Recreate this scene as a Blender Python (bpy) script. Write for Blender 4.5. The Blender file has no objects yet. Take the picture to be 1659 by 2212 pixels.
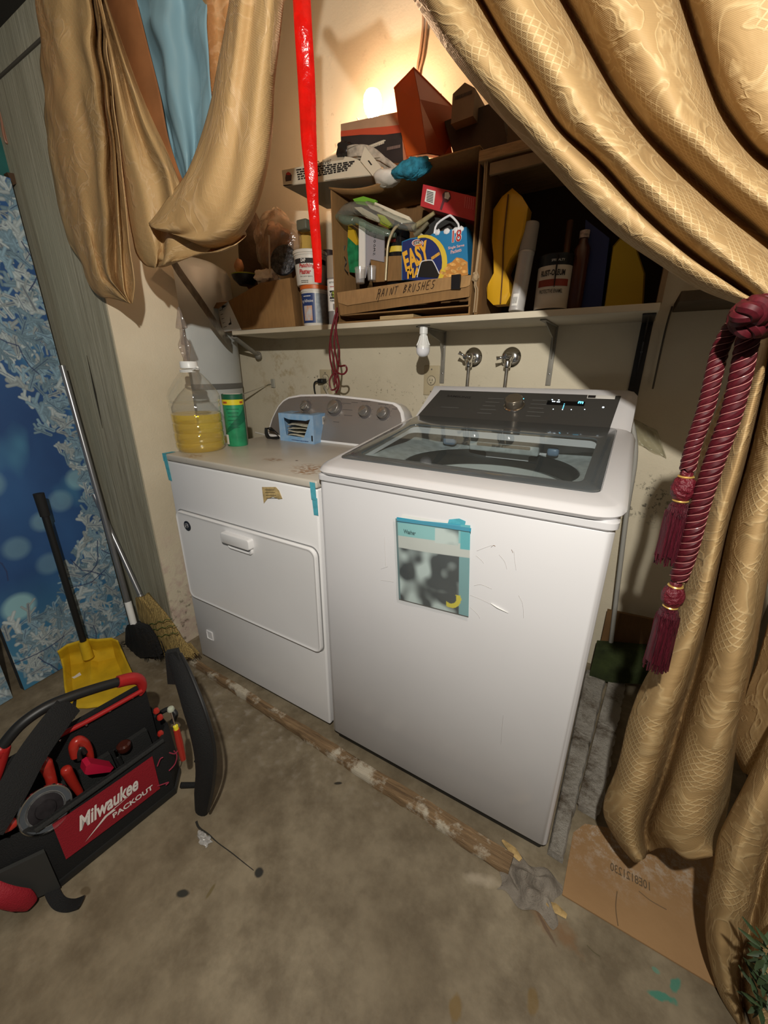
import bpy, bmesh, math, random
import numpy as np
from mathutils import Vector, Matrix
PI = math.pi
scene = bpy.context.scene
COL = scene.collection
random.seed(7)

# ------------------------------------------------------------ camera, light, exposure
CAM = Vector((0.66634792, -0.77511263, 1.17978366))
YAW, PIT, ROL = [math.radians(a) for a in (30.89737591, -19.78331204, 0.20098134)]
FPX = 855.1785
def cam_axes():
    cz, sz, cp, sp = math.cos(YAW), math.sin(YAW), math.cos(PIT), math.sin(PIT)
    f = Vector((-sz*cp, cz*cp, sp)); r = Vector((cz, sz, 0)); u = r.cross(f)
    cr, sr = math.cos(ROL), math.sin(ROL)
    return r*cr+u*sr, u*cr-r*sr, f
RV, UV, DV = cam_axes()
cd = bpy.data.cameras.new('camera'); cam = bpy.data.objects.new('camera', cd); COL.objects.link(cam)
cam.matrix_world = Matrix(((RV.x, UV.x, -DV.x, CAM.x), (RV.y, UV.y, -DV.y, CAM.y), (RV.z, UV.z, -DV.z, CAM.z), (0, 0, 0, 1)))
cd.sensor_fit = 'HORIZONTAL'; cd.sensor_width = 36; cd.lens = 36*FPX/1659; cd.clip_start = 0.02
scene.camera = cam
vs = scene.view_settings
vs.view_transform = 'Standard'; vs.look = 'None'; vs.gamma = 1; vs.use_curve_mapping = False
vs.exposure = 0.0
LAMP_W = 78.0; BULB_E = 190.0
w = bpy.data.worlds.new('world'); scene.world = w; w.use_nodes = True
w.node_tree.nodes['Background'].inputs[0].default_value = (0.93, 0.98, 1.0, 1)
w.node_tree.nodes['Background'].inputs[1].default_value = 0.055
ld = bpy.data.lights.new('head_lamp', 'POINT'); ld.energy = LAMP_W; ld.color = (1.0, 0.955, 0.86); ld.shadow_soft_size = 0.013
lo = bpy.data.objects.new('head_lamp', ld); lo.location = (0.716, -0.907, 1.61); COL.objects.link(lo)

# ------------------------------------------------------------ survey helpers: sight line of a photo point met with a known plane
def ray(u, v): return DV + RV*((u-829.5)/FPX) - UV*((v-1106)/FPX)
def at(u, v, X=None, Y=None, Z=None):
    d = ray(u, v)
    t = (X-CAM.x)/d.x if X is not None else ((Y-CAM.y)/d.y if Y is not None else (Z-CAM.z)/d.z)
    return CAM + d*t
def wp(u, v, P0, N):
    d = ray(u, v); P0 = Vector(P0); N = Vector(N)
    return CAM + d*((P0-CAM).dot(N)/d.dot(N))

# ------------------------------------------------------------ materials
def hexc(h):
    c = [int(h[i:i+2], 16)/255 for i in (0, 2, 4)]
    return tuple((x/12.92 if x <= .04045 else ((x+.055)/1.055)**2.4) for x in c)
MATS = {}
def mat(name, col, rough=.5, metal=0, var=0, vscale=8, bump=0, bscale=60, spec=.5, trans=0, ior=1.45, coat=0, emit=None, sheen=0, stretch=None, col2=None, transl=0):
    if name in MATS: return MATS[name]
    if isinstance(col, str): col = hexc(col)
    m = bpy.data.materials.new(name); m.use_nodes = True; nt = m.node_tree; N = nt.nodes; L = nt.links
    b = N['Principled BSDF']; b.inputs['Base Color'].default_value = (*col, 1)
    b.inputs['Roughness'].default_value = rough; b.inputs['Metallic'].default_value = metal
    b.inputs['Specular IOR Level'].default_value = spec; b.inputs['Transmission Weight'].default_value = trans
    b.inputs['IOR'].default_value = ior; b.inputs['Coat Weight'].default_value = coat
    if sheen: b.inputs['Sheen Weight'].default_value = sheen
    tc = N.new('ShaderNodeTexCoord'); src = tc.outputs['Object']
    if stretch:
        mp = N.new('ShaderNodeMapping'); mp.inputs['Scale'].default_value = stretch; L.new(src, mp.inputs[0]); src = mp.outputs[0]
    nz = N.new('ShaderNodeTexNoise'); nz.inputs['Scale'].default_value = vscale; nz.inputs['Detail'].default_value = 6; L.new(src, nz.inputs['Vector'])
    if not var: var = .06
    c2 = hexc(col2) if isinstance(col2, str) else (col2 or tuple(max(0, c*(1-var)) for c in col))
    cr = N.new('ShaderNodeValToRGB'); cr.color_ramp.elements[0].position = .35; cr.color_ramp.elements[1].position = .65
    cr.color_ramp.elements[0].color = (*c2, 1); cr.color_ramp.elements[1].color = (*[min(1, c*(1+var*.3)) for c in col], 1)
    L.new(nz.outputs['Fac'], cr.inputs[0]); L.new(cr.outputs[0], b.inputs['Base Color'])
    if bump:
        n2 = N.new('ShaderNodeTexNoise'); n2.inputs['Scale'].default_value = bscale; n2.inputs['Detail'].default_value = 4; L.new(src, n2.inputs['Vector'])
        bp = N.new('ShaderNodeBump'); bp.inputs['Strength'].default_value = bump; bp.inputs['Distance'].default_value = .01
        L.new(n2.outputs['Fac'], bp.inputs['Height']); L.new(bp.outputs[0], b.inputs['Normal'])
    if emit:
        b.inputs['Emission Color'].default_value = (*emit[0], 1); b.inputs['Emission Strength'].default_value = emit[1]
    if transl:
        t = N.new('ShaderNodeBsdfTranslucent'); L.new(cr.outputs[0], t.inputs[0])
        mx = N.new('ShaderNodeMixShader'); mx.inputs[0].default_value = transl
        L.new(b.outputs[0], mx.inputs[1]); L.new(t.outputs[0], mx.inputs[2]); L.new(mx.outputs[0], N['Material Output'].inputs[0])
    MATS[name] = m
    return m
def film(name, tint=(1, 1, 1), rough=.08, opac=.15, gloss=(1, 1, 1), bump=0, bscale=30, body=None):
    """thin clear sheet: see-through with a sheen"""
    if name in MATS: return MATS[name]
    m = bpy.data.materials.new(name); m.use_nodes = True; nt = m.node_tree; N = nt.nodes; L = nt.links
    out = N['Material Output']; N.remove(N['Principled BSDF'])
    t = N.new('ShaderNodeBsdfTransparent'); t.inputs[0].default_value = (*tint, 1)
    d = N.new('ShaderNodeBsdfDiffuse'); d.inputs[0].default_value = (*(body or tint), 1)
    g = N.new('ShaderNodeBsdfGlossy'); g.inputs['Roughness'].default_value = rough; g.inputs[0].default_value = (*gloss, 1)
    lw = N.new('ShaderNodeLayerWeight'); pw = N.new('ShaderNodeMath'); pw.operation = 'POWER'; pw.inputs[1].default_value = 5; L.new(lw.outputs['Facing'], pw.inputs[0])
    fr = N.new('ShaderNodeMath'); fr.operation = 'MULTIPLY_ADD'; fr.inputs[1].default_value = .92; fr.inputs[2].default_value = .05; L.new(pw.outputs[0], fr.inputs[0])
    a = N.new('ShaderNodeMixShader'); a.inputs[0].default_value = opac; L.new(t.outputs[0], a.inputs[1]); L.new(d.outputs[0], a.inputs[2])
    b = N.new('ShaderNodeMixShader'); L.new(fr.outputs[0], b.inputs[0]); L.new(a.outputs[0], b.inputs[1]); L.new(g.outputs[0], b.inputs[2])
    if bump:
        tc = N.new('ShaderNodeTexCoord'); n2 = N.new('ShaderNodeTexNoise'); n2.inputs['Scale'].default_value = bscale; L.new(tc.outputs['Object'], n2.inputs['Vector'])
        bp = N.new('ShaderNodeBump'); bp.inputs['Strength'].default_value = bump; bp.inputs['Distance'].default_value = .02
        L.new(n2.outputs['Fac'], bp.inputs['Height']); L.new(bp.outputs[0], g.inputs['Normal']); L.new(bp.outputs[0], lw.inputs['Normal'])
    L.new(b.outputs[0], out.inputs[0]); MATS[name] = m
    return m
def vcol_mat(name, rough=.5, coat=0):
    if name in MATS: return MATS[name]
    m = bpy.data.materials.new(name); m.use_nodes = True; N = m.node_tree.nodes; L = m.node_tree.links
    a = N.new('ShaderNodeVertexColor'); a.layer_name = 'paint'; b = N['Principled BSDF']
    L.new(a.outputs[0], b.inputs['Base Color']); b.inputs['Roughness'].default_value = rough; b.inputs['Coat Weight'].default_value = coat
    MATS[name] = m; return m
class NG:
    """small node graph writer for the bigger surfaces"""
    def __init__(s, name, coord='Object'):
        s.m = bpy.data.materials.new(name); s.m.use_nodes = True; s.N = s.m.node_tree.nodes; s.L = s.m.node_tree.links
        s.b = s.N['Principled BSDF']; s.tc = s.N.new('ShaderNodeTexCoord'); s.P = s.tc.outputs[coord]; MATS[name] = s.m
    def lk(s, a, b):
        if isinstance(a, (int, float)): b.default_value = a
        elif isinstance(a, tuple): b.default_value = (*a, 1) if len(a) == 3 and b.type == 'RGBA' else a
        else: s.L.new(a, b)
    def mapping(s, scale=(1, 1, 1), loc=(0, 0, 0), rot=(0, 0, 0), src=None):
        n = s.N.new('ShaderNodeMapping'); n.inputs['Scale'].default_value = scale; n.inputs['Location'].default_value = loc; n.inputs['Rotation'].default_value = rot
        s.L.new(src or s.P, n.inputs[0]); return n.outputs[0]
    def noise(s, scale, detail=5, src=None, dist=0, rough=.5):
        n = s.N.new('ShaderNodeTexNoise'); n.inputs['Scale'].default_value = scale; n.inputs['Detail'].default_value = detail
        n.inputs['Distortion'].default_value = dist; n.inputs['Roughness'].default_value = rough; s.L.new(src or s.P, n.inputs['Vector']); return n.outputs['Fac']
    def vor(s, scale, src=None, feat='F1'):
        n = s.N.new('ShaderNodeTexVoronoi'); n.inputs['Scale'].default_value = scale; n.feature = feat; s.L.new(src or s.P, n.inputs['Vector']); return n.outputs['Distance']
    def wave(s, scale, src=None, dist=0, direction='X', dscale=1):
        n = s.N.new('ShaderNodeTexWave'); n.inputs['Scale'].default_value = scale; n.inputs['Distortion'].default_value = dist; n.bands_direction = direction
        n.inputs['Detail Scale'].default_value = dscale; s.L.new(src or s.P, n.inputs['Vector']); return n.outputs['Fac']
    def ramp(s, f, stops):
        n = s.N.new('ShaderNodeValToRGB'); e = n.color_ramp.elements
        while len(e) < len(stops): e.new(.5)
        for q, (p, c) in zip(e, stops):
            if isinstance(c, str): c = hexc(c)
            if isinstance(c, (int, float)): c = (c, c, c)
            q.position = p; q.color = (*c, 1)
        s.lk(f, n.inputs[0]); return n.outputs[0]
    def mix(s, f, a, b, mode='MIX'):
        n = s.N.new('ShaderNodeMix'); n.data_type = 'RGBA'; n.blend_type = mode
        s.lk(f, n.inputs[0]); 
        for v, i in ((a, 6), (b, 7)):
            if isinstance(v, str): v = hexc(v)
            s.lk(v, n.inputs[i])
        return n.outputs[2]
    def math(s, op, a, b=0):
        n = s.N.new('ShaderNodeMath'); n.operation = op; s.lk(a, n.inputs[0]); s.lk(b, n.inputs[1]); return n.outputs[0]
    def spot(s, c, r, soft=.3, wob=.25, wsc=25, rot=0):
        """mask: 1 inside an ellipse at c (radii r, a zero radius ignores the axis)"""
        q = s.N.new('ShaderNodeMapping'); q.vector_type = 'TEXTURE'; q.inputs['Location'].default_value = c; q.inputs['Rotation'].default_value = (0, 0, rot)
        q.inputs['Scale'].default_value = [x if x else 1e4 for x in r]; s.L.new(s.P, q.inputs[0])
        n = s.N.new('ShaderNodeVectorMath'); n.operation = 'LENGTH'; s.L.new(q.outputs[0], n.inputs[0])
        d = s.math('ADD', n.outputs['Value'], s.math('MULTIPLY', s.math('SUBTRACT', s.noise(wsc, 3), .5), wob*4))
        return s.ramp(d, [(max(0, 1-soft)*.5, 1), (.5*(1+soft), 0)]) if False else s.ramp(s.math('MULTIPLY', d, .5), [(max(.01, .5*(1-soft)), 1), (min(1, .5*(1+soft)), 0)])
    def bump(s, h, strength=.3, dist=.01):
        n = s.N.new('ShaderNodeBump'); n.inputs['Strength'].default_value = strength; n.inputs['Distance'].default_value = dist; s.lk(h, n.inputs['Height'])
        s.L.new(n.outputs[0], s.b.inputs['Normal'])
    def done(s, col, rough=.6, metal=0):
        s.lk(col, s.b.inputs['Base Color']); s.lk(rough, s.b.inputs['Roughness']); s.b.inputs['Metallic'].default_value = metal; return s.m

# ------------------------------------------------------------ object helpers
MW = {}
def thing(name, label, cat, loc=(0, 0, 0), group=None, M=None):
    o = bpy.data.objects.new(name, None); COL.objects.link(o); o.empty_display_size = .05
    m = M or Matrix.Translation(loc); o.matrix_world = m; MW[o] = m.copy()
    o['label'] = label; o['category'] = cat
    if group: o['group'] = group
    return o
def tag(o, label, cat, group=None, kind=None):
    o['label'] = label; o['category'] = cat
    if group: o['group'] = group
    if kind: o['kind'] = kind
    return o
def link(name, me, m=None, parent=None, local=False, smooth=True, keep=False):
    o = bpy.data.objects.new(name, me); COL.objects.link(o)
    if m:
        me.materials.clear(); me.materials.append(m)
    if parent is not None:
        root = MW[parent]; MW[o] = root; o.parent = parent
        if not local: me.transform(root.inverted())
    elif not keep:
        vs_ = [v.co for v in me.vertices]
        if vs_:
            c = Vector(((min(v.x for v in vs_)+max(v.x for v in vs_))/2, (min(v.y for v in vs_)+max(v.y for v in vs_))/2, min(v.z for v in vs_)))
            me.transform(Matrix.Translation(-c)); o.location = c; MW[o] = Matrix.Translation(c)
    if o not in MW: MW[o] = Matrix.Identity(4)
    for p in me.polygons: p.use_smooth = smooth
    if smooth: 
        try: me.set_sharp_from_angle(angle=math.radians(38))
        except Exception: pass
    return o
def mesh(verts, faces):
    me = bpy.data.meshes.new('m'); me.from_pydata([tuple(v) for v in verts], [], faces); me.update()
    bm = bmesh.new(); bm.from_mesh(me); bmesh.ops.recalc_face_normals(bm, faces=bm.faces); bm.to_mesh(me); bm.free()
    return me
def join(ms):
    vs_, fs = [], []
    for me in ms:
        k = len(vs_); vs_ += [v.co.copy() for v in me.vertices]; fs += [[i+k for i in p.vertices] for p in me.polygons]
    return mesh(vs_, fs)
def struct(o): o['kind'] = 'structure'; return o
def rrect(x0, y0, x1, y1, r, n=5):
    pts = []
    for cx, cy, a in ((x1-r, y0+r, -PI/2), (x1-r, y1-r, 0), (x0+r, y1-r, PI/2), (x0+r, y0+r, PI)):
        for i in range(n+1):
            t = a+PI/2*i/n; pts.append((cx+r*math.cos(t), cy+r*math.sin(t)))
    return pts
def rings(loops, cap0=True, cap1=True, closed=False):
    n = len(loops[0]); v = [p for l in loops for p in l]; f = []
    rng = range(len(loops) if closed else len(loops)-1)
    for i in rng:
        a, b = i*n, ((i+1) % len(loops))*n
        for j in range(n): f.append((a+j, a+(j+1) % n, b+(j+1) % n, b+j))
    if not closed:
        if cap0: f.append(tuple(range(n))[::-1])
        if cap1: f.append(tuple((len(loops)-1)*n+i for i in range(n)))
    return mesh(v, f)
def m_box(lo, hi, r=0.0, seg=3, T=None):
    """box with all edges rounded by r"""
    bm = bmesh.new(); bmesh.ops.create_cube(bm, size=1)
    lo, hi = Vector(lo), Vector(hi)
    for v in bm.verts: v.co = Vector([lo[i]+(v.co[i]+.5)*(hi[i]-lo[i]) for i in range(3)])
    if r: bmesh.ops.bevel(bm, geom=bm.edges[:], offset=min(r, .49*min(hi-lo)), segments=seg, affect='EDGES', profile=.5)
    if T: bmesh.ops.transform(bm, matrix=T, verts=bm.verts)
    me = bpy.data.meshes.new('m'); bm.to_mesh(me); bm.free(); return me
def frame(o, x, y=None, z=None):
    """matrix with origin o, x axis x, z axis about z (or y axis about y)"""
    x = Vector(x).normalized()
    if y is not None:
        z_ = x.cross(Vector(y)).normalized(); y_ = z_.cross(x)
    else:
        y_ = Vector(z).cross(x).normalized(); z_ = x.cross(y_)
    o = Vector(o)
    return Matrix(((x.x, y_.x, z_.x, o.x), (x.y, y_.y, z_.y, o.y), (x.z, y_.z, z_.z, o.z), (0, 0, 0, 1)))
def m_lathe(prof, c=(0, 0, 0), n=32, T=None, sx=1, sy=1):
    loops = [[Vector((r*math.cos(2*PI*j/n)*sx, r*math.sin(2*PI*j/n)*sy, z)) for j in range(n)] for r, z in prof]
    me = rings(loops); me.transform((T or Matrix.Identity(4)) if T else Matrix.Translation(c)); return me
def cr_spline(P, k=6, closed=False):
    P = [Vector(p) for p in P]; n = len(P); out = []
    if n < 3: return P
    rg = n if closed else n-1
    for i in range(rg):
        if closed: a, b, c, d = P[(i-1) % n], P[i], P[(i+1) % n], P[(i+2) % n]
        else: a, b, c, d = P[max(i-1, 0)], P[i], P[i+1], P[min(i+2, n-1)]
        for j in range(k):
            t = j/k; out.append(.5*((2*b)+(c-a)*t+(2*a-5*b+4*c-d)*t*t+(3*b-a-3*c+d)*t**3))
    if not closed: out.append(P[-1])
    return out
def m_tube(P, r=.005, n=8, k=6, spline=True, closed=False, flat=1, up=None):
    P = [Vector(p) for p in P]; R = r if isinstance(r, (list, tuple)) else [r]*len(P)
    if spline and len(P) > 2:
        S = cr_spline(P, k, closed); m_ = len(S)
        RR = [R[min(int(i/k), len(R)-1)]*(1-(i/k) % 1)+R[min(int(i/k)+1, len(R)-1)]*((i/k) % 1) for i in range(m_)]
    else: S, RR = P, R
    loops = []; nrm = None
    for i, p in enumerate(S):
        if closed: t = (S[(i+1) % len(S)]-S[i-1])
        else: t = S[min(i+1, len(S)-1)]-S[max(i-1, 0)]
        t.normalize()
        if nrm is None: nrm = t.cross(Vector(up) if up else (Vector((0, 0, 1)) if abs(t.z) < .9 else Vector((1, 0, 0)))).normalized()
        else: nrm = (nrm-t*nrm.dot(t)).normalized()
        if up: nrm = t.cross(Vector(up)).normalized()
        b = t.cross(nrm)
        loops.append([p+(nrm*math.cos(2*PI*j/n)+b*math.sin(2*PI*j/n)*flat)*RR[i] for j in range(n)])
    return rings(loops, closed=closed)
def m_prism(poly, off, inset=0):
    """polygon (3D points) pushed along off"""
    off = Vector(off); P = [Vector(p) for p in poly]
    return rings([P, [p+off for p in P]])
def m_grid(fn, nu, nv, uv=None):
    v = [fn(i/nu, j/nv) for j in range(nv+1) for i in range(nu+1)]
    f = [(j*(nu+1)+i, j*(nu+1)+i+1, (j+1)*(nu+1)+i+1, (j+1)*(nu+1)+i) for j in range(nv) for i in range(nu)]
    me = bpy.data.meshes.new('m'); me.from_pydata([tuple(p) for p in v], [], f)
    if uv:
        l = me.uv_layers.new(name='UVMap')
        for p in me.polygons:
            for li in p.loop_indices:
                vi = me.loops[li].vertex_index; l.data[li].uv = uv((vi % (nu+1))/nu, (vi//(nu+1))/nv)
    me.update(); return me
def solid(o, t, off=0):
    m_ = o.modifiers.new('thickness', 'SOLIDIFY'); m_.thickness = t; m_.offset = off; return o
def m_text(s, w, h=None, T=None, ext=.0004, bold=0, shear=0, cyl=None, font_sp=1, align='LEFT'):
    """lettering fitted to width w (and height h); T places its plane, cyl=(R) bends it round a cylinder axis"""
    c = bpy.data.curves.new('t', 'FONT'); c.body = s; c.size = 1; c.extrude = 0; c.offset = bold; c.shear = shear; c.space_character = font_sp
    c.align_x = align; c.resolution_u = 4
    o = bpy.data.objects.new('t', c); COL.objects.link(o); bpy.context.view_layer.update()
    me = bpy.data.meshes.new_from_object(o.evaluated_get(bpy.context.evaluated_depsgraph_get()))
    bpy.data.objects.remove(o); bpy.data.curves.remove(c)
    xs = [v.co.x for v in me.vertices]; ys = [v.co.y for v in me.vertices]
    x0, x1, y0, y1 = min(xs), max(xs), min(ys), max(ys); k = w/(x1-x0); ky = (h/(y1-y0)) if h else k
    for v in me.vertices:
        v.co.x = (v.co.x-x0)*k; v.co.y = (v.co.y-y0)*ky; v.co.z = ext
        if cyl:
            a = v.co.x/cyl; v.co = Vector((math.sin(a)*(cyl+ext), v.co.y, math.cos(a)*(cyl+ext)))
    if T: me.transform(T)
    return me
def txt(s, T, w, h, m, parent, **k):
    return link('lettering', m_text(s, w, h, T, **k), m, parent, smooth=False)
def txt_px(s, u0, v0, u1, v1, plane, m, parent, h=None, hpx=None, lift=.0006, **k):
    """lettering along the baseline from photo point 0 to 1 on plane (P0,N)"""
    P0, N = Vector(plane[0]), Vector(plane[1]).normalized()
    if N.dot(CAM-P0) < 0: N = -N
    a, b = wp(u0, v0, P0, N), wp(u1, v1, P0, N); x = (b-a)
    y = N.cross(x.normalized())
    return link('lettering', m_text(s, x.length, h, frame(a+N*lift, x, y), ext=0, **k), m, parent, smooth=False)
def m_patch(c, R, a0, a1, z0, z1, n=16, R1=None):
    """strip of a cylinder wall from angle a0 to a1"""
    R1 = R1 or R
    return m_grid(lambda s, t: Vector((c[0]+(R+(R1-R)*t)*math.cos(a0+(a1-a0)*s), c[1]+(R+(R1-R)*t)*math.sin(a0+(a1-a0)*s), z0+(z1-z0)*t)), n, 2)
def cyl_txt(s, c, R, ang, z, w, h, m, parent, **k):
    """lettering on an upright cylinder centred at azimuth ang"""
    me = m_text(s, w, h, None, cyl=R, ext=.0005, **k)
    half = w/2/R
    # local: x right, y up, z out; turn so that its middle faces ang
    Rm = Matrix.Rotation(-half, 4, 'Y')
    T = frame((c[0], c[1], z), (-math.sin(ang), math.cos(ang), 0), (0, 0, 1))
    me.transform(T @ Rm)
    return link('lettering', me, m, parent, smooth=False)
def dash_spans(seed, lo_=.03, hi_=.11):
    r_ = random.Random(seed); x = 0; out = []
    while x < .97:
        w_ = r_.uniform(lo_, hi_); out.append((x, min(1, x+w_))); x += w_+.018
    return out
def dashes(u0, v0, u1, v1, plane, m, parent, h=.003, lift=.0006, seed=None):
    """row of print too small to read: short bars of word length"""
    P0, N = Vector(plane[0]), Vector(plane[1]).normalized()
    if N.dot(CAM-P0) < 0: N = -N
    a, b = wp(u0, v0, P0, N), wp(u1, v1, P0, N); x = b-a; y = N.cross(x.normalized())*h; ms = []
    for s, e in dash_spans(seed if seed is not None else int(u0*7+v0)): ms.append(mesh([a+x*s+N*lift, a+x*e+N*lift, a+x*e+y+N*lift, a+x*s+y+N*lift], [(0, 1, 2, 3)]))
    return link('small_print', join(ms), m, parent, smooth=False)
def cyl_dashes(c, R, ang, z, w, h, m, parent, seed=1):
    ms = []
    for s, e in dash_spans(seed): ms.append(m_patch(c, R+.0004, ang+(s-.5)*w/R, ang+(e-.5)*w/R, z, z+h, 3))
    return link('small_print', join(ms), m, parent, smooth=False)
def to_cam(p): return math.atan2(CAM.y-p[1], CAM.x-p[0])
def paint(name, W, H, nx, ny, img, T, m, parent=None, wob=None, smooth=True):
    """flat sheet W x H whose colours come from img (ny x nx x 3, linear), row 0 at the bottom"""
    f = (lambda s, t: T @ Vector((s*W, t*H, wob(s, t) if wob else 0)))
    me = m_grid(f, nx-1, ny-1)
    ca = me.color_attributes.new('paint', 'FLOAT_COLOR', 'POINT')
    a = np.ones((ny, nx, 4), dtype=np.float32); a[..., :3] = img
    ca.data.foreach_set('color', a.reshape(-1))
    return link(name, me, m, parent, smooth=smooth)

# ------------------------------------------------------------ shared materials
dryer_enamel = mat('dryer_enamel', (.82, .81, .815), .3, var=.03, vscale=3, coat=.2)
white_enamel = mat('white_enamel', (.645, .635, .65), .28, var=.03, vscale=3, coat=.25)
black_plastic = mat('black_plastic', (.012, .012, .012), .45)
black_matte = mat('black_matte', (.01, .01, .01), .8)
chrome = mat('chrome', (.75, .74, .72), .13, metal=1)
steel = mat('grey_steel', (.42, .42, .42), .35, metal=.9, var=.3, vscale=30)
ink = mat('black_ink', (.015, .012, .012), .7)
white_plastic = mat('white_plastic', (.82, .82, .80), .35)
white_paper = mat('white_paper', (.78, .76, .72), .7)
blue_tape = mat('blue_tape', (.09, .42, .52), .6, var=.2, vscale=60)
def cardboard(name, base='9a7446', dark='7d5c35', k=1):
    g = NG(name); n = g.noise(5, 6); f = g.noise(120, 3, src=g.mapping((1, 1, .15)))
    c = g.ramp(n, [(.3, dark), (.7, base)]); c = g.mix(.12, c, g.ramp(f, [(.4, .02), (.6, .9)]), 'MULTIPLY')
    g.bump(g.noise(40, 4), .15, .004); return g.done(c, .8)
card = cardboard('cardboard'); card_dark = cardboard('cardboard_brown', '8b653b', '6b4c2a')

# ------------------------------------------------------------ setting
def floor_mat():
    g = NG('concrete_floor')
    a = g.noise(2.2, 8, dist=.5); b = g.noise(9, 8, rough=.65); c = g.noise(60, 4)
    col = g.ramp(a, [(.3, '776a54'), (.5, '8f826b'), (.72, 'a1947c')])
    col = g.mix(g.ramp(b, [(.36, .75), (.60, 0)]), col, '5f523e')
    col = g.mix(.25, col, g.ramp(c, [(.3, .35), (.7, .8)]), 'MULTIPLY')
    # worn white bloom beside the timber
    col = g.mix(g.math('MULTIPLY', g.spot((-.35, -.1, 0), (.5, .09, 0), .5, .5, 7), g.ramp(g.noise(35, 5), [(.54, 0), (.70, .45)])), col, 'a59c90')
    col = g.mix(g.math('MULTIPLY', g.spot((.1, -.25, 0), (.7, .22, 0), .7, .3, 5), .35), col, '4c3f2c')
    def dk(u, v, rx, ry, c, rot=0, wob=.12, k=1, soft=.2):
        nonlocal col
        p = at(u, v, Z=0); col = g.mix(g.math('MULTIPLY', g.spot((p.x, p.y, 0), (rx, ry, 0), soft, wob, 40, rot), k), col, c)
    dk(559, 1885, .011, .010, '24231f'); dk(395, 1930, .015, .008, '2b2a24', .5); dk(730, 1692, .012, .004, '2c261c', .6)
    dk(185, 1925, .012, .008, '4a3a22', .3, k=.6); dk(455, 1925, .004, .016, '5f512a', .2, k=.7)
    dk(985, 2175, .012, .02, '6d5420', .2, .3, .7); dk(985, 2085-120, .006, .012, '6b5f4c', .4, .3, .6)
    dk(1428, 2152, .026, .007, '2f7a68', .35, .5, .85); dk(1458, 2130, .007, .016, '2f7a68', -.5, .4, .8); dk(1414, 2094, .008, .005, '4a8a78', 0, .5, .6); dk(1151, 2162, .010, .02, '6d5420', .2, .3, .6)
    dk(1190, 1990, .05, .02, '7b5a3a', -.3, .6, .7, .5); dk(1040, 1900, .03, .012, 'b3a692', .4, .5, .5, .5)
    dk(1180, 2005, .004, .03, '5a4434', .9, .3, .7)
    g.bump(g.math('ADD', g.noise(14, 6), g.math('MULTIPLY', g.noise(110, 3), .3)), .22, .006)
    return g.done(col, g.ramp(a, [(.3, .75), (.7, .55)]))
def plaster(name, base, dark, specks=(), rough=.75, grain=.25):
    g = NG(name); n = g.noise(3, 7)
    col = g.ramp(n, [(.3, dark), (.65, base)])
    for c, r, lo_, hi_, cc, sc in specks:
        msk = g.math('MULTIPLY', g.spot(c, r, .8, .2, 4), g.ramp(g.noise(sc, 6, rough=.7), [(lo_, 0), (hi_, 1)]))
        col = g.mix(msk, col, cc)
    g.bump(g.math('ADD', g.noise(18, 5), g.math('MULTIPLY', g.noise(140, 3), .4)), grain, .006)
    return g.done(col, rough)
box3 = lambda name, lo_, hi_, m_, **k: struct(link(name, m_box(lo_, hi_, k.get('r', 0)), m_, smooth=False, keep=True))
box3('floor', (-3.2, -3.2, -.08), (2.6, 1.0, 0), floor_mat())
wb = plaster('wall_plaster_back', 'ded3bb', 'cfc4ac', [
    ((-.55, .86, 1.15), (.6, 0, .16), .66, .71, '5b5342', 38), ((-.2, .86, 1.06), (.35, 0, .08), .60, .68, '8a7f66', 60),
    ((-.35, .86, 1.9), (.25, 0, .25), .62, .68, '8a6a48', 26), ((.75, .86, .75), (.16, 0, .07), .55, .62, '6a6558', 55), ((-.95, .86, 1.12), (.14, 0, .2), .5, .7, 'a98f5c', 14)])
box3('wall_back', (-1.85, .86, 0), (1.30, .98, 2.9), wb)
def partition_mat():
    g = NG('weathered_plywood'); s = g.mapping((26, 26, 1.1)); gr = g.noise(2.4, 8, src=s, dist=.6, rough=.7)
    col = g.ramp(gr, [(.3, '87806c'), (.5, 'a59f8a'), (.68, 'bbb5a0')])
    col = g.mix(g.ramp(g.noise(1.8, 5, src=g.mapping((2.5, 2.5, .6))), [(.42, 0), (.62, .5)]), col, 'a09c86')
    p0, p1 = at(188, 768, Y=.01), at(222, 925, Y=.01); c = (p0+p1)/2
    g.bump(gr, .55, .012); return g.done(col, .75)
box3('wall_left', (-3.2, .01, 0), (-.885, .272, 2.14), partition_mat())
ret = plaster('return_paint', 'd8ccb4', 'c8bba2', [((-.88, .1, .2), (0, .25, .22), .45, .6, 'c2a79c', 12), ((-.88, .1, .1), (0, .2, .16), .56, .64, '6f6352', 30)], grain=.3)
box3('trim_1', (-.885, .012, 0), (-.8795, .272, 2.9), ret)     # painted jamb board closing the cut partition end
slit = at(188, 768, Y=.01), at(222, 925, Y=.01)
me = mesh([slit[0]+Vector((0, -.0015, 0)), (slit[0]+slit[1])/2+Vector((.008, -.0015, 0)), slit[1]+Vector((0, -.0015, 0)), (slit[0]+slit[1])/2+Vector((-.004, -.0015, 0)),
           slit[0]+Vector((0, .02, 0)), (slit[0]+slit[1])/2+Vector((.008, .02, 0)), slit[1]+Vector((0, .02, 0)), (slit[0]+slit[1])/2+Vector((-.004, .02, 0))],
          [(0, 1, 2, 3), (0, 4, 5, 1), (1, 5, 6, 2), (2, 6, 7, 3), (3, 7, 4, 0)])
struct(link('trim_2', me, mat('split_in_panel', (.035, .03, .02), .9), smooth=False, keep=True))
box3('trim_3', (-3.2, .004, 2.043), (-.9, .012, 2.05), mat('dark_seam', (.07, .06, .045), .9), r=.002)
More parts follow.
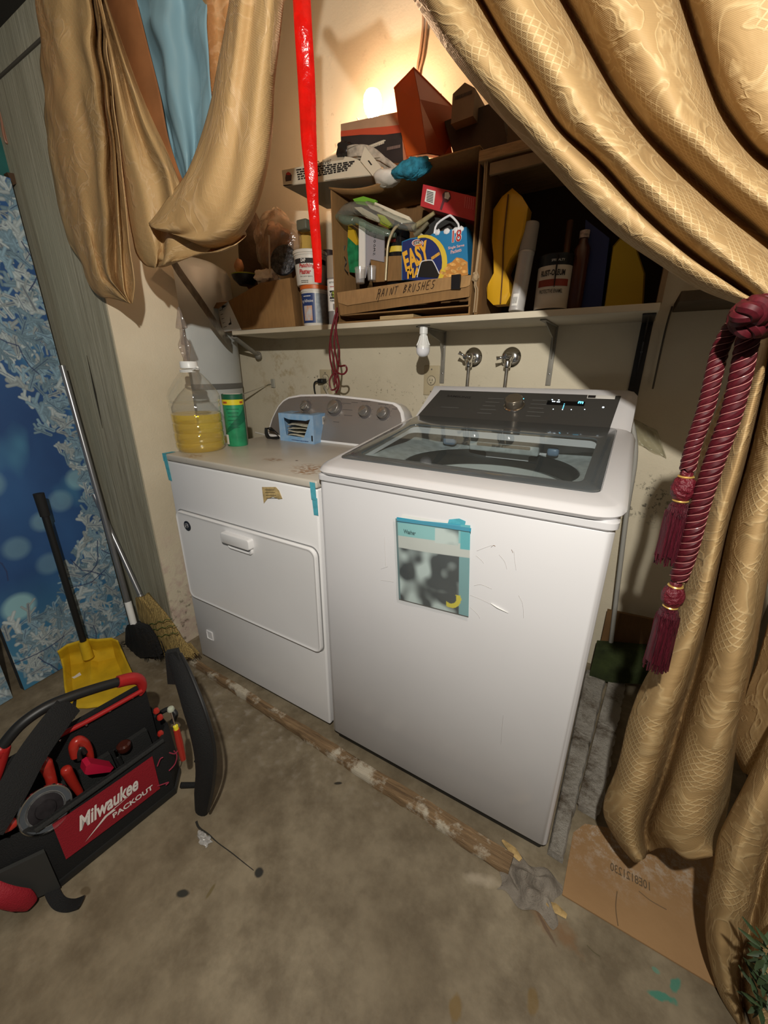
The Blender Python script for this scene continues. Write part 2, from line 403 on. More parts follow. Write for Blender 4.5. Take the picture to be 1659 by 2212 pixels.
box3('void_block', (-3.2, -.06, 2.14), (-.9, .272, 2.9), mat('void_black', (.02, .017, .013), .9))  # near-black block added for the dark void above the partition
box3('wall_left_alcove', (-1.95, .272, 0), (-1.85, .98, 2.9), wb)
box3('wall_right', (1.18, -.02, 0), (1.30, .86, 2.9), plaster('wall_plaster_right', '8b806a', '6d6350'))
box3('ceiling', (-3.2, -1.2, 2.9), (2.6, .98, 3.0), plaster('ceiling_board', 'b49c7c', '9c8668'))

# ------------------------------------------------------------ washing machine
W_ = .686
wm = thing('washing_machine', 'white top-loading washer with dark control panel and glass lid, running', 'washing machine', (.343, .35, 0))
link('base', m_box((.012, .016, .0), (.674, .66, .05), .008), black_plastic, wm)
pr = rrect(0, 0, W_, .70, .018, 5)
def inset(loop, d, c=(.343, .35)): return [(c[0]+(x-c[0])*(1-d/.343), c[1]+(y-c[1])*(1-d/.35)) for x, y in loop]
link('cabinet', rings([[(x, y, z) for x, y in inset(pr, d)] for d, z in ((.004, .036), (0, .042), (0, .902), (.0025, .906), (.010, .906), (.010, .86))], cap1=False), white_enamel, wm)
link('top_band', rings([[(x, y, z) for x, y in inset(rrect(-.003, -.004, W_+.003, .705, .02), d)] for d, z in ((.008, .9065), (.002, .9065), (-.001, .910), (-.001, .922), (.004, .9265), (.010, .9265))], False, False), white_enamel, wm)
zt = lambda y: .955+(min(max(y, .03), .56)-.08)*.1425
def lidloop(x0, y0, x1, y1, r, dz, n=8): return [(x, y, zt(y)+dz) for x, y in rrect(x0, y0, x1, y1, r, n)]
WX0, WX1, WY0, WY1 = .052, .612, .112, .44
deck = [[(x, y, .9265) for x, y in rrect(-.004, -.008, .690, .545, .05, 8)], [(x, y, .934) for x, y in rrect(-.010, -.014, .696, .55, .055, 8)],
        lidloop(-.012, -.010, .698, .552, .056, -.012), lidloop(-.006, -.002, .692, .556, .05, -.0035), lidloop(.004, .010, .684, .557, .045, 0),
        lidloop(.012, .072, .650, .556, .022, 0), lidloop(.0135, .0735, .6485, .5555, .021, -.004), lidloop(WX0-.012, WY0-.012, WX1+.012, WY1+.012, .03, -.006),
        [(x, y, zt(y)-.03) for x, y in rrect(WX0-.012, WY0-.012, WX1+.012, WY1+.012, .03, 8)]]
link('lid_surround', rings(deck, cap0=False, cap1=False), white_enamel, wm)
glassframe = mat('smoked_border', (.085, .095, .10), .16, coat=.6)
lid = link('lid', rings([lidloop(.014, .074, .648, .555, .02, -.0035), lidloop(.014, .074, .648, .555, .02, .0012), lidloop(.0155, .0755, .6465, .5535, .019, .002),
                         lidloop(WX0, WY0, WX1, WY1, .022, .002), lidloop(WX0, WY0, WX1, WY1, .022, -.0035)], False, False, closed=False), glassframe, wm)
link('glass_pane', m_grid(lambda s, t: Vector((WX0+(WX1-WX0)*s, WY0+(WY1-WY0)*t, zt(WY0+(WY1-WY0)*t))), 2, 2), film('lid_glass', (.80, .86, .87), .03, .03), lid)
tubm = mat('speckled_tub_plastic', (.50, .53, .53), .4, var=.25, vscale=40)
# sloping tub cover with a round hole
cx, cy, RO = .347, .332, .243
def tubloop(f, z, sq): 
    out = []
    for i in range(64):
        a = 2*PI*i/64; c, s = math.cos(a), math.sin(a); k = 1/max(abs(c)/.318, abs(s)/.268) if sq else RO
        x = cx+c*((1-f)*RO+f*k) if sq else cx+c*f*RO; y = cy+s*((1-f)*RO+f*k) if sq else cy+s*f*RO
        if sq: y = min(max(y, .075), .56)
        out.append((x, y, z+(.0 if not sq else f*max(0, (y-.45))*.18)))
    return out
link('tub_cover', rings([tubloop(1, .945, True), tubloop(.45, .934, True), tubloop(.08, .927, True), tubloop(1.0, .925, False), tubloop(.985, .918, False)], False, False), tubm, wm)
link('tub_gasket', rings([tubloop(.997, .922, False), tubloop(.975, .925, False), tubloop(.955, .915, False), tubloop(.955, .872, False)], False, False), mat('dark_rubber', (.02, .022, .022), .35), wm)
dm = mat('drum_steel', (.45, .47, .46), .3, metal=.8, var=.3, vscale=20)
link('drum', rings([tubloop(.953, .875, False), tubloop(.90, .862, False), tubloop(.90, .6, False), tubloop(.8, .52, False), tubloop(.05, .50, False)], False, True), dm, wm)
link('balance_ring', rings([tubloop(.93, .872, False), tubloop(.87, .878, False), tubloop(.81, .858, False), tubloop(.87, .835, False)], False, False, closed=True), mat('ring_grey', (.55, .56, .54), .35), wm)
refl = m_grid(lambda s, t: Vector((cx+(s-.5)*.36, cy+(t-.5)*.36, .765+.035*math.sin(9*s+3*t)*math.cos(7*t-4*s)+.012*math.sin(31*s+17*t))), 26, 26)
link('reflection_cloth', refl, mat('reflection_tone', (.50, .54, .53), .5, var=.3, vscale=14), wm)  # pale wavy sheet added in the drum to stand for reflections on the glass
disp = link('dispenser_drawer', m_box((.235, .492, .930), (.455, .52, .975), .006), tubm, wm)
link('dispenser_slot', m_box((.262, .489, .948), (.430, .494, .958), .003), mat('slot_brown', (.10, .08, .055), .7), disp)
clipm = mat('blue_grey_clip', (.17, .25, .36), .35)
link('lid_catch', m_box((.140, .49, .938), (.185, .52, .972), .010), clipm, wm); link('lid_catch', m_box((.478, .49, .935), (.512, .51, .962), .012), clipm, wm)
link('rear_rail', m_box((.04, .53, .975), (.62, .545, .998), .004), mat('rail_cream', (.52, .53, .48), .5), wm)
# console
prof = [(.553, .90), (.553, 1.012), (.560, 1.020), (.700, 1.107), (.712, 1.1185), (.728, 1.121), (.742, 1.112), (.75, 1.09), (.75, .90)]
def conloop(x, d=0): 
    c = (.65, 1.0); return [(x, c[0]+(y-c[0])*(1-d), c[1]+(z-c[1])*(1-d)) for y, z in prof]
link('console_housing', rings([conloop(.004, .10), conloop(.0, .04), conloop(.002, 0), conloop(.02, 0), conloop(.655, 0), conloop(.672, .03), conloop(.684, .12), conloop(.686, .26)]), white_enamel, wm)
cN = Vector((0, -.087, .140)).normalized(); cO = Vector((.0, .560, 1.0205)); cy_ = Vector((0, .140, .087)).normalized()
def cpt(x, t, l=.001): return Vector((x, 0, 0))+cO+cy_*t+cN*l
panm = mat('graphite_panel', (.055, .053, .05), .38, var=.08, vscale=3, coat=.2)
me = rings([[cpt(x, t, l) for x, t in ((.010, -.004), (.630, -.004), (.640, .158), (.036, .160))] for l in (-.003, .0016, .002)])
pan = link('control_panel', me, panm, wm)
pl = (tuple(cO+cN*.002), tuple(cN))
txt_px('SAMSUNG', 965, 857, 1015, 861, pl, ink, pan, h=.011, bold=.02)
faint = mat('panel_print', (.12, .12, .115), .6)
for i in range(5):
    link('printed_legend', m_box((0, 0, 0), (.055-.006*(i % 3), .0025, .0003), T=frame(cpt(.235-.003*i, .118-.021*i, .0022), (1, 0, 0), cy_)), faint, pan, smooth=False)
    link('printed_legend', m_box((0, 0, 0), (.045+.006*(i % 2), .0025, .0003), T=frame(cpt(.385, .118-.021*i, .0022), (1, 0, 0), cy_)), faint, pan, smooth=False)
dashes(952, 880, 990, 882, pl, faint, pan, h=.004)
kn = link('dial_knob', m_lathe([(.030, 0), (.031, .003), (.028, .005), (.0275, .009), (.029, .011), (.028, .030), (.0255, .033), (0.001, .033)], n=48, T=frame(cpt(.335, .083, .001), (1, 0, 0), cy_)),
          mat('brushed_champagne', (.36, .31, .25), .28, metal=.85), wm)
link('dial_rim', m_lathe([(.0325, .000), (.034, .002), (.034, .005), (.031, .007), (.0305, .0)], n=48, T=frame(cpt(.335, .083, .001), (1, 0, 0), cy_)), chrome, kn)
led = mat('cyan_led', (.1, .6, 1), .4, emit=((.12, .7, 1), 3.2)); ledw = mat('white_led', (.9, .95, 1), .4, emit=((.7, .88, 1), 2.2))
ds = link('display', m_box((0, 0, 0), (.112, .022, .0008), T=frame(cpt(.434, .098, .002), (1, 0, 0), cy_)), mat('display_black', (.004, .004, .005), .15), wm)
txt_px('m', 1248, 872, 1259, 873, (pl[0], pl[1]), led, ds, h=.011, lift=.0016, bold=.03)
for u, v in ((1193, 864), (1207, 865)): link('indicator', m_box((-.002, -.001, 0), (.002, .001, .0015), T=frame(wp(u, v, *pl)+cN*.001, (1, 0, 0), cy_)), ledw, ds)
for u, v in ((1196, 868), (1206, 869)): link('indicator', m_box((-.005, -.001, 0), (.005, .001, .0015), T=frame(wp(u, v, *pl)+cN*.001, (1, 0, 0), cy_)), ledw, ds)
for u, v in ((1219, 873), (1218, 876), (1217, 879), (1216, 882), (1215, 885), (1195, 884), (1234, 885), (1263, 884.5), (1131, 861.5)):
    link('indicator_light', m_lathe([(.0015, 0), (.0015, .001), (.0001, .0012)], n=8, T=frame(wp(u, v, *pl), (1, 0, 0), cy_)), led if v < 883 and u != 1195 else ledw, pan)
link('power_light', m_lathe([(.003, 0), (.003, .001), (.0001, .0012)], n=12, T=frame(wp(1303, 880, *pl), (1, 0, 0), cy_)), ledw, pan)
st = link('energy_sticker', m_box((0, 0, 0), (.078, .018, .0005), .0002, T=frame(cpt(.547, .140, .002), (1, -.0, 0), cy_)), white_paper, pan)
link('sticker_print', m_box((0, 0, 0), (.022, .0135, .0004), T=frame(cpt(.549, .142, .0025), (1, 0, 0), cy_)), ink, st)
# bag of papers taped on the front
po = thing('document_pouch', 'clear zip bag holding washer manual with photo of foam, taped to the washer front', 'plastic bag', (.343, -.004, .633))
P = [at(u, v, Y=-.002) for u, v in ((864, 1291), (1014, 1329), (1018, 1133), (857, 1118))]
def bilin(s, t, y=0): return (P[0]*(1-s)+P[1]*s)*(1-t)+(P[3]*(1-s)+P[2]*s)*t+Vector((0, y, 0))
nx, ny = 90, 120; rs = np.random.RandomState(3)
def fbm(nx, ny, f0, octs=4, seed=0, ax=1.0):
    r = np.random.RandomState(seed); out = np.zeros((ny, nx)); amp = 1; tot = 0
    for o in range(octs):
        gx, gy = int(f0*2**o)+2, int(f0*2**o*ax)+2; g = r.rand(gy, gx)
        X = np.linspace(0, gx-1.001, nx); Y = np.linspace(0, gy-1.001, ny); xi = X.astype(int); yi = Y.astype(int); fx = X-xi; fy = Y-yi
        fx = fx*fx*(3-2*fx); fy = (fy*fy*(3-2*fy))[:, None]
        a = g[np.ix_(yi, xi)]*(1-fx)+g[np.ix_(yi, xi+1)]*fx; b = g[np.ix_(yi+1, xi)]*(1-fx)+g[np.ix_(yi+1, xi+1)]*fx
        out += amp*(a*(1-fy)+b*fy); tot += amp; amp *= .55
    return out/tot
S_, T_ = np.meshgrid(np.linspace(0, 1, nx), np.linspace(0, 1, ny))
n1 = fbm(nx, ny, 4, 2, 5)
g1 = np.clip((n1-.40)*3.0, 0, 1)[..., None]
img = np.array([.03, .04, .045])*(1-g1)+np.array([.50, .58, .57])*g1
def band(m_, c): img[m_] = c
band(T_ > .66, (.55, .56, .53)); band(T_ > .80, (.25, .52, .53)); band(T_ > .955, (.05, .33, .45))
pic = (T_ > .78) & (T_ < .94) & (S_ > .56) & (S_ < .86); img[pic] = (np.array([.10, .14, .15])*(1-g1)+np.array([.55, .62, .6])*g1)[pic]
band((S_ > .87) & (T_ < .66), (.17, .34, .36)); band((S_ > .88) & (T_ > .74), (.10, .42, .47)); band(S_ < .03, (.12, .2, .21))
yl = (np.abs(np.hypot((S_-.76)/1.0, (T_-.18)*1.1)-.11) < .03) & (S_ > .70) & (T_ < .22); band(yl, (.62, .52, .03))
me = m_grid(lambda s, t: bilin(s, t, -.006-.004*math.sin(PI*s)*math.sin(PI*t)), nx-1, ny-1)
ca = me.color_attributes.new('paint', 'FLOAT_COLOR', 'POINT'); a_ = np.ones((ny, nx, 4), np.float32); a_[..., :3] = img; ca.data.foreach_set('color', a_.reshape(-1))
link('manual_cover', me, vcol_mat('printed_manual', .45), po)
link('paper_edge', mesh([at(u, v, Y=-.0045) for u, v in ((866, 1122), (1000, 1142), (1004, 1133), (868, 1112))], [(0, 1, 2, 3)]), white_paper, po, smooth=False)
link('zip_strip', mesh([at(u, v, Y=-.0125) for u, v in ((857, 1125), (1017, 1149), (1018, 1141), (857, 1117))], [(0, 1, 2, 3)]), mat('blue_zip', (.03, .30, .45), .4), po, smooth=False)
link('tape_flap', mesh([at(u, v, Y=-.006) for u, v in ((966, 1134), (1002, 1140), (1006, 1126), (992, 1120), (970, 1122))], [(0, 1, 2, 3, 4)]), blue_tape, po, smooth=False)
pbag = m_grid(lambda s, t: bilin(s*1.02-.01, t*1.01, -.014-.0025*math.sin(11*s+5*t)*math.cos(9*t-3*s)-.006*math.sin(PI*s)*math.sin(PI*t)), 26, 30)
link('clear_film', pbag, film('clear_bag', (.96, .98, .98), .15, .05, bump=.12, bscale=25), po)
txt_px('Washer', 872, 1151, 898, 1156, ((0, -.0115, 0), (0, 1, 0)), mat('teal_print', (.03, .12, .13), .6), po, h=.010, bold=.02)
# scuffs and tape marks left on the white front
sc = mat('tape_scuff', (.50, .48, .46), .6); scd = mat('rust_scuff', (.20, .12, .07), .7)
def scuff(pts, r=.0008, m_=sc): 
    link('scuff_mark', m_tube([at(u, v, Y=-.0002) for u, v in pts], r, 6, 4, flat=.3, up=(0, 0, 1) if False else None), m_, wm)
for q in ([(831, 1160), (832, 1195), (834, 1224)], [(823, 1229), (838, 1224)], [(823, 1253), (850, 1257)], [(1078, 1198), (1090, 1213), (1095, 1229)],
          [(1030, 1190), (1045, 1184), (1062, 1178)], [(1015, 1285), (1040, 1295), (1060, 1305)], [(1016, 1312), (1030, 1325), (1037, 1336)], [(1024, 1265), (1040, 1263), (1062, 1272)],
          [(1120, 1286), (1129, 1305), (1131, 1335)], [(1110, 1190), (1112, 1210), (1115, 1232)], [(1087, 1545), (1084, 1580), (1082, 1608)], [(1028, 1200), (1040, 1210), (1045, 1217)]): scuff(q)
scuff([(1061, 1182), (1066, 1178), (1070, 1180)], .0012, scd); scuff([(1105, 1187), (1108, 1194)], .001, scd)
link('tape_scrap', m_tube([at(u, v, Y=-.002) for u, v in ((1060, 1303), (1075, 1312), (1098, 1324))], [.001, .003, .0008], 6, 4, flat=.4), white_plastic, wm)

# ------------------------------------------------------------ dryer
DX0, DX1, DY = -.7175, -.0213, .018
dr = thing('clothes_dryer', 'white dryer with pull-down front door and grey arched control panel', 'dryer', (-.37, .36, 0))
link('cabinet', m_box((DX0, DY, .028), (DX1, .70, .872), .007), dryer_enamel, dr)
for x in (DX0+.05, DX1-.05):
    for y in (.07, .64): link('foot', m_lathe([(.02, 0), (.02, .006), (.01, .010), (.01, .03)], (x, y, 0), 16), black_plastic, dr)
def dryer_top_mat():
    g = NG('dryer_top_enamel'); col = g.ramp(g.noise(6, 6), [(.3, 'b4ada0'), (.7, 'c4bdb2')])
    O_ = Vector((-.37, .36, 0))
    for u, v, r in ((592, 993, .018), (680, 1012, .035), (655, 1020, .02), (420, 985, .02)):
        p = at(u, v, Z=.897)-O_; col = g.mix(g.math('MULTIPLY', g.spot((p.x, p.y, .897), (r*1.6, r, 0), .8, .3, 30), g.ramp(g.noise(90, 5), [(.45, 0), (.55, .85)])), col, '8a6038')
    p = at(641, 995, Z=.897)-O_; col = g.mix(g.spot((p.x, p.y, .897), (.006, .004, 0), .2, .1, 30), col, '4a1410')
    return g.done(col, .33)
link('top_panel', m_box((DX0-.003, DY-.004, .874), (DX1+.003, .705, .897), .006), dryer_top_mat(), dr)
dl = at(383, 1102, Y=DY); db = at(697, 1402, Y=DY)
dz1, dz0 = .692, .328; dx0, dx1 = -.699, -.031
link('door_gap', rings([[(x, DY-.0008, z) for x, z in rrect(dx0-.004, dz0-.004, dx1+.004, dz1+.004, .028)], [(x, DY+.001, z) for x, z in rrect(dx0-.004, dz0-.004, dx1+.004, dz1+.004, .028)]]), mat('gap_grey', (.25, .25, .25), .8), dr)
door = link('door', rings([[(x, y, z) for x, z in rrect(dx0+i, dz0+i, dx1-i, dz1-i, .026-i*.5)] for i, y in ((0, DY), (0, DY-.009), (.0015, DY-.012), (.004, DY-.013), (.008, DY-.011), (.012, DY-.0105))], cap0=False), dryer_enamel, dr)
h0, h1 = at(484, 1148, Y=DY-.012), at(549, 1192, Y=DY-.012)
hx0, hx1 = h0.x, h1.x; hz1 = h0.z+.004
link('handle', rings([[(x, y, z) for x, z in rrect(hx0+i, hz1-.036+i*.3, hx1-i, hz1-i*.3, .008)] for i, y in ((0, DY-.010), (0, DY-.026), (.002, DY-.030), (.006, DY-.031))]), dryer_enamel, door)
link('handle_recess', rings([[(x, y, z) for x, z in rrect(hx0+.014+i, hz1-.060+i, hx1-.006-i, hz1-.030, .012)] for i, y in ((0, DY-.0108), (.001, DY-.0165), (.004, DY-.0185), (.008, DY-.0165), (.012, DY-.0125))]), dryer_enamel, door)
em = at(405, 1136, Y=DY-.011)
e_ = link('emblem', m_lathe([(.019, 0), (.019, .0015), (.0175, .002), (.0001, .002)], n=32, T=frame(em, (1, 0, 0), (0, 0, 1))), mat('emblem_black', (.02, .022, .03), .3), door)
sil = mat('emblem_silver', (.6, .6, .62), .3, metal=.6)
link('emblem_mark', m_tube([em+Vector((math.cos(a)*.010, -.0024, math.sin(a)*.010)) for a in [x*.5 for x in range(1, 9)]], .0013, 6), sil, e_)
link('emblem_mark', m_tube([em+Vector((-.006, -.0024, -.002)), em+Vector((0, -.0024, .005)), em+Vector((.007, -.0024, -.001)), em+Vector((.002, -.0024, -.006))], .0014, 6), sil, e_)
a0, a1 = at(446, 1360, Y=DY), at(462, 1385, Y=DY)
link('access_tab', rings([[(x, y, z) for x, z in rrect(a0.x-.002+i, a1.z+i, a1.x-i, a0.z-i, .004)] for i, y in ((0, DY), (0, DY-.002), (.003, DY-.003), (.005, DY-.0005))]), dryer_enamel, dr)
# console
kN = Vector((0, -1, .45)).normalized(); kU = Vector((0, .45, 1)).normalized(); kO = Vector((0, .5, .92))
def kp(x, t, l=0): return Vector((x, 0, 0))+kO+kU*t+kN*l
arch = [(-.700, -.02), (-.035, -.02), (-.035, .06)]+[(-.035-.07*(1-math.cos(a))-.0, .06+.095*math.sin(a)) for a in (.35, .7, 1.05, 1.4)]+[(-.20, .164), (-.42, .175), (-.56, .168)]+\
       [(-.60-.09*math.sin(a), .160-.10*(1-math.cos(a))) for a in (.3, .65, 1.0, 1.3)]+[(-.697, .055), (-.70, .02)]
def archl(i, l): return [kp(-.37+(x+.37)*(1-i/.33), .07+(t-.07)*(1-i/.095), l) for x, t in arch]
hous = [[Vector((p.x, .68, max(p.z-.05, .893))) for p in archl(.02, 0)], [Vector((p.x, .62, max(p.z-.004, .893))) for p in archl(0, 0)], archl(-.006, -.02), archl(-.006, -.004), archl(-.003, 0), archl(0.003, .001)]
link('console_housing', rings(hous), dryer_enamel, dr)
face = mat('warm_grey_panel', (.27, .245, .23), .35, metal=.35, var=.05)
fc = link('console_face', rings([archl(.005, -.004), archl(.005, .002), archl(.006, .0025)]), face, dr)
kpl = (tuple(kO+kN*.0025), tuple(kN))
pk = mat('console_print', (.09, .08, .08), .7)
for u, v, r in ((662, 878, .020), (724, 881, .027), (789, 890, .021), (829, 894, .021)):
    T = frame(wp(u, v, *kpl), (1, 0, 0), kU)
    kb = link('knob', m_lathe([(r, 0), (r, .018), (r*.94, .021), (r*.9, .0215), (.0005, .0215)], n=36, T=T), mat('knob_silver', (.42, .40, .38), .3, metal=.8), dr)
    link('knob_grip', m_box((-.0025, -r*.82, .0215), (.0025, r*.82, .0245), .001, T=T @ Matrix.Rotation(-.9, 4, 'Z')), mat('knob_silver', (.4, .38, .36), .35, metal=.7), kb)
    link('knob_collar', m_lathe([(r*1.28, 0), (r*1.28, .0015), (r*1.1, .003), (r*.9, .003)], n=36, T=T), mat('collar_grey', (.10, .09, .09), .4), kb)
    for i in range(9):
        a = PI*(-.25+i*.1875); link('printed_tick', m_box((-.0008, 0, 0), (.0008, .004, .0003), T=T @ Matrix.Rotation(a-PI/2, 4, 'Z') @ Matrix.Translation((0, r*1.45, 0))), pk, fc, smooth=False)
for u, v, w_ in ((748, 872, .045), (750, 886, .05), (752, 898, .04), (790, 868, .04), (828, 874, .045), (766, 870, .03), (664, 858, .03), (688, 895, .03), (852, 884, .02), (726, 912, .03)):
    link('printed_legend', m_box((-w_/2, 0, 0), (w_/2, .0022, .0003), T=frame(wp(u, v, *kpl), (1, 0, 0), kU)), pk, fc, smooth=False)
# things stuck on the dryer
def tape(pts, label, grp='blue tape strips on the dryer corners'):
    t = link('tape_strip', join([mesh([Vector(p) for p in q], [(0, 1, 2, 3)]) for q in pts]), blue_tape, smooth=False)
    solid(t, .0004); tag(t, label, 'tape', grp)
yf = DY-.0052
tape([[(DX0-.004, yf, .898), (DX0+.018, yf, .898), (DX0+.020, yf+.003, .80), (DX0+.001, yf+.003, .80)], [(DX0-.0045, yf, .8985), (DX0+.014, yf, .8985), (DX0+.010, .055, .8985), (DX0-.0045, .05, .8985)], [(DX0-.0047, yf, .898), (DX0-.0047, .05, .898), (DX0-.0047, .045, .87), (DX0-.0047, yf, .87)]], 'blue tape strip on the left front corner of the dryer')
tape([[(DX1-.020, yf, .892), (DX1-.001, yf, .892), (DX1-.001, yf+.002, .842), (DX1-.019, yf+.002, .842)], [(DX1-.018, yf+.003, .848), (DX1+.001, yf+.003, .848), (DX1+.001, yf+.004, .797), (DX1-.015, yf+.004, .796)]], 'blue tape strip on the dryer corner beside the washer')
q = [at(u, v, Y=DY-.002) for u, v in ((566, 1052), (596, 1052), (603, 1060), (610, 1077), (602, 1078), (590, 1073), (578, 1077), (570, 1087))]
lb = link('torn_label', m_prism(q, (0, -.0006, 0)), mat('yellowed_paper', (.52, .38, .17), .7, var=.4, vscale=60), smooth=False); tag(lb, 'small torn yellowed sticker on the upper front of the dryer', 'label')
for i in range(4):
    a, b = at(572+i, 1058+6*i, Y=DY-.0032), at(592+i*2, 1058+6*i, Y=DY-.0032); link('print_line', m_tube([a, b], .0006, 4), ink, lb)

# ------------------------------------------------------------ shelf and what hangs under it
SZ = 1.345
shelf_paint = plaster('shelf_paint', 'd3c9b4', 'b8ad96', grain=.1)
sh = link('wall_shelf', m_box((-.955, .57, SZ-.018), (.690, .8595, SZ), .0015), shelf_paint, smooth=False)
tag(sh, 'long cream painted wooden shelf on brackets above both machines', 'shelf')
sh2 = link('wall_shelf', m_box((.73, .62, SZ+.005), (1.178, .8595, SZ+.03), .002), mat('dark_wood', (.10, .07, .04), .7, var=.3), smooth=False)
tag(sh2, 'dark wooden shelf board in shadow at the right, behind the curtain', 'shelf')
def bracket(x, w_, ylen, zlen, m_, label, strut=False):
    t = thing('shelf_bracket', label, 'bracket', (x, .858, SZ-.018), 'brackets under the long shelf')
    zt_ = SZ-.0185
    link('top_arm', m_box((x-w_/2, .8585-ylen, zt_-.004), (x+w_/2, .8585, zt_), .001), m_, t)
    link('wall_arm', m_box((x-w_/2, .854, zt_-zlen), (x+w_/2, .8585, zt_-.004), .001), m_, t)
    if strut: link('brace', m_tube([(x, .8585-ylen*.8, zt_-.006), (x, .80, zt_-zlen*.35), (x, .853, zt_-zlen*.7)], w_*.4, 8, 5, flat=.35), m_, t)
    else: link('brace', mesh([(x-.002, .8585-ylen*.85, zt_-.004), (x-.002, .854, zt_-.004), (x-.002, .854, zt_-zlen*.55), (x-.002, .82, zt_-zlen*.2), (x+.002, .8585-ylen*.85, zt_-.004), (x+.002, .854, zt_-.004), (x+.002, .854, zt_-zlen*.55), (x+.002, .82, zt_-zlen*.2)],
                             [(0, 1, 2, 3), (7, 6, 5, 4), (0, 4, 5, 1), (1, 5, 6, 2), (2, 6, 7, 3), (3, 7, 4, 0)]), m_, t, smooth=False)
    for z in (.3, .8): link('screw', m_lathe([(.003, 0), (.003, .001), (.0005, .002)], n=8, T=frame((x, .854, zt_-zlen*z), (1, 0, 0), (0, 0, 1))), steel, t)
bk = mat('bracket_grey', (.30, .28, .24), .55, metal=.3, var=.3); bkd = mat('bracket_black', (.022, .02, .018), .5)
bracket(-.028, .018, .24, .20, bk, 'cream shelf bracket just right of the hanging white bulb')
bracket(.395, .018, .24, .20, bk, 'shelf bracket to the right of the two water valves')
bracket(.67, .032, .24, .30, bkd, 'broad black shelf bracket near the right end of the shelf')
t = thing('shelf_bracket', 'rounded grey shelf bracket under the left end of the shelf', 'bracket', (-.94, .7, 1.3), 'brackets under the long shelf')
a, b = at(505, 724, Y=.60), at(558, 768, Y=.82)
a.z = SZ-.024
link('arm', m_tube([a, a*.5+b*.5, b], .016, 10, 3, flat=.45), bk, t); link('end_cap', m_lathe([(.0005, -.004), (.020, 0), (.020, .012), (.012, .02), (.0005, .022)], n=20, T=frame(b+Vector((0, .005, 0)), (1, 0, 0), (0, 0, 1))), bk, t)
rd = link('hanging_rod', m_tube([at(1452, 662, Y=.84), at(1436, 720, Y=.84), at(1410, 840, Y=.84)], .007, 8, 4, flat=.4), mat('rod_grey', (.12, .105, .085), .6)); tag(rd, 'flat grey metal strip hanging on the shaded wall right of the shelf', 'metal strip')
# stick-on bulb
def lathe_thing_part(name, prof, c, m_, parent, n=32): return link(name, m_lathe(prof, c, n), m_, parent)
bx, by = at(915, 720, Y=.615).x, .615
t = thing('hanging_bulb', 'unlit white plastic stick-on light bulb hanging beneath the shelf front', 'light bulb', (bx, by, 1.225))
lathe_thing_part('magnet_plate', [(.0005, 1.3262), (.022, 1.3262), (.022, 1.3235), (.0005, 1.3235)], (bx, by, 0), steel, t)
lathe_thing_part('base', [(.0005, 1.3234), (.0145, 1.3234), (.0145, 1.300), (.0125, 1.298), (.0005, 1.298)], (bx, by, 0), white_plastic, t)
nk = lathe_thing_part('neck', [(.012, 1.298), (.0125, 1.290), (.017, 1.276), (.0235, 1.262), (.0245, 1.258), (.0245, 1.253), (.0005, 1.253)], (bx, by, 0), white_plastic, t)
for i in range(14):
    a = 2*PI*i/14; link('fin', m_tube([(bx+math.cos(a)*r, by+math.sin(a)*r, z) for r, z in ((.0126, 1.294), (.0172, 1.277), (.0235, 1.263))], .0011, 5, 3), white_plastic, nk)
lathe_thing_part('globe', [(.0238, 1.2535), (.0246, 1.245), (.0225, 1.235), (.016, 1.227), (.008, 1.2235), (.0005, 1.223)], (bx, by, 0), mat('opal_globe', (.80, .80, .84), .25), t)
link('switch', m_box((-.004, -.0015, -.002), (.004, .002, .002), .0008, T=frame((bx-.017, by-.018, 1.257), (.75, -.66, 0), z=(0, 0, 1))), black_plastic, t)
# lit bulb in a socket on the wall side of the upper carton
B = at(805, 222, Y=.69)
t = thing('lit_bulb', 'glowing warm bare light bulb behind the upper box', 'light bulb', (B.x, .69, B.z-.08))
bm_ = mat('glowing_glass', (1, .8, .5), .3, emit=((1, .64, .38), BULB_E))
lathe_thing_part('glass', [(.0005, .036), (.012, .034), (.022, .028), (.0285, .018), (.031, .004), (.030, -.010), (.025, -.024), (.018, -.036), (.013, -.044), (.0125, -.05), (.0005, -.05)], (B.x, .69, B.z), bm_, t)
lathe_thing_part('socket', [(.0005, -.0505), (.0165, -.0505), (.018, -.055), (.018, -.09), (.012, -.10), (.0005, -.10)], (B.x, .69, B.z), black_plastic, t)
link('cord', m_tube([(B.x, .69, B.z-.10), (B.x-.03, .83, B.z-.14), (B.x-.06, .85, B.z-.10), (B.x-.10, .855, B.z-.02), at(772, 255, Y=.856)], .002, 6), white_plastic, t)
# loose wires up the wall
for pts, nm in (([(915, 0), (914, 60), (908, 110), (902, 150)], 0), ([(924, -10), (922, 50), (914, 120), (905, 160)], 1)):
    q = link('wall_cable', m_tube([at(u, v, Y=.852) for u, v in pts]+[Vector((at(905, 200, Y=.852)))], .005 if nm == 0 else .004, 7), mat('cable_tan', (.42, .27, .17), .6))
    tag(q, ('left' if nm == 0 else 'right')+' of the two tan cables running up the wall above the orange bin', 'cable')
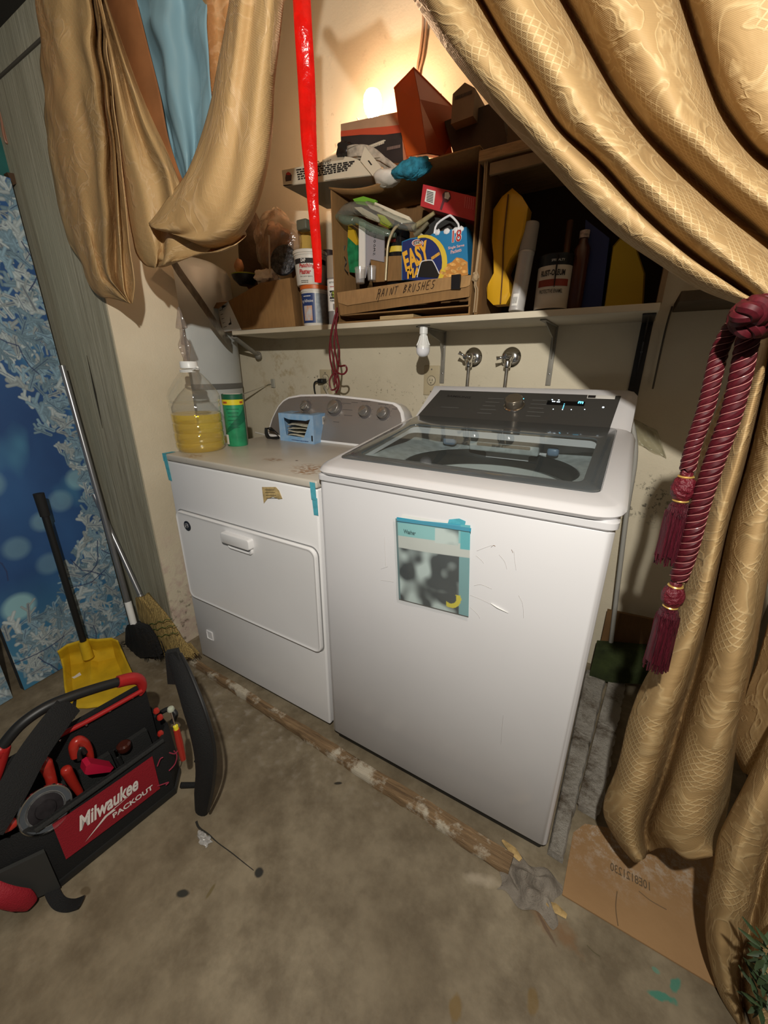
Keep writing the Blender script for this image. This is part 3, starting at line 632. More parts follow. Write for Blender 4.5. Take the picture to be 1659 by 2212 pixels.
# taps
def valve(u, v, label, rot):
    c = at(u, v, Y=.858); t = thing('water_valve', label, 'valve', (c.x, .858, c.z), 'water valves on the wall behind the washer')
    T = frame((c.x, .8585, c.z), (1, 0, 0), (0, 0, 1))
    link('escutcheon', m_lathe([(.037, 0), (.037, .002), (.033, .007), (.022, .012), (.014, .014), (.0005, .014)], n=36, T=T), chrome, t)
    link('body', m_lathe([(.010, .010), (.010, .030), (.014, .032), (.015, .05), (.013, .056), (.008, .060), (.0005, .06)], n=20, T=T), chrome, t)
    link('stem', m_lathe([(.006, .055), (.006, .085), (.0095, .086), (.0095, .092), (.0005, .094)], n=14, T=T), chrome, t)
    for s in (-1, 1): link('handle_lever', m_tube([(c.x, .77, c.z), (c.x+s*math.cos(rot)*.014, .768, c.z+s*math.sin(rot)*.014), (c.x+s*math.cos(rot)*.029, .764, c.z+s*math.sin(rot)*.029)], [.005, .0045, .0075], 10, 4), chrome, t)
    link('outlet_nut', m_lathe([(.0005, -.012), (.012, -.012), (.013, -.016), (.013, -.034), (.010, -.037), (.0005, -.037)], (c.x, .815, c.z), 12), chrome, t)
    link('supply_pipe', m_tube([(c.x, .815, c.z-.03), (c.x-.002, .815, c.z-.2), (c.x-.002, .818, 1.0)], .0068, 10), mat('pipe_steel', (.38, .35, .31), .25, metal=.9, var=.3, vscale=50), t)
valve(1022, 772, 'left chrome water valve on the wall behind the washer', 2.6); valve(1104, 772, 'right chrome water valve on the wall behind the washer', .2)
almond = mat('almond_plastic', (.55, .46, .30), .45, var=.15)
def plate(u, v, name, label, grp='electrical outlets on the back wall', round_=True):
    c = at(u, v, Y=.86); t = thing(name, label, 'outlet', (c.x, .86, c.z), grp)
    link('cover_plate', m_box((c.x-.036, .8535, c.z-.060), (c.x+.036, .8598, c.z+.060), .0025), almond, t)
    for dz in (.0,) if round_ else (-.02, .02):
        r_ = link('receptacle', m_lathe([(.018, 0), (.018, .002), (.0165, .003), (.0005, .003)], n=28, T=frame((c.x, .8537, c.z+dz), (1, 0, 0), (0, 0, 1))), mat('almond_face', (.58, .50, .35), .4), t)
        link('slot_ring', m_lathe([(.0182, 0), (.0196, 0), (.0196, .0008), (.0182, .0008)], n=28, T=frame((c.x, .8535, c.z+dz), (1, 0, 0), (0, 0, 1))), ink, r_)
        for dx, hh in ((-.006, .007), (.006, .009)): link('slot', m_box((c.x+dx-.001, .8500, c.z+dz+.002-hh/2), (c.x+dx+.001, .8508, c.z+dz+.002+hh/2)), ink, r_)
        link('slot', m_lathe([(.0022, 0), (.0022, .001), (.0005, .001)], n=10, T=frame((c.x, .8507, c.z+dz-.009), (1, 0, 0), (0, 0, 1))), ink, r_)
    for dz in (-.045, .045): link('screw', m_lathe([(.003, 0), (.003, .001), (.0005, .0015)], n=10, T=frame((c.x, .8535, c.z+dz), (1, 0, 0), (0, 0, 1))), steel, t)
    return c
plate(933, 822, 'outlet_plate', 'almond outlet plate with a single round socket below the white bulb')
c = plate(705, 826, 'outlet_plate', 'cream outlet plate with a black plug behind the red cord', round_=False)
t = thing('power_cord', 'black power cord plugged into the left wall outlet', 'cord', (c.x, .84, c.z))
link('plug', m_box((c.x-.022, .815, c.z-.004), (c.x+.010, .853, c.z+.018), .005), black_plastic, t)
link('cable', m_tube([(c.x-.022, .83, c.z+.006), (c.x-.045, .825, c.z), (c.x-.055, .83, c.z-.03), (c.x-.052, .84, c.z-.09), (c.x-.05, .845, c.z-.15)], .004, 8), black_plastic, t)
t = link('adapter_cord', m_tube([(c.x+.0, .843, c.z-.022), (c.x+.02, .83, c.z-.035), (c.x+.035, .828, c.z-.06), (c.x+.03, .84, c.z-.10)], .006, 8), mat('grey_cream', (.42, .38, .30), .5)); tag(t, 'cream plug and lead in the lower socket of the left outlet', 'plug')

# ------------------------------------------------------------ burgundy cord bundle below the shelf
wine = mat('wine_cord', (.15, .010, .016), .4, var=.5, vscale=300)
t = thing('cord_bundle', 'burgundy twisted cord with loops hanging from the shelf front', 'cord', at(722, 690, Y=.555))
yb = .553
for pts in ([(727, 672), (722, 690), (716, 720), (712, 750), (714, 780), (722, 810), (728, 835), (716, 842), (712, 822), (722, 806), (730, 815), (732, 835), (726, 848)],
            [(730, 676), (726, 700), (722, 740), (726, 770), (732, 790), (746, 790), (749, 800), (742, 808), (731, 806), (724, 796), (720, 770)],
            [(724, 690), (728, 730), (733, 760), (731, 790), (727, 812), (722, 832)], [(719, 700), (714, 735), (719, 770), (724, 800), (721, 825)]):
    link('strand', m_tube([at(u, v, Y=yb-.004*(i % 3)) for i, (u, v) in enumerate(pts)], .0036, 8, 5), wine, t)
link('strand', m_tube([at(727, 673, Y=yb), at(728, 667, Y=.562), Vector((at(728, 667, Y=.6).x, .60, SZ+.004))], .0036, 8), wine, t)

# ------------------------------------------------------------ goods on the shelf
def cylc(u0, v0, u1, v1, Y):
    d0, d1 = ray(u0, v0), ray(u1, v1); d0.z = d1.z = 0; d0.normalize(); d1.normalize(); b = (d0+d1).normalized()
    half = d0.angle(d1)/2; t_ = (Y-CAM.y)/b.y; c = CAM+b*t_; return c.x, c.y, t_*math.sin(half)
def zat(u, v, Y): return at(u, v, Y=Y).z
def slabpx(name, pts, Y, dep, m_, parent=None, **k):
    return link(name, m_prism([at(u, v, Y=Y) for u, v in pts], (0, dep, 0)), m_, parent, smooth=False, **k)
# tub of adhesive
x, y, r = cylc(650, 640, 711, 640, .635)
def bucket(x, y, z0, h, r0, r1, lab, cat, m_body, lidm=None, name='plastic_tub', grp=None):
    t = thing(name, lab, cat, (x, y, z0), grp)
    link('body', m_lathe([(r0*.96, z0), (r0, z0+.004), (r1*.985, z0+h*.84), (r1*1.03, z0+h*.845), (r1*1.03, z0+h*.875), (r1*.995, z0+h*.885), (r1, z0+h*.90)], (x, y, 0), 48), m_body, t)
    l = link('lid', m_lathe([(r1*1.01, z0+h*.90), (r1*1.06, z0+h*.905), (r1*1.06, z0+h*.985), (r1*1.02, z0+h), (r1*.96, z0+h), (r1*.94, z0+h*.985), (.0005, z0+h*.985)], (x, y, 0), 48), lidm or m_body, t)
    return t
tubw = mat('tub_white', (.66, .63, .57), .4); tubo = mat('orange_lid', (.62, .14, .03), .4)
az = to_cam((x, y)); h1 = zat(681, 612, y-r)-SZ
ad = bucket(x, y, SZ, h1, r*.90, r*.98, 'tub of flooring adhesive with dark blue label under the white tub', 'tub', tubw, tubo)
navy = mat('navy_label', (.02, .045, .16), .4)
lr = r*.965
link('label', m_patch((x, y), r*.905+.0012, az-1.25, az-.02, SZ+.012, SZ+h1*.80, 18, r*.975+.0012), navy, ad)
cyl_txt('ng Adhesive', (x, y), r*.96+.002, az-.62, SZ+h1*.56, .052, .014, white_paper, ad)
cyl_dashes((x, y), r*.97+.002, az-.62, SZ+h1*.72, .034, .003, white_paper, ad)
link('label_picture', m_patch((x, y), r*.93+.0022, az-.95, az-.25, SZ+.020, SZ+h1*.50, 10, r*.955+.0022), mat('label_hand', (.40, .42, .45), .5, var=.5, vscale=60, col2=(.55, .30, .18)), ad)
link('label_back', m_patch((x, y), r*.905+.0012, az+.02, az+1.3, SZ+.012, SZ+h1*.80, 18, r*.975+.0012), mat('label_grey', (.30, .34, .38), .4, var=.25, vscale=90), ad)
link('handle_stub', m_box((x-r*1.12, y-.008, SZ+h1*.80), (x-r*1.0, y+.008, SZ+h1*.88), .003), tubo, ad)
# patch filler tub
x2, y2, r2 = cylc(634, 560, 706, 556, .63); z2 = SZ+h1+.0005; h2 = zat(668, 533, y2-r2)-z2
dp = bucket(x2, y2, z2, h2, r2*.88, r2*.98, 'white tub of patching plaster with red lettering, stacked on the adhesive tub', 'tub', tubw)
az = to_cam((x2, y2))
link('label_band', m_patch((x2, y2), r2*.945+.0012, az-1.2, az+1.2, z2+h2*.60, z2+h2*.74, 22, r2*.96+.0012), ink, dp)
redp = mat('red_print', (.42, .02, .02), .5)
cyl_txt('DAP', (x2, y2), r2*.95+.0025, az-.45, z2+h2*.63, .020, .012, white_paper, dp, bold=.03)
cyl_txt('Patching', (x2, y2), r2*.94+.0015, az-.25, z2+h2*.44, .062, .018, redp, dp, bold=.03)
cyl_txt('Plaster', (x2, y2), r2*.93+.0015, az-.38, z2+h2*.29, .048, .017, redp, dp, bold=.03)
cyl_txt('Fast, pure repairs', (x2, y2), r2*.92+.0015, az-.33, z2+h2*.20, .050, .006, ink, dp)
for k in range(2): cyl_dashes((x2, y2), r2*.91+.0015, az-.45, z2+h2*(.08-.05*k)+.002, .030, .002, ink, dp, k)
# roller sleeve, disc, cap
x, y, r = cylc(644, 510, 674, 510, .77)
q = link('foam_roller', m_lathe([(r*.4, 0), (r*.95, 0), (r, .003), (r, .148), (r*.95, .151), (r*.4, .151), (r*.4, .0)], (x, y, zat(660, 488, y)-.151), 28), mat('yellow_foam', (.62, .40, .09), .9, bump=.3, bscale=300)); tag(q, 'yellow foam roller standing behind the white plaster tub', 'paint roller')
q = link('riser_box', m_box((x-.05, y-.045, SZ), (x+.055, y+.085, zat(660, 488, y)-.152), .002), card_dark, smooth=False); tag(q, 'brown carton behind the stacked tubs, under the yellow roller', 'box')
# spray cans
def spray(x0, y0, z0, r, h, T, label, capm, bodym, lab=None, capf=.30, grp='spray paint cans on the shelf'):
    t = thing('spray_can', label, 'spray can', grp, M=T) if False else thing('spray_can', label, 'spray can', group=grp, M=T)
    hb = h*(1-capf)
    link('can', m_lathe([(r*.9, 0), (r*.98, .002), (r*.98, .006), (r*.95, .009), (r*.95, hb-.012), (r*.98, hb-.010), (r*.97, hb-.004), (r*.85, hb)], n=32), bodym, t, local=True)
    link('cap', m_lathe([(r*.99, hb-.003), (r*1.0, hb), (r*.93, h-.006), (r*.88, h), (.0005, h)], n=32), capm, t, local=True)
    return t, hb
x, y, r = cylc(706, 600, 738, 598, .625); ztop = zat(722, 549, y-r)
sp, hb = spray(x, y, SZ, r, ztop-SZ, Matrix.Translation((x, y, SZ)), 'spray paint can with taupe cap and white label beside the white tubs', mat('taupe_cap', (.30, .24, .18), .45), mat('can_grey', (.35, .35, .36), .3, metal=.5))
az = to_cam((x, y))
link('label', m_patch((x, y), r*.952+.0012, az-1.4, az+1.4, SZ+hb*.30, SZ+hb*.95, 20), white_paper, sp)
link('label_block', m_patch((x, y), r*.952+.002, az-.75, az+.35, SZ+hb*.55, SZ+hb*.72, 12), ink, sp)
cyl_txt('2X', (x, y), r*.955+.0027, az-.62, SZ+hb*.58, .014, .018, white_paper, sp, bold=.04)
cyl_txt('ULTRA', (x, y), r*.955+.0027, az-.02, SZ+hb*.64, .018, .010, mat('lime_print', (.45, .55, .02), .5), sp, bold=.04)
cyl_txt('COVER', (x, y), r*.955+.0027, az-.02, SZ+hb*.58, .018, .007, mat('lime_print', (.45, .55, .02), .5), sp, bold=.03)
cyl_txt('RUST-OLEUM', (x, y), r*.955+.002, az-.2, SZ+hb*.87, .032, .006, ink, sp, bold=.02)
cyl_dashes((x, y), r*.955+.002, az-.2, SZ+hb*.79, .026, .003, redp, sp)
cyl_txt('PRIMER', (x, y), r*.955+.002, az-.3, SZ+hb*.49, .022, .007, ink, sp, bold=.02)
link('label_photo', m_patch((x, y), r*.952+.002, az-.3, az+.3, SZ+hb*.32, SZ+hb*.45, 6), mat('label_photo', (.25, .22, .2), .5, var=.6, vscale=80), sp)
x, y, r = cylc(700, 590, 722, 590, .735)
q = link('dark_can', m_lathe([(r*1.2, SZ), (r*1.25, SZ+.003), (r*1.25, zat(712, 542, y)-.004), (r*1.2, zat(712, 542, y)), (.0005, zat(712, 542, y))], (x, y, 0), 32), mat('can_dark', (.06, .045, .045), .35, metal=.4)); tag(q, 'dark can standing behind the white plaster tub', 'can')

# left carton
cb = [(481, 716, .60), (523, 711, .565), (638, 698, .572), (654, 696, .66)]
ct = [(465, 653, .60), (494, 650, .565), (626, 600, .572), (645, 601, .66)]
b3 = [at(u, v, Y=Y) for u, v, Y in cb]; t3 = [at(u, v, Y=Y) for u, v, Y in ct]
for p in b3: p.z = SZ+.0005
b3 += [b3[3]+Vector((0, .14, 0)), b3[0]+Vector((0, .14, 0))]; t3 += [t3[3]+Vector((0, .14, .0)), t3[0]+Vector((0, .14, 0))]
t3.insert(2, at(563, 611, Y=.568)); b3.insert(2, b3[1]*.4+b3[2]*.6)
lc = thing('cardboard_box', 'brown cardboard box with white side label at left end of the shelf', 'box', b3[1])
wallm = rings([[p*.985+sum(b3, Vector())/7*.015 for p in b3], b3, t3, [p*.97+sum(t3, Vector())/7*.03 for p in t3], [Vector((p.x, p.y, SZ+.006)) for p in [q_*.97+sum(b3, Vector())/7*.03 for q_ in b3]]])
link('walls', wallm, card, lc, smooth=False)
lab = [b3[0]*.95+b3[1]*.05, b3[1]*.98+b3[0]*.02, t3[1]*.98+t3[0]*.02, t3[0]*.95+t3[1]*.05]
nn = (b3[1]-b3[0]).cross(Vector((0, 0, 1))).normalized()*-.001
if nn.dot(CAM-b3[1]) < 0: nn = -nn
nn = nn*1.6
lb = link('side_label', m_prism([p+nn for p in lab], nn*.3), white_paper, lc, smooth=False)
def quadpt(s, t_): return (lab[0]*(1-s)+lab[1]*s)*(1-t_)+(lab[3]*(1-s)+lab[2]*s)*t_
link('label_picture', mesh([quadpt(s, t_)+nn*2 for s, t_ in ((.45, .2), (.62, .22), (.72, .5), (.55, .75), (.75, .85), (.40, .88), (.35, .6))], [tuple(range(7))]), ink, lb, smooth=False)
for i in range(5): link('print_line', m_tube([quadpt(.12+.01*i, .15+.14*i)+nn*2, quadpt(.30+.01*i, .17+.14*i)+nn*2], .0012, 4), ink, lb)
link('flap', mesh([t3[0], t3[1], t3[1]+Vector((-.05, -.02, -.03)), t3[0]+Vector((-.055, .0, -.02))], [(0, 1, 2, 3)]), card_dark, lc, smooth=False)
# its load
def blob(c, rx, ry, rz, amp=.12, f=3, seed=0, nu=40, nv=24, zmin=-1):
    r_ = random.Random(seed); ph = [r_.uniform(0, 6.28) for _ in range(12)]
    def fn(s, t_):
        a = 2*PI*s; b = PI*(t_-.5); k = 1+amp*(math.sin(f*a+ph[0]+2*b)*.5+math.sin(2*f*a+ph[1]-3*b)*.3+math.sin(3*f*a+5*b+ph[2])*.25+math.sin(f*b*2+ph[3]+a)*.3+.2*math.sin(7*f*a*1.0+ph[4]-6*b))
        z = max(zmin, math.sin(b)*k)
        return Vector((c[0]+math.cos(b)*math.cos(a)*rx*k, c[1]+math.cos(b)*math.sin(a)*ry*k, c[2]+z*rz))
    loops = [[fn(i/nu, (j+.5)/nv) for i in range(nu)] for j in range(nv)]
    return rings(loops)
cf = film('crumpled_clear_bag', (.93, .86, .78), .14, .22, bump=1.0, bscale=22, body=(.62, .47, .36))
c = at(595, 520, Y=.70)
q = link('plastic_bag', blob((c.x, .715, c.z-.005), .105, .09, .115, .16, 2, 4), cf); q.location.z += 0; tag(q, 'crumpled clear plastic bag piled on the left cardboard box', 'plastic bag')
q = link('paper_wad', blob((c.x-.02, .73, c.z-.02), .085, .06, .085, .2, 2, 9, 30, 18), mat('tan_paper', (.34, .21, .14), .8, var=.5, vscale=20, bump=.6, bscale=40)); tag(q, 'crumpled brown paper inside the clear plastic bag', 'paper')
c = at(520, 560, Y=.76)
q = link('paper_bag', blob((c.x+.05, .795, c.z+.03), .09, .045, .17, .06, 2, 12, 36, 20), mat('dark_brown_bag', (.10, .06, .035), .8, bump=.5, bscale=25)); tag(q, 'dark brown paper bag behind the black dish at the left', 'bag')
c = at(615, 565, Y=.64)
q = link('sanding_disc', m_lathe([(.0005, 0), (.052, 0), (.058, .004), (.058, .016), (.050, .022), (.0005, .024)], n=36, T=frame(c, (.9, .3, .1), (0, .25, 1))), mat('dark_foil', (.07, .07, .075), .35, metal=.4, var=.7, vscale=60, bump=1, bscale=70)); tag(q, 'round dark grey wrapped disc leaning behind the white tub', 'disc')
d = at(530, 598, Y=.63)
t = thing('bowl', 'black dish with yellow-green rim on the left cardboard box', 'bowl', d-Vector((0, 0, .03)))
link('dish', m_lathe([(.0005, -.034), (.03, -.034), (.052, -.012), (.058, .004), (.055, .004), (.048, -.010), (.0005, -.028)], d, 30), black_plastic, t)
link('rim', m_lathe([(.058, .004), (.060, .007), (.056, .009), (.054, .005)], d, 30), mat('lime_rim', (.35, .38, .02), .4), t)
q = link('sponge', blob(at(516, 574, Y=.63), .024, .018, .027, .1, 2, 3, 20, 12), mat('peach_sponge', (.68, .36, .20), .8, var=.4, vscale=30)); tag(q, 'peach coloured sponge lying in the black dish', 'sponge')
q = link('tissue_paper', blob(at(575, 600, Y=.62), .06, .03, .028, .3, 3, 8, 34, 16), mat('white_tissue', (.68, .62, .54), .8, bump=.8, bscale=30)); tag(q, 'crumpled white paper at the front of the left cardboard box', 'paper')
q = link('clear_tube', m_tube([at(581, 508, Y=.60), at(583, 590, Y=.60)], .004, 8), film('clear_tube', (.9, .82, .7), .1, .3)); tag(q, 'thin clear stick standing upright before the plastic bag', 'tube')
q = link('grey_jar', m_box(at(640, 498, Y=.68), at(660, 470, Y=.68)+Vector((0, .04, 0)), .006), mat('grey_green', (.14, .14, .10), .5)); tag(q, 'grey-green cap showing above the yellow roller', 'cap')

# ------------------------------------------------------------ big open carton lying on its side
X0, X1, ZT = -.365, .176, 1.775
oc = thing('cardboard_box', 'large open cardboard box lying on its side, filled with painting supplies', 'box', ((X0+X1)/2, .7, SZ+.0005))
th = .005; Zb = SZ+.022
link('left_panel', m_box((X0, .575, SZ+.001), (X0+th, .855, ZT)), card, oc, smooth=False); link('right_panel', m_box((X1-th, .575, SZ+.001), (X1, .855, ZT)), card, oc, smooth=False)
link('back_panel', m_box((X0+th, .85, SZ+.001), (X1-th, .855, ZT)), card_dark, oc, smooth=False); link('bottom_panel', m_box((X0+th, .575, SZ+.001), (X1-th, .85, SZ+.006)), card, oc, smooth=False)
sag = lambda s, t_: Vector((X0+(X1-X0)*s, .565+.29*t_, ZT-.028*math.sin(PI*min(1, s*1.6))*(1-t_)+.0*s))
o = link('top_panel', m_grid(sag, 24, 4), card, oc); solid(o, .005)
tr = thing('cardboard_tray', 'shallow cardboard tray with handwritten lettering at the front of the open box', 'tray', (-.08, .6, Zb))
fl = [at(735, 681, Y=.566), at(1014, 641, Y=.566), at(1015, 596, Y=.566), at(730, 637, Y=.566)]
bx0, bx1 = fl[0].x, fl[1].x
link('front_lower', m_prism([fl[0], fl[1], at(1015, 616, Y=.566), at(731, 654, Y=.566)], (0, .004, 0)), card, tr, smooth=False)
link('front_flap', m_prism([at(731, 654, Y=.563), at(750, 660, Y=.560), at(1006, 620, Y=.560), at(1015, 616, Y=.563), at(1018, 594, Y=.568), at(900, 606, Y=.568), at(728, 632, Y=.568)], (0, .004, 0)), cardboard('cardboard_pale', 'b08a58', '94714a'), tr, smooth=False)
link('tray_floor', m_box((bx0, .572, Zb+.004), (bx1, .80, Zb+.008)), card, tr, smooth=False)
link('side_wall', m_box((bx0, .571, Zb+.004), (bx0+.004, .80, Zb+.075)), card, tr, smooth=False); link('side_wall', m_box((bx1-.004, .571, Zb+.004), (bx1, .80, Zb+.075)), card, tr, smooth=False)
q = link('wood_offcut', m_box(at(820, 678, Y=.575), at(893, 664, Y=.575)+Vector((0, .1, .004)), .002), mat('pale_wood', (.48, .34, .17), .7, var=.3, stretch=(2, 30, 30)), smooth=False)
q.location.z = SZ; tag(q, 'short pale wood offcut beneath the cardboard tray', 'wood block')
# handwriting as marker strokes
marker = mat('marker_ink', (.02, .012, .01), .6)
GL = {'P': [[(0, -.3), (.15, 1)], [(0, .95), (.35, 1.02), (.5, .75), (.35, .5), (.1, .42)]], 'A': [[(0, 0), (.3, 1), (.45, 0)], [(.1, .38), (.42, .4)]], 'I': [[(.1, 0), (.2, .95)]],
      'N': [[(0, 0), (.1, .9), (.35, .05), (.5, 1)]], 'T': [[(0, .95), (.55, 1.0)], [(.28, .97), (.2, 0)]], 'B': [[(.1, 0), (.2, 1)], [(.18, 1), (.5, .85), (.2, .55), (.5, .35), (.1, 0)]],
      'R': [[(.1, 0), (.18, 1)], [(.15, 1), (.5, .8), (.18, .5), (.55, 0)]], 'U': [[(.05, 1), (.08, .2), (.3, 0), (.45, .9)]], 'S': [[(.5, .95), (.15, .9), (.2, .55), (.45, .4), (.3, .02), (0, .1)]],
      'H': [[(0, 0), (.1, 1)], [(.4, 0), (.5, 1)], [(.05, .5), (.5, .5)]], 'E': [[(.5, 1), (.1, .95), (.05, .05), (.5, 0)], [(.08, .5), (.4, .52)]], 'O': [[(.2, 1), (0, .5), (.2, 0), (.45, .5), (.2, 1)]], 'M': [[(0, 0), (.1, 1), (.25, .4), (.45, 1), (.55, 0)]], 'C': [[(.5, .9), (.1, .8), (.1, .15), (.5, .05)]]}
def scrawl(s, u0, v0, u1, v1, h, Yf, m_, parent, r=.0009, slant=.25, axis=None):
    a, b = at(u0, v0, Y=Yf), at(u1, v1, Y=Yf); n_ = len(s); x_ = (b-a)/n_; up = Vector((0, 0, 1)) if axis is None else Vector(axis)
    for i, ch in enumerate(s):
        for st_ in GL.get(ch, []):
            link('pen_stroke', m_tube([a+x_*(i+px*1.3)+up*(py*h)+x_.normalized()*(py*h*slant) for px, py in st_], r, 5, 4), m_, parent)
wr = link('handwriting', join([mesh([at(790, 640, Y=.5605)]*0+[Vector(v) for v in ((0, 0, 0),)], [])]) if False else m_tube([at(816, 652, Y=.5595), at(819, 640, Y=.5595), at(822, 626, Y=.5595)], .0009, 5), marker, tr)
scrawl('PAINT BRUSHES', 814, 642, 940, 622, .024, .5590, marker, tr)
q = slabpx('binder_clip', [(975, 594), (994, 592), (993, 625), (974, 625)], .556, .010, mat('clip_black', (.01, .01, .012), .35)); tag(q, 'black tape clip on the right end of the tray front', 'clip')

# paper packet with macaroni picture
ey = .585
e0 = thing('food_carton', 'blue macaroni carton with yellow arc and white handle, reused to hold brushes', 'carton', at(945, 605, Y=ey))
blue = mat('carton_blue', (.02, .20, .42), .4, coat=.2); navyc = mat('carton_navy', (.015, .03, .14), .4, coat=.2)
poly = [(868, 605), (868, 522), (885, 515), (930, 508), (938, 502), (1008, 490), (1012, 592)]
slabpx('carton_body', poly, ey, .05, blue, e0)
def arcpoly(cu, cv, ru, rv, a0, a1, n=14): return [(cu+ru*math.cos(a0+(a1-a0)*i/n), cv+rv*math.sin(a0+(a1-a0)*i/n)) for i in range(n+1)]
yp = ey-.001
slabpx('yellow_arc', arcpoly(918, 565, 48, 58, -1.9, 1.05)+arcpoly(915, 567, 40, 54, 1.05, -1.9), yp-.001, .0008, mat('print_yellow', (.72, .52, .05), .5), e0)
slabpx('navy_field', [(869, 604), (869, 523), (886, 517), (918, 513)]+arcpoly(915, 567, 40, 54, -1.2, .85), yp, .0008, navyc, e0)
def pl_y(Y): return ((0, Y, 0), (0, 1, 0))
slabpx('logo_oval', arcpoly(902, 525, 12.5, 8, 0, 6.1, 20), yp-.0012, .0008, white_paper, e0)
slabpx('logo_ring', arcpoly(902, 525, 11, 6.6, 0, 6.2, 20)+arcpoly(902, 525, 9.4, 5.2, 6.2, 0, 20), yp-.002, .0005, redp, e0)
txt_px('KRAFT', 894, 529, 911, 526, pl_y(yp-.0022), ink, e0, h=.011, lift=.0003, bold=.03)
gold = mat('print_gold', (.80, .42, .04), .5)
txt_px('EASY', 877, 588, 930, 562, pl_y(yp-.001), gold, e0, h=.062, bold=.04)
txt_px('MAC', 880, 603, 922, 596, pl_y(yp-.001), gold, e0, h=.030, bold=.04)
dashes(933, 562, 951, 550, pl_y(yp-.001), gold, e0, h=.009)
txt_px('18', 976, 525, 997, 521, pl_y(yp-.001), white_paper, e0, h=.036, bold=.06); txt_px('18', 977, 524, 996, 520.5, pl_y(yp-.002), redp, e0, h=.032, bold=.01)
txt_px('Single Serve', 968, 541, 1003, 534, pl_y(yp-.001), mat('print_pink', (.75, .45, .45), .5), e0, h=.010, bold=.02); txt_px('Packets', 974, 549, 997, 543, pl_y(yp-.001), mat('print_pink', (.7, .4, .4), .5), e0, h=.010, bold=.02)
mc = mat('print_macaroni', (.78, .42, .12), .5, var=.5, vscale=70)
slabpx('macaroni_field', [(946, 603), (950, 584), (962, 572), (976, 566), (986, 556), (998, 558), (1010, 566), (1011, 594)], yp-.0006, .0008, mat('print_macaroni_dark', (.55, .24, .05), .5), e0)
for i, (u, v, a_) in enumerate([(958, 590, .4), (966, 580, -.5), (978, 571, .2), (990, 563, .9), (1001, 570, -.3), (980, 586, .6), (992, 580, -.6), (1003, 587, .3), (970, 595, 0), (988, 593, -.2)]):
    slabpx('macaroni_print', [(u+7*math.cos(q_)*math.cos(a_)-3.6*math.sin(q_)*math.sin(a_), v+7*math.cos(q_)*math.sin(a_)*.8+3.6*math.sin(q_)*math.cos(a_)) for q_ in [2*PI*k/12 for k in range(12)]], yp-.0012-.0002*(i % 3), .0006, mc, e0)
hw = mat('handle_white', (.75, .76, .80), .4)
link('handle', m_tube([at(u, v, Y=ey-.002) for u, v in ((938, 505), (944, 484), (968, 467), (976, 468), (990, 484), (990, 496))], .0032, 8, 3), hw, e0)
slabpx('handle_hole', [(900, 598), (908, 570), (913, 565), (930, 563), (936, 567), (949, 592), (944, 600)], yp-.002, .001, black_plastic, e0)
link('hole_rim', m_tube([at(u, v, Y=yp-.002) for u, v in ((901, 599), (908, 571), (914, 564), (930, 562), (937, 567), (949, 592))], .0016, 6, 3), hw, e0)
for i, u in enumerate((945, 965, 985, 995)): link('torn_edge', blob(at(u, 502-2.2*i, Y=ey), .010, .004, .008, .2, 2, i, 12, 8), hw, e0)
# red boxed item on top
rb = [(908, 445), (914, 398), (1030, 426), (1029, 474), (1026, 478)]
t = thing('red_carton', 'small red carton with barcode lying on the contents of the open box', 'box', at(970, 470, Y=.60))
slabpx('carton', rb, .60, .07, mat('carton_red', (.50, .035, .045), .4, coat=.15), t)
slabpx('barcode_label', [(917, 435), (922, 408), (941, 413), (937, 443)], .5985, .0008, white_paper, t)
for i in range(7): slabpx('bar', [(921+.2*i, 434-3.4*i), (935+.2*i, 438-3.4*i), (935+.2*i, 436.4-3.4*i), (921+.2*i, 432.4-3.4*i)], .5975, .0006, ink, t)
slabpx('tool_print', [(950, 452), (956, 432), (955, 420), (962, 412), (972, 416), (974, 428), (966, 437), (960, 436), (954, 454)], .5985, .0008, mat('print_grey', (.10, .03, .04), .5), t)
slabpx('tool_print', [(960, 428), (961, 416), (969, 415), (972, 424), (968, 431)], .5975, .0008, white_paper, t)
for i in range(5): dashes(1005+i*4.5, 425+i*.9, 1003+i*4.5, 449+i, pl_y(.5985), mat('print_pale_red', (.7, .2, .2), .5), t, h=.0018)
# packets in clear wrap
cw = film('clear_wrap', (.90, .93, .92), .12, .22, bump=.8, bscale=30, body=(.40, .42, .40))
q = link('plastic_wrap', m_tube([at(u, v, Y=Y) for u, v, Y in ((735, 468, .62), (760, 452, .61), (800, 455, .60), (850, 478, .60), (900, 492, .61))], [.020, .032, .036, .032, .02], 18, 6, flat=.6), cw); tag(q, 'crinkled clear wrapping around the packets on top of the open box contents', 'plastic wrap')
for (pts, mm, lb_) in (([(762, 430), (785, 424), (812, 432), (806, 446), (770, 440)], mat('lime_green', (.17, .42, .04), .4), 'green paper end of the wrapped brush packet'),
                       ([(788, 436), (800, 432), (884, 468), (892, 480), (868, 482), (800, 450)], mat('cream_card', (.70, .64, .50), .5), 'cream card strip of the wrapped brush packet'),
                       ([(765, 448), (780, 447), (824, 472), (818, 480), (790, 470)], mat('cream_card', (.7, .64, .5), .5), 'lower cream card strip left of the cream wrapped strip'),
                       ([(815, 462), (830, 466), (846, 484), (838, 492), (822, 484)], mat('yellow_green', (.48, .55, .03), .4), 'yellow-green sleeve at the end of the lower cream strip')):
    q = slabpx('brush_packet', pts, .606, .012, mm); tag(q, lb_, 'packet', )
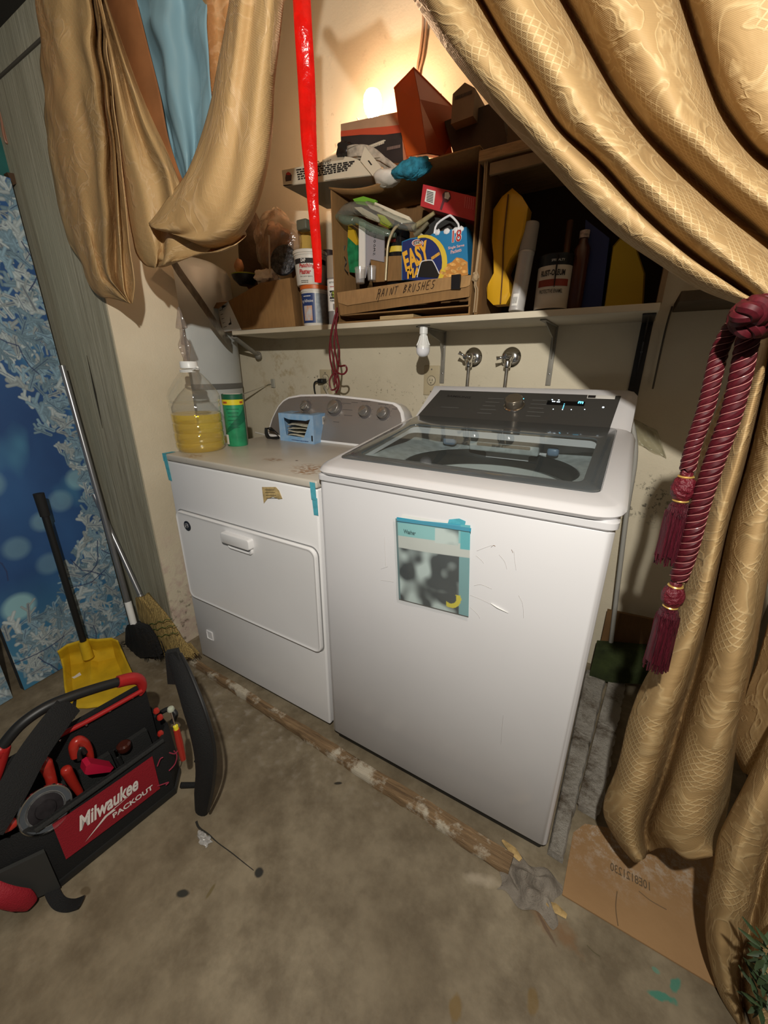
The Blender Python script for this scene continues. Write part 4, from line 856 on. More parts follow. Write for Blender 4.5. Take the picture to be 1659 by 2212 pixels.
q = link('plastic_bag', m_tube([at(u, v, Y=Y) for u, v, Y in ((728, 468, .605), (748, 476, .60), (775, 478, .60), (800, 492, .60), (830, 502, .60), (855, 508, .61))], [.012, .022, .016, .018, .018, .01], 16, 6, flat=.7), film('grey_green_film', (.8, .9, .85), .15, .3, bump=1, bscale=35, body=(.25, .33, .27))); tag(q, 'grey-green clear bag drooping below the wrapped brush packets', 'plastic bag')
q = slabpx('cardstock', [(775, 478), (788, 480), (788, 600), (775, 602)], .625, .006, white_paper); tag(q, 'narrow white card edge standing in the tray, left of the grey card', 'card')
q = slabpx('grey_card', [(788, 482), (830, 500), (829, 566), (800, 560), (788, 600)], .635, .006, mat('grey_card', (.33, .31, .34), .6)); tag(q, 'grey card with writing standing upright in the tray', 'card')
scrawl('SMOOC', 806, 552, 808, 505, .008, .633, marker, q, .0007, 0, (1, 0, 0))
t = thing('seed_packet', 'green and yellow foil packet left of the white card', 'packet', at(762, 590, Y=.65))
slabpx('foil', [(752, 500), (772, 530), (774, 590), (755, 588), (750, 540)], .648, .012, mat('green_foil', (.02, .25, .10), .3, metal=.2, var=.5, vscale=40), t); slabpx('foil_top', [(752, 488), (764, 496), (772, 520), (770, 530), (751, 512)], .646, .012, mat('yellow_foil', (.55, .35, .02), .35), t)
link('wire_ring', m_tube([at(u, v, Y=.64) for u, v in ((745, 530), (742, 550), (748, 565), (744, 580), (752, 590))], .0018, 6), black_plastic, t)
q = slabpx('cardboard_divider', [(800, 562), (812, 555), (868, 552), (868, 605), (806, 610)], .64, .02, card); tag(q, 'brown cardboard divider standing in the tray behind the brush handle', 'cardboard')
t = thing('black_bottle', 'black bottle with red and yellow label behind the macaroni carton', 'bottle', at(855, 550, Y=.67))
x, y, r = cylc(835, 540, 885, 538, .70)
link('bottle', m_lathe([(r, SZ+.03), (r, zat(860, 505, y)), (r*.8, zat(860, 492, y)), (r*.35, zat(860, 484, y)), (r*.33, zat(860, 470, y)), (.0005, zat(860, 470, y))], (x, y, 0), 32), mat('gloss_black', (.012, .012, .014), .15), t)
az = to_cam((x, y)); link('label', m_patch((x, y), r+.001, az-.9, az+.4, zat(860, 550, y), zat(860, 538, y), 10), mat('print_yellow', (.72, .52, .05), .5), t)
cyl_txt('4 YEAR', (x, y), r+.002, az-.5, zat(850, 532, y), .03, .010, redp, t, bold=.05)
q = link('paint_brush', m_tube([at(u, v, Y=.585) for u, v in ((833, 606), (835, 570), (838, 530), (846, 505), (854, 492), (862, 486))], [.0045, .0045, .0045, .005, .005, .004], 10), mat('brass_stick', (.45, .38, .24), .35, metal=.3)); tag(q, 'curved pale brush handle rising from the tray, left of the macaroni carton', 'brush')
for i, (pts, mm) in enumerate((([(892, 492), (910, 480), (938, 460)], (.35, .29, .15)), ([(896, 508), (908, 498), (925, 480)], (.2, .17, .1)), ([(905, 520), (912, 505)], (.5, .42, .25)))):
    q = link('paint_brush', m_tube([at(u, v, Y=.61-.0+.01*i) for u, v in pts], [.009, .008, .006][:len(pts)], 10), mat('brush_wood_%d' % i, mm, .5, var=.3, vscale=60)); tag(q, ('long', 'middle', 'shortest')[i]+' of the brush handles poking out under the red carton', 'brush')
q = slabpx('charcoal_board', [(905, 500), (925, 470), (995, 470), (1010, 500), (1000, 560), (915, 560)], .66, .02, mat('charcoal_board', (.03, .03, .028), .6)); tag(q, 'charcoal board standing behind the white carton handle', 'board')
q = link('cup', m_lathe([(.016, 0), (.020, .05), (.019, .05), (.015, .003), (.0005, .003)], (at(778, 600, Y=.60).x, .60, at(778, 612, Y=.60).z), 20), film('cup_clear', (.95, .95, .95), .05, .1)); tag(q, 'small clear plastic cup in the tray, left end', 'cup')
q = link('cup', m_lathe([(.014, 0), (.017, .045), (.016, .045), (.013, .003), (.0005, .003)], (at(803, 600, Y=.605).x, .605, at(803, 606, Y=.605).z), 20), film('cup_clear', (.95, .95, .95), .05, .1)); tag(q, 'small clear plastic cup in the tray, before the grey card', 'cup')

# ------------------------------------------------------------ on top of the open carton
t = thing('flat_carton', 'white flat food carton with printed notice sticking out at the left above the box', 'box', at(700, 400, Y=.60))
T0 = [at(609, 368, Y=.575), at(612, 401, Y=.575), at(803, 371, Y=.575), at(735, 345, Y=.575)]
wc = mat('carton_cream', (.62, .56, .44), .6)
slabpx('front_side', [(609, 368), (612, 402), (700, 392), (808, 378), (790, 352), (760, 340), (745, 338), (742, 345), (690, 352)], .575, .004, wc, t)
link('base_sheet', m_prism([at(612, 402, Y=.575), at(808, 379, Y=.575), at(808, 379, Y=.575)+Vector((0, .26, .0)), at(612, 402, Y=.575)+Vector((0, .26, 0))], (0, 0, .003)), mat('carton_grey', (.28, .27, .22), .7), t, smooth=False)
link('lid_sheet', m_grid(lambda s, t_: at(690+130*s, 352-12*s, Y=.578)*(1-t_)+(at(735+115*s, 318+12*s, Y=.68)+Vector((0, 0, .01*math.sin(6*s))))*t_, 12, 6), wc, t)
slabpx('folded_flap', [(778, 347), (788, 316), (824, 362), (805, 380)], .566, .003, wc, t); slabpx('flap_slot', [(794, 347), (797, 346), (804, 356), (801, 357)], .5655, .0005, ink, t)
for i in range(5):
    dashes(640+i, 369+5*i, 766-4*i, 352+4.6*i-1.5, pl_y(.5745), ink, t, h=.0042, seed=i)
txt_px('Deliver', 684, 361, 716, 352, pl_y(.574), ink, t, h=.016)
slabpx('logo', [(616, 385), (618, 374), (624, 372), (630, 378), (629, 390), (617, 392)], .5745, .0005, mat('logo_brown', (.06, .03, .03), .6), t); slabpx('logo', [(618, 375), (622, 371), (628, 374), (627, 378), (619, 378)], .574, .0005, redp, t)
t = thing('carton', 'large carton with red band and dark front, in front of the glowing bulb', 'box', at(805, 330, Y=.66))
cz_ = [(736, 268), (738, 350), (872, 352), (866, 240)]
slabpx('carton_body', cz_, .612, .040, mat('carton_tan', (.42, .25, .15), .6, var=.2), t)
slabpx('dark_print', [(736, 292), (738, 350), (871, 352), (868, 281)], .6110, .001, mat('carton_dark_print', (.03, .022, .022), .5, var=.4), t)
slabpx('red_band', [(736, 283), (736, 295), (780, 291), (830, 291), (869, 286), (868, 269), (836, 273), (790, 277)], .6100, .001, mat('carton_red_band', (.48, .07, .03), .5), t)
slabpx('print_frame', [(790, 318), (832, 302), (833, 304), (792, 320.5)], .6092, .0006, wc, t)
dashes(798, 322, 830, 310, pl_y(.6092), wc, t, h=.010); dashes(836, 325, 866, 319, pl_y(.6092), mat('print_dim', (.2, .13, .11), .6), t, h=.008)
t = thing('black_plastic', 'x', 'y') if False else None
q = link('black_bag', blob(at(745, 325, Y=.61), .035, .02, .022, .25, 2, 5, 26, 14), mat('bag_black', (.015, .012, .012), .35)); tag(q, 'black crumpled bag between the white flat carton and the big carton', 'bag')
q = link('newspaper', m_grid(lambda s, t_: at(750+110*s, 322+42*s*s-6*math.sin(3*s), Y=.58+.02*t_)+Vector((0, 0, .012*math.sin(9*t_+4*s)-.02*t_)), 20, 10), mat('newsprint', (.50, .44, .36), .8, var=.5, vscale=40)); solid(q, .001); tag(q, 'folded newspaper over the white flat carton', 'newspaper')
q = link('white_bag', blob(at(838, 384, Y=.58), .048, .04, .022, .12, 2, 6, 28, 14), mat('bag_white', (.66, .62, .56), .5, var=.15)); tag(q, 'white plastic bag resting at the box edge beside the white flat carton', 'bag')
q = link('blue_cloth', blob(at(888, 366, Y=.57), .060, .035, .024, .22, 2, 14, 36, 18), mat('teal_cloth', (.02, .20, .30), .8, var=.4, vscale=60, bump=.6, bscale=90)); tag(q, 'bright blue crumpled cloth below the orange bin', 'cloth')
# orange bin
V = {k: at(*uv, Y=Y) for k, (uv, Y) in dict(A=((852, 192), .603), H=((861, 262), .60), G=((880, 338), .59), F=((922, 331), .565), M=((906, 215), .575), B=((893, 148), .595), C=((977, 232), .74), D=((989, 290), .78), E=((962, 340), .72)).items()}
t = thing('storage_bin', 'orange plastic bin tipped on end beside the glowing bulb', 'bin', V['F'])
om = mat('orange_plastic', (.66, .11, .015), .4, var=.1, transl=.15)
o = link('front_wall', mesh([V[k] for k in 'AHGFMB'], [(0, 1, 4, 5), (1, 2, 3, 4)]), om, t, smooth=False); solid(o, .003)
o = link('side_wall', mesh([V[k] for k in 'BMFECD'], [(0, 1, 4), (1, 2, 3, 5), (1, 5, 4)]), mat('orange_shaded', (.40, .06, .015), .4), t, smooth=False); solid(o, .003)  # shade of the side wall put into a darker copy of the orange
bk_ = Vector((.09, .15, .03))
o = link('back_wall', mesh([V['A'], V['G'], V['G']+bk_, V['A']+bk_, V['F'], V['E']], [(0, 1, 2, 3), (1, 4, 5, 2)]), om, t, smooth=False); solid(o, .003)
link('rim', m_tube([V['A'], V['B'], V['C'], V['D']], .004, 8, spline=False), om, t)
link('drip_stain', m_tube([at(u, v, Y=Y) for u, v, Y in ((860, 214, .652), (868, 226, .64), (880, 222, .62), (892, 200, .61))], .0014, 6), mat('bin_grime', (.05, .015, .01), .7), t)
slabpx('dark_mark', [(893, 307), (897, 304), (899, 309), (904, 311), (900, 314), (898, 319), (896, 313)], .598, .002, ink, t)
q = link('small_carton', m_prism([at(u, v, Y=.66) for u, v in ((978, 203), (1004, 178), (1026, 190), (1022, 250), (974, 268))], (0, .1, 0)), mat('carton_dim', (.24, .16, .10), .7, var=.3), smooth=False); tag(q, 'small dim printed carton at the right of the orange bin', 'box')
dashes(983, 216, 1020, 202, pl_y(.6592), mat('print_dark', (.06, .04, .03), .6), q, h=.008)
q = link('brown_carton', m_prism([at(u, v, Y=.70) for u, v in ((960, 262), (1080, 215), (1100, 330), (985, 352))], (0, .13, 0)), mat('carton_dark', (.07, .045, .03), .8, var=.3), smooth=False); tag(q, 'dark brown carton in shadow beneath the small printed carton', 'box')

# ------------------------------------------------------------ tall cabinet carton at the right
CX0, CX1 = .190, .692
t = thing('cabinet_box', 'tall brown box cabinet with open front holding cans, right of the red carton', 'cabinet', (.42, .7, SZ))
brd = mat('cabinet_board', (.24, .16, .085), .7, var=.2)
link('left_side', m_box((CX0, .572, SZ+.0005), (CX0+.012, .855, 1.735), .001), card, t, smooth=False); link('right_side', m_box((CX1-.012, .572, SZ+.0005), (CX1, .855, 1.735), .001), brd, t, smooth=False)
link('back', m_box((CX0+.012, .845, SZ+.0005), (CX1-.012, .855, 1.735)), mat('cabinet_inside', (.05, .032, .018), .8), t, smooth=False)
link('top_board', m_box((CX0-.012, .555, 1.735), (CX1+.03, .857, 1.760), .002), mat('top_board_wood', (.33, .20, .09), .6, var=.3, stretch=(3, 30, 30)), t, smooth=False)
link('top_lip', m_box((CX0+.02, .562, 1.70), (CX1-.012, .572, 1.728), .001), brd, t, smooth=False)
q = link('carton', m_box((.24, .60, 1.7605), (.52, .82, 1.93), .002), mat('carton_dark2', (.12, .075, .04), .8, var=.3), smooth=False); tag(q, 'brown carton on top of the tall cabinet, half hidden by the curtain', 'box')
t = thing('knotted_string', 'tan string with a knot hanging down the front edge of the tall cabinet', 'string', (CX0+.0, .567, 1.5))
st_ = mat('jute', (.40, .29, .17), .8)
link('string', m_tube([(CX0+.004, .566, 1.76), (CX0+.006, .567, 1.6), (CX0-.002, .567, zat(1030, 600, .567)), (CX0+.003, .567, 1.41), (CX0+.002, .567, SZ+.006)], .0022, 6), st_, t); link('string', m_tube([(CX0+.010, .566, 1.76), (CX0+.010, .567, 1.6), (CX0+.002, .566, zat(1030, 600, .567)), (CX0+.010, .567, 1.41), (CX0+.009, .567, SZ+.006)], .0018, 6), st_, t)
link('knot', blob((CX0, .566, zat(1030, 598, .567)), .010, .008, .013, .3, 3, 2, 16, 10), st_, t)
# things in the cabinet
yel = mat('yellow_plastic', (.66, .36, .015), .35, var=.08)
t = thing('yellow_case', 'yellow waisted plastic case standing at the left inside the tall cabinet', 'case', at(1078, 655, Y=.60))
outl = [(1066, 453), (1085, 425), (1107, 407), (1128, 425), (1141, 447), (1133, 500), (1118, 545), (1104, 562), (1093, 590), (1102, 612), (1103, 638), (1093, 657), (1066, 659), (1053, 645), (1052, 622), (1066, 595), (1066, 555), (1062, 520)]
P = [at(u, v, Y=.61) for u, v in outl]; cc = sum(P, Vector())/len(P)
lp = []
for dy, k in ((0, .90), (-.012, 1), (-.012+.05, 1), (.05, .92)): lp.append([cc+(p-cc)*k+Vector((0, dy+.01, 0)) for p in P])
lp[0] = [p+Vector((0, -.018, 0)) for p in lp[0]]
link('case_shell', rings(lp), yel, t); link('centre_seam', m_tube([at(1098, 420, Y=.598), at(1088, 520, Y=.5975), at(1086, 580, Y=.598), at(1081, 655, Y=.598)], .0022, 6), mat('seam_dark', (.12, .05, .01), .7), t)
a, b = at(1117, 651, Y=.60), at(1149, 483, Y=.63); a.z = SZ+.004; x, y, r = cylc(1128, 540, 1164, 540, .63)
M_ = frame(a, (1, 0, 0), z=(b-a).normalized()); zz = (b-a).normalized(); xx = Vector((1, 0, 0))-zz*zz.x; M_ = frame(a, xx.normalized(), zz.cross(xx.normalized()))
sp, hb = spray(0, 0, 0, r, (b-a).length, M_, 'tilted grey-white spray can beside the yellow waisted case', mat('cap_grey', (.30, .28, .26), .5), mat('can_white', (.50, .49, .48), .35, metal=.2, var=.15))
sb_ = link('barcode_label', m_patch((0, 0), r*.952+.001, -2.1, -1.3, .012, .045, 8), white_paper, sp, local=True)
for i in range(6): link('bar', m_patch((0, 0), r*.952+.0018, -2.0+i*.1, -1.96+i*.1, .018, .036, 2), ink, sb_, local=True)
x, y, r = cylc(1160, 600, 1236, 596, .645)
t = thing('paint_can', 'half-pint paint can with cream label and black drips inside the tall cabinet', 'paint can', (x, y, SZ))
hc = zat(1198, 546, y-r)-SZ
link('can', m_lathe([(r*.98, SZ+.0005), (r, SZ+.003), (r*.97, SZ+.006), (r*.97, SZ+hc-.008), (r, SZ+hc-.006), (r, SZ+hc), (r*.9, SZ+hc), (r*.88, SZ+hc-.004), (.0005, SZ+hc-.004)], (x, y, 0), 40), mat('can_black', (.02, .02, .02), .4, metal=.3), t)
az = to_cam((x, y)); link('label', m_patch((x, y), r*.972+.001, az-1.4, az+1.4, SZ+.008, SZ+hc*.80, 20), mat('label_cream', (.55, .50, .42), .5), t)
cyl_txt('RUST-OLEUM', (x, y), r+.001, az-.12, SZ+hc*.62, .070, .015, ink, t, bold=.03); link('label_band', m_patch((x, y), r*.972+.0018, az-1.0, az+.9, SZ+hc*.44, SZ+hc*.56, 14), mat('label_redbrown', (.30, .04, .02), .5, var=.5), t)
cyl_txt('SPECIALTY', (x, y), r+.001, az+.1, SZ+hc*.86, .036, .006, white_paper, t); cyl_txt('PROTECTIVE ENAMEL', (x, y), r+.001, az-.12, SZ+hc*.32, .068, .010, ink, t, bold=.01)
link('drip', m_tube([(x+(r+.0015)*math.cos(az+.05), y+(r+.0015)*math.sin(az+.05), SZ+hc*f) for f in (.95, .8, .6, .42)], [.009, .007, .006, .002], 8, 4, flat=.3), ink, t)
x, y, r = cylc(1235, 580, 1270, 576, .65)
t = thing('brown_bottle', 'dark brown bottle with white cap between the paint can and the blue box', 'bottle', (x, y, SZ)); hz = zat(1255, 500, y)
link('bottle', m_lathe([(r*.9, SZ+.0005), (r, SZ+.004), (r, hz-.045), (r*.6, hz-.03), (r*.5, hz-.018), (.0005, hz-.018)], (x, y, 0), 24), mat('amber_brown', (.06, .018, .01), .25), t); link('cap', m_lathe([(r*.62, hz-.018), (r*.62, hz), (.0005, hz)], (x, y, 0), 18), mat('cap_mottled', (.45, .34, .28), .5, var=.6, vscale=120), t)
q = link('wooden_stick', m_tube([at(1222, 560, Y=.72), at(1232, 478, Y=.74)], .010, 10), mat('handle_brown', (.16, .08, .035), .5)); q.location.z -= .0; tag(q, 'brown wooden handle leaning behind the paint can', 'handle')
q = slabpx('blue_box', [(1258, 642), (1270, 440), (1322, 480), (1303, 640)], .66, .10, mat('deep_blue', (.008, .02, .10), .5)); q.location.z = SZ; tag(q, 'deep blue box standing between the brown bottle and the yellow jug', 'box')
q = link('yellow_jug', rings([[at(u, v, Y=.66)+Vector((0, d_, 0))+(at(1352, 570, Y=.66)-at(u, v, Y=.66))*k for u, v in ((1308, 640), (1328, 500), (1345, 480), (1380, 500), (1400, 560), (1396, 637))] for d_, k in ((0, .08), (.012, 0), (.09, 0), (.10, .08))]), mat('yellow_jug', (.40, .28, .012), .4)); q.location.z = SZ; tag(q, 'yellow plastic jug at the right end inside the tall cabinet', 'jug')

# ------------------------------------------------------------ water heater and straps
t = thing('water_heater', 'white cylindrical water heater in the corner behind the dryer', 'water heater', (-1.325, .565, 0))
hr_ = .262
link('tank', m_lathe([(hr_, .06), (hr_, 1.095), (hr_, 1.60), (hr_-.012, 1.625), (hr_-.05, 1.648), (hr_-.12, 1.66), (.0005, 1.665)], (-1.325, .565, 0), 72), mat('heater_enamel', (.55, .57, .56), .4, var=.05), t)
link('seam_band', m_lathe([(hr_+.0015, 1.085), (hr_+.0025, 1.09), (hr_+.0025, 1.108), (hr_+.0015, 1.112)], (-1.325, .565, 0), 72), mat('band_grey', (.16, .16, .15), .5), t)
for i in range(3): link('leg', m_box((-.02, -.02, 0), (.02, .02, .07), T=Matrix.Translation((-1.325+.2*math.cos(2.1*i+.5), .565+.2*math.sin(2.1*i+.5), 0))), steel, t)
link('flue', m_lathe([(.05, 1.66), (.05, 2.3), (.0005, 2.3)], (-1.325, .565, 0), 24), steel, t)
a_ = (-.55); pa = Vector((-1.325+(hr_+.003)*math.cos(a_), .565+(hr_+.003)*math.sin(a_), 0))
sm = link('rating_label', m_patch((-1.325, .565), hr_+.001, -.95, -.70, 1.36, 1.40, 6), mat('label_faded', (.42, .44, .38), .7, var=.3, vscale=90), t)
o = link('tape_mark', m_patch((-1.325, .565), hr_+.0015, -1.05, -1.0, 1.25, 1.36, 2), mat('tape_brown', (.25, .22, .15), .7), t)
gal = mat('galvanised', (.42, .40, .36), .3, metal=.8, var=.4, vscale=25)
q = link('metal_strap', m_tube([at(u, v, Y=Y) for u, v, Y in ((372, 560, .24), (388, 588, .27), (432, 650, .36), (480, 720, .5), (500, 745, .60))], .021, 4, 6, flat=.05, up=(1, .5, 0)), gal); tag(q, 'broad galvanised strap running diagonally in front of the water heater top', 'strap')
q = thing('metal_strap', 'light metal strap fixed to the back wall beside the heater, above the green canister', 'strap', at(590, 830, Y=.855))
link('strap', m_tube([at(u, v, Y=Y) for u, v, Y in ((505, 858, .66), (540, 846, .76), (575, 833, .845), (588, 830, .852))], .013, 4, 5, flat=.08, up=(0, .2, 1)), mat('strap_paint', (.45, .43, .36), .5, metal=.2), q)
link('strap_plate', m_box((at(590, 830, Y=.855).x-.012, .850, 1.085), (at(590, 830, Y=.855).x+.014, .8585, 1.13), .002), mat('strap_paint', (.45, .43, .36), .5), q)

# ------------------------------------------------------------ on the dryer top
TZ = .8972
x, y, r = cylc(366, 900, 481, 900, .135)
t = thing('oil_jug', 'large clear plastic jug half full of yellow oil on the dryer corner', 'jug', (x, y, TZ))
zc = zat(412, 800, y); rc = r*.27
S = zc-TZ
prof = [(.0005, TZ+.006), (r*.55, TZ+.004), (r*.80, TZ+.0), (r*.93, TZ+.010), (r*.96, TZ+.02)]
for i in range(5):
    z0 = TZ+.03+i*.034; prof += [(r*.965, z0), (r*.93, z0+.004), (r*.965, z0+.008)]
prof += [(r*.97, TZ+S*.62), (r*.99, TZ+S*.66), (r*.985, TZ+S*.70), (r*.90, TZ+S*.76), (r*.66, TZ+S*.87), (r*.42, TZ+S*.96), (rc*1.05, zc), (rc, zc+.012)]
clearp = mat('clear_pet', (.97, .97, .95), .05, trans=1, ior=1.12, var=.001)
pet = film('clear_pet_film', (.95, .95, .93), .04, .05)
link('jug_wall', m_lathe(prof, (x, y, 0), 64), pet, t)
ol = TZ+S*.475
op = [(p*.985-.0006 if p > .001 else p, z+(.001 if z < TZ+.007 else 0)) for p, z in prof if z < ol]; op += [(r*.95, ol), (.0005, ol)]
oil = film('yellow_oil', (1.0, .88, .06), .05, .20, body=(1.0, .74, .01), bump=.3, bscale=18)
link('oil', m_lathe(op, (x, y, 0), 64), oil, t)
link('cap', m_lathe([(rc*1.15, zc+.006), (rc*1.22, zc+.008), (rc*1.22, zc+.026), (rc*1.15, zc+.029), (.0005, zc+.029)], (x, y, 0), 28), white_plastic, t)
for k in range(2): link('handle_ring', m_tube([(x+rc*1.3*math.cos(a), y+rc*1.3*math.sin(a), zc+.002-.005*k+.002*math.sin(a)) for a in [i*2*PI/12 for i in range(12)]], .0022, 6, 3, closed=True), white_plastic, t)
link('handle_tab', m_tube([(x+rc*1.2, y-.01, zc+.000), (x+rc*2.0, y-.014, zc+.004), (x+rc*2.9, y-.016, zc+.010)], [.004, .0025, .004], 8), white_plastic, t)
fz = film('frosty_bag', (.86, .82, .80), .15, .22, bump=.6, bscale=30, body=(.48, .42, .38))
link('plastic_twist', m_lathe([(rc*.5, zc+.029), (rc*.75, zc+.045), (rc*1.25, zc+.075), (rc*1.2, zc+.085), (rc*.6, zc+.105), (rc*.45, zc+.13), (rc*1.15, zc+.135), (rc*1.1, zc+.142), (rc*.7, zc+.165), (rc*.25, zc+.195), (.0005, zc+.20)], (x-.008, y, 0), 14, sx=1, sy=.5), fz, t)
x, y, r = cylc(474, 855, 521, 855, .30); b_ = at(513, 966, Z=TZ)
x, y, r = cylc(484, 900, 529, 900, b_.y+.035)
ztop = zat(497, 851, y-r*.3)
t = thing('cleanser_canister', 'green scouring powder canister with yellow band beside the oil jug', 'canister', (x, y, TZ))
grn = mat('canister_green', (.025, .27, .12), .4, var=.25, vscale=40)
link('body', m_lathe([(r*.98, TZ), (r, TZ+.002), (r, ztop-.006), (r*.98, ztop-.003)], (x, y, 0), 40), grn, t)
link('rim', m_lathe([(r*1.01, ztop-.010), (r*1.02, ztop-.002), (r*.98, ztop), (r*.93, ztop-.003), (.0005, ztop-.003)], (x, y, 0), 40), mat('rim_dark_green', (.01, .10, .05), .4), t)
link('lid_paper', m_lathe([(r*.85, ztop-.0028), (r*.85, ztop+.0005), (.0005, ztop+.0005)], (x, y, 0), 30), white_paper, t)
H_ = ztop-TZ; az = to_cam((x, y))
link('yellow_band', m_patch((x, y), r+.0012, az-1.5, az+1.5, TZ+H_*.80, TZ+H_*.90, 20), mat('band_yellow', (.75, .62, .03), .4), t)
link('dark_band', m_patch((x, y), r+.0010, az-1.5, az+1.5, TZ+H_*.90, TZ+H_*.985, 20), mat('rim_dark_green', (.01, .1, .05), .4), t)
me = m_grid(lambda s, q_: Vector((x+(r+.0011)*math.cos(az-1.4+2.8*s), y+(r+.0011)*math.sin(az-1.4+2.8*s), TZ+H_*(.22+.30*s+q_*(.03+.23*s)))), 18, 3); link('dark_swoosh', me, mat('swoosh_green', (.008, .13, .06), .4), t)
cyl_dashes((x, y), r+.0022, az-.8, TZ+H_*.83, .018, .007, redp, t); cyl_dashes((x, y), r+.0022, az+.8, TZ+H_*.83, .014, .007, redp, t, 2)
for i in range(6): cyl_dashes((x, y), r+.0022, az-.1, TZ+H_*(.72-.07*i), .045-.004*(i % 3), .0022, mat('print_green_dark', (.008, .10, .05), .5), t, i)
bl_ = link('barcode_label', m_patch((x, y), r+.002, az-1.25, az-.85, TZ+.008, TZ+.045, 5), white_paper, t)
# glove carton
g0, g1, g2 = at(606, 951, Z=TZ), at(679, 960, Z=TZ), at(715, 948, Z=TZ)
ux = (g1-g0); uy = (g2-g1); hgt = zat(601, 892, g0.y)-TZ
t = thing('glove_box', 'light blue disposable glove carton with cut-out opening on the dryer', 'box', g0)
lb_ = mat('carton_light_blue', (.20, .38, .62), .45, var=.25, vscale=30, col2=(.34, .50, .70))
def gp(a, b, z): return g0+ux*a+uy*b+Vector((0, 0, z*hgt))
hole = [(.20, .22), (.16, .86), (.30, .80), (.80, .80), (.92, .86), (.72, .20)]
frontv = [gp(0, 0, 0), gp(1, 0, 0), gp(1, 0, 1), gp(0, 0, 1)]+[gp(a, 0, z) for a, z in hole]
me = mesh(frontv, [(0, 1, 9, 4), (0, 4, 5, 3), (3, 5, 6), (3, 6, 7, 2), (2, 7, 8), (2, 8, 9, 1)]); o = link('front_panel', me, lb_, t, smooth=False); solid(o, .0008)
o = link('carton_sides', mesh([gp(a, b, z) for a, b, z in ((0, 0, 0), (1, 0, 0), (1, 1, 0), (0, 1, 0), (0, 0, 1), (1, 0, 1), (1, 1, 1), (0, 1, 1))], [(1, 2, 6, 5), (2, 3, 7, 6), (3, 0, 4, 7), (0, 3, 2, 1)]), lb_, t, smooth=False); solid(o, .0008)
top = mesh([gp(a, b, z) for a, b, z in ((0, 0, 1), (1, 0, 1), (1, 1, 1), (0, 1, 1), (.25, .25, 1), (.8, .25, 1), (.8, .75, 1), (.25, .75, 1))], [(0, 1, 5, 4), (1, 2, 6, 5), (2, 3, 7, 6), (3, 0, 4, 7)]); o = link('top_panel', top, lb_, t, smooth=False); solid(o, .0008)
link('clear_window', mesh([gp(a, b, 1.0) for a, b in ((.25, .25), (.8, .25), (.8, .75), (.25, .75))], [(0, 1, 2, 3)]), film('window_film', (.85, .85, .85), .06, .1), t, smooth=False)
n_ = uy.normalized()*-.001
bc = link('barcode_panel', mesh([gp(1.0, b, z)+ux.normalized()*.0015 for b, z in ((.50, .62), (.85, .62), (.85, .90), (.50, .90))], [(0, 1, 2, 3)]), white_paper, t, smooth=False)
for i in range(6): link('bar', mesh([gp(1.0, b, z)+ux.normalized()*.0025 for b, z in ((.54+.045*i, .70), (.56+.045*i, .70), (.56+.045*i, .86), (.54+.045*i, .86))], [(0, 1, 2, 3)]), ink, bc, smooth=False)
link('size_mark', mesh([gp(.93, 0, .10)-Vector((0, .001, 0)), gp(.97, 0, .10)-Vector((0, .001, 0)), gp(.97, 0, .30)-Vector((0, .001, 0)), gp(.93, 0, .30)-Vector((0, .001, 0))], [(0, 1, 2, 3)]), ink, t, smooth=False)
link('small_print', join([mesh([gp(a, 0, z)-Vector((0, .0012, 0)) for a, z in ((s, .06), (e, .06), (e, .085), (s, .085))], [(0, 1, 2, 3)]) for s, e in [(.35+.5*p_, .35+.5*q_) for p_, q_ in dash_spans(3)]]), navy, t, smooth=False)
gl = mat('glove_latex', (.62, .58, .46), .6, var=.2, vscale=50, bump=.5, bscale=60)
for i in range(4): q = link('disposable_glove', m_grid(lambda s, q_: gp(.17+.66*s, .12+.5*q_, .20+.13*i+.02*math.sin(6*s+i*2)+.02*math.sin(9*q_+i)), 16, 8), gl); solid(q, .003); tag(q, 'pale folded glove showing in the opening of the blue carton', 'glove', 'folded gloves in the blue carton')
# black spring clip next to it
t = thing('hair_clip', 'black toothed claw clip beside the blue glove carton', 'clip', at(588, 940, Z=TZ))
c0 = at(575, 945, Z=TZ)+Vector((0, 0, .003))
link('spine', m_tube([at(575, 924, Y=c0.y), at(576, 938, Y=c0.y-.004), at(584, 947, Y=c0.y-.010), at(602, 945, Y=c0.y-.012)], [.006, .008, .008, .006], 8), black_plastic, t)
for i in range(4): link('tooth', m_tube([at(577+2*i, 925+1.5*i, Y=c0.y), at(586+2.5*i, 924+2.5*i, Y=c0.y-.004), at(592+3*i, 930+2.5*i, Y=c0.y-.006)], .0022, 6), black_plastic, t)
q = link('appliance_lead', m_tube([Vector((DX0+.03, .60, TZ+.004)), Vector((DX0+.05, .52, TZ+.003)), Vector((DX0+.09, .47, TZ+.003)), at(552, 934, Z=TZ+.003)], .003, 8), white_plastic); tag(q, 'thin white cord lying on the dryer behind the canister', 'cord')

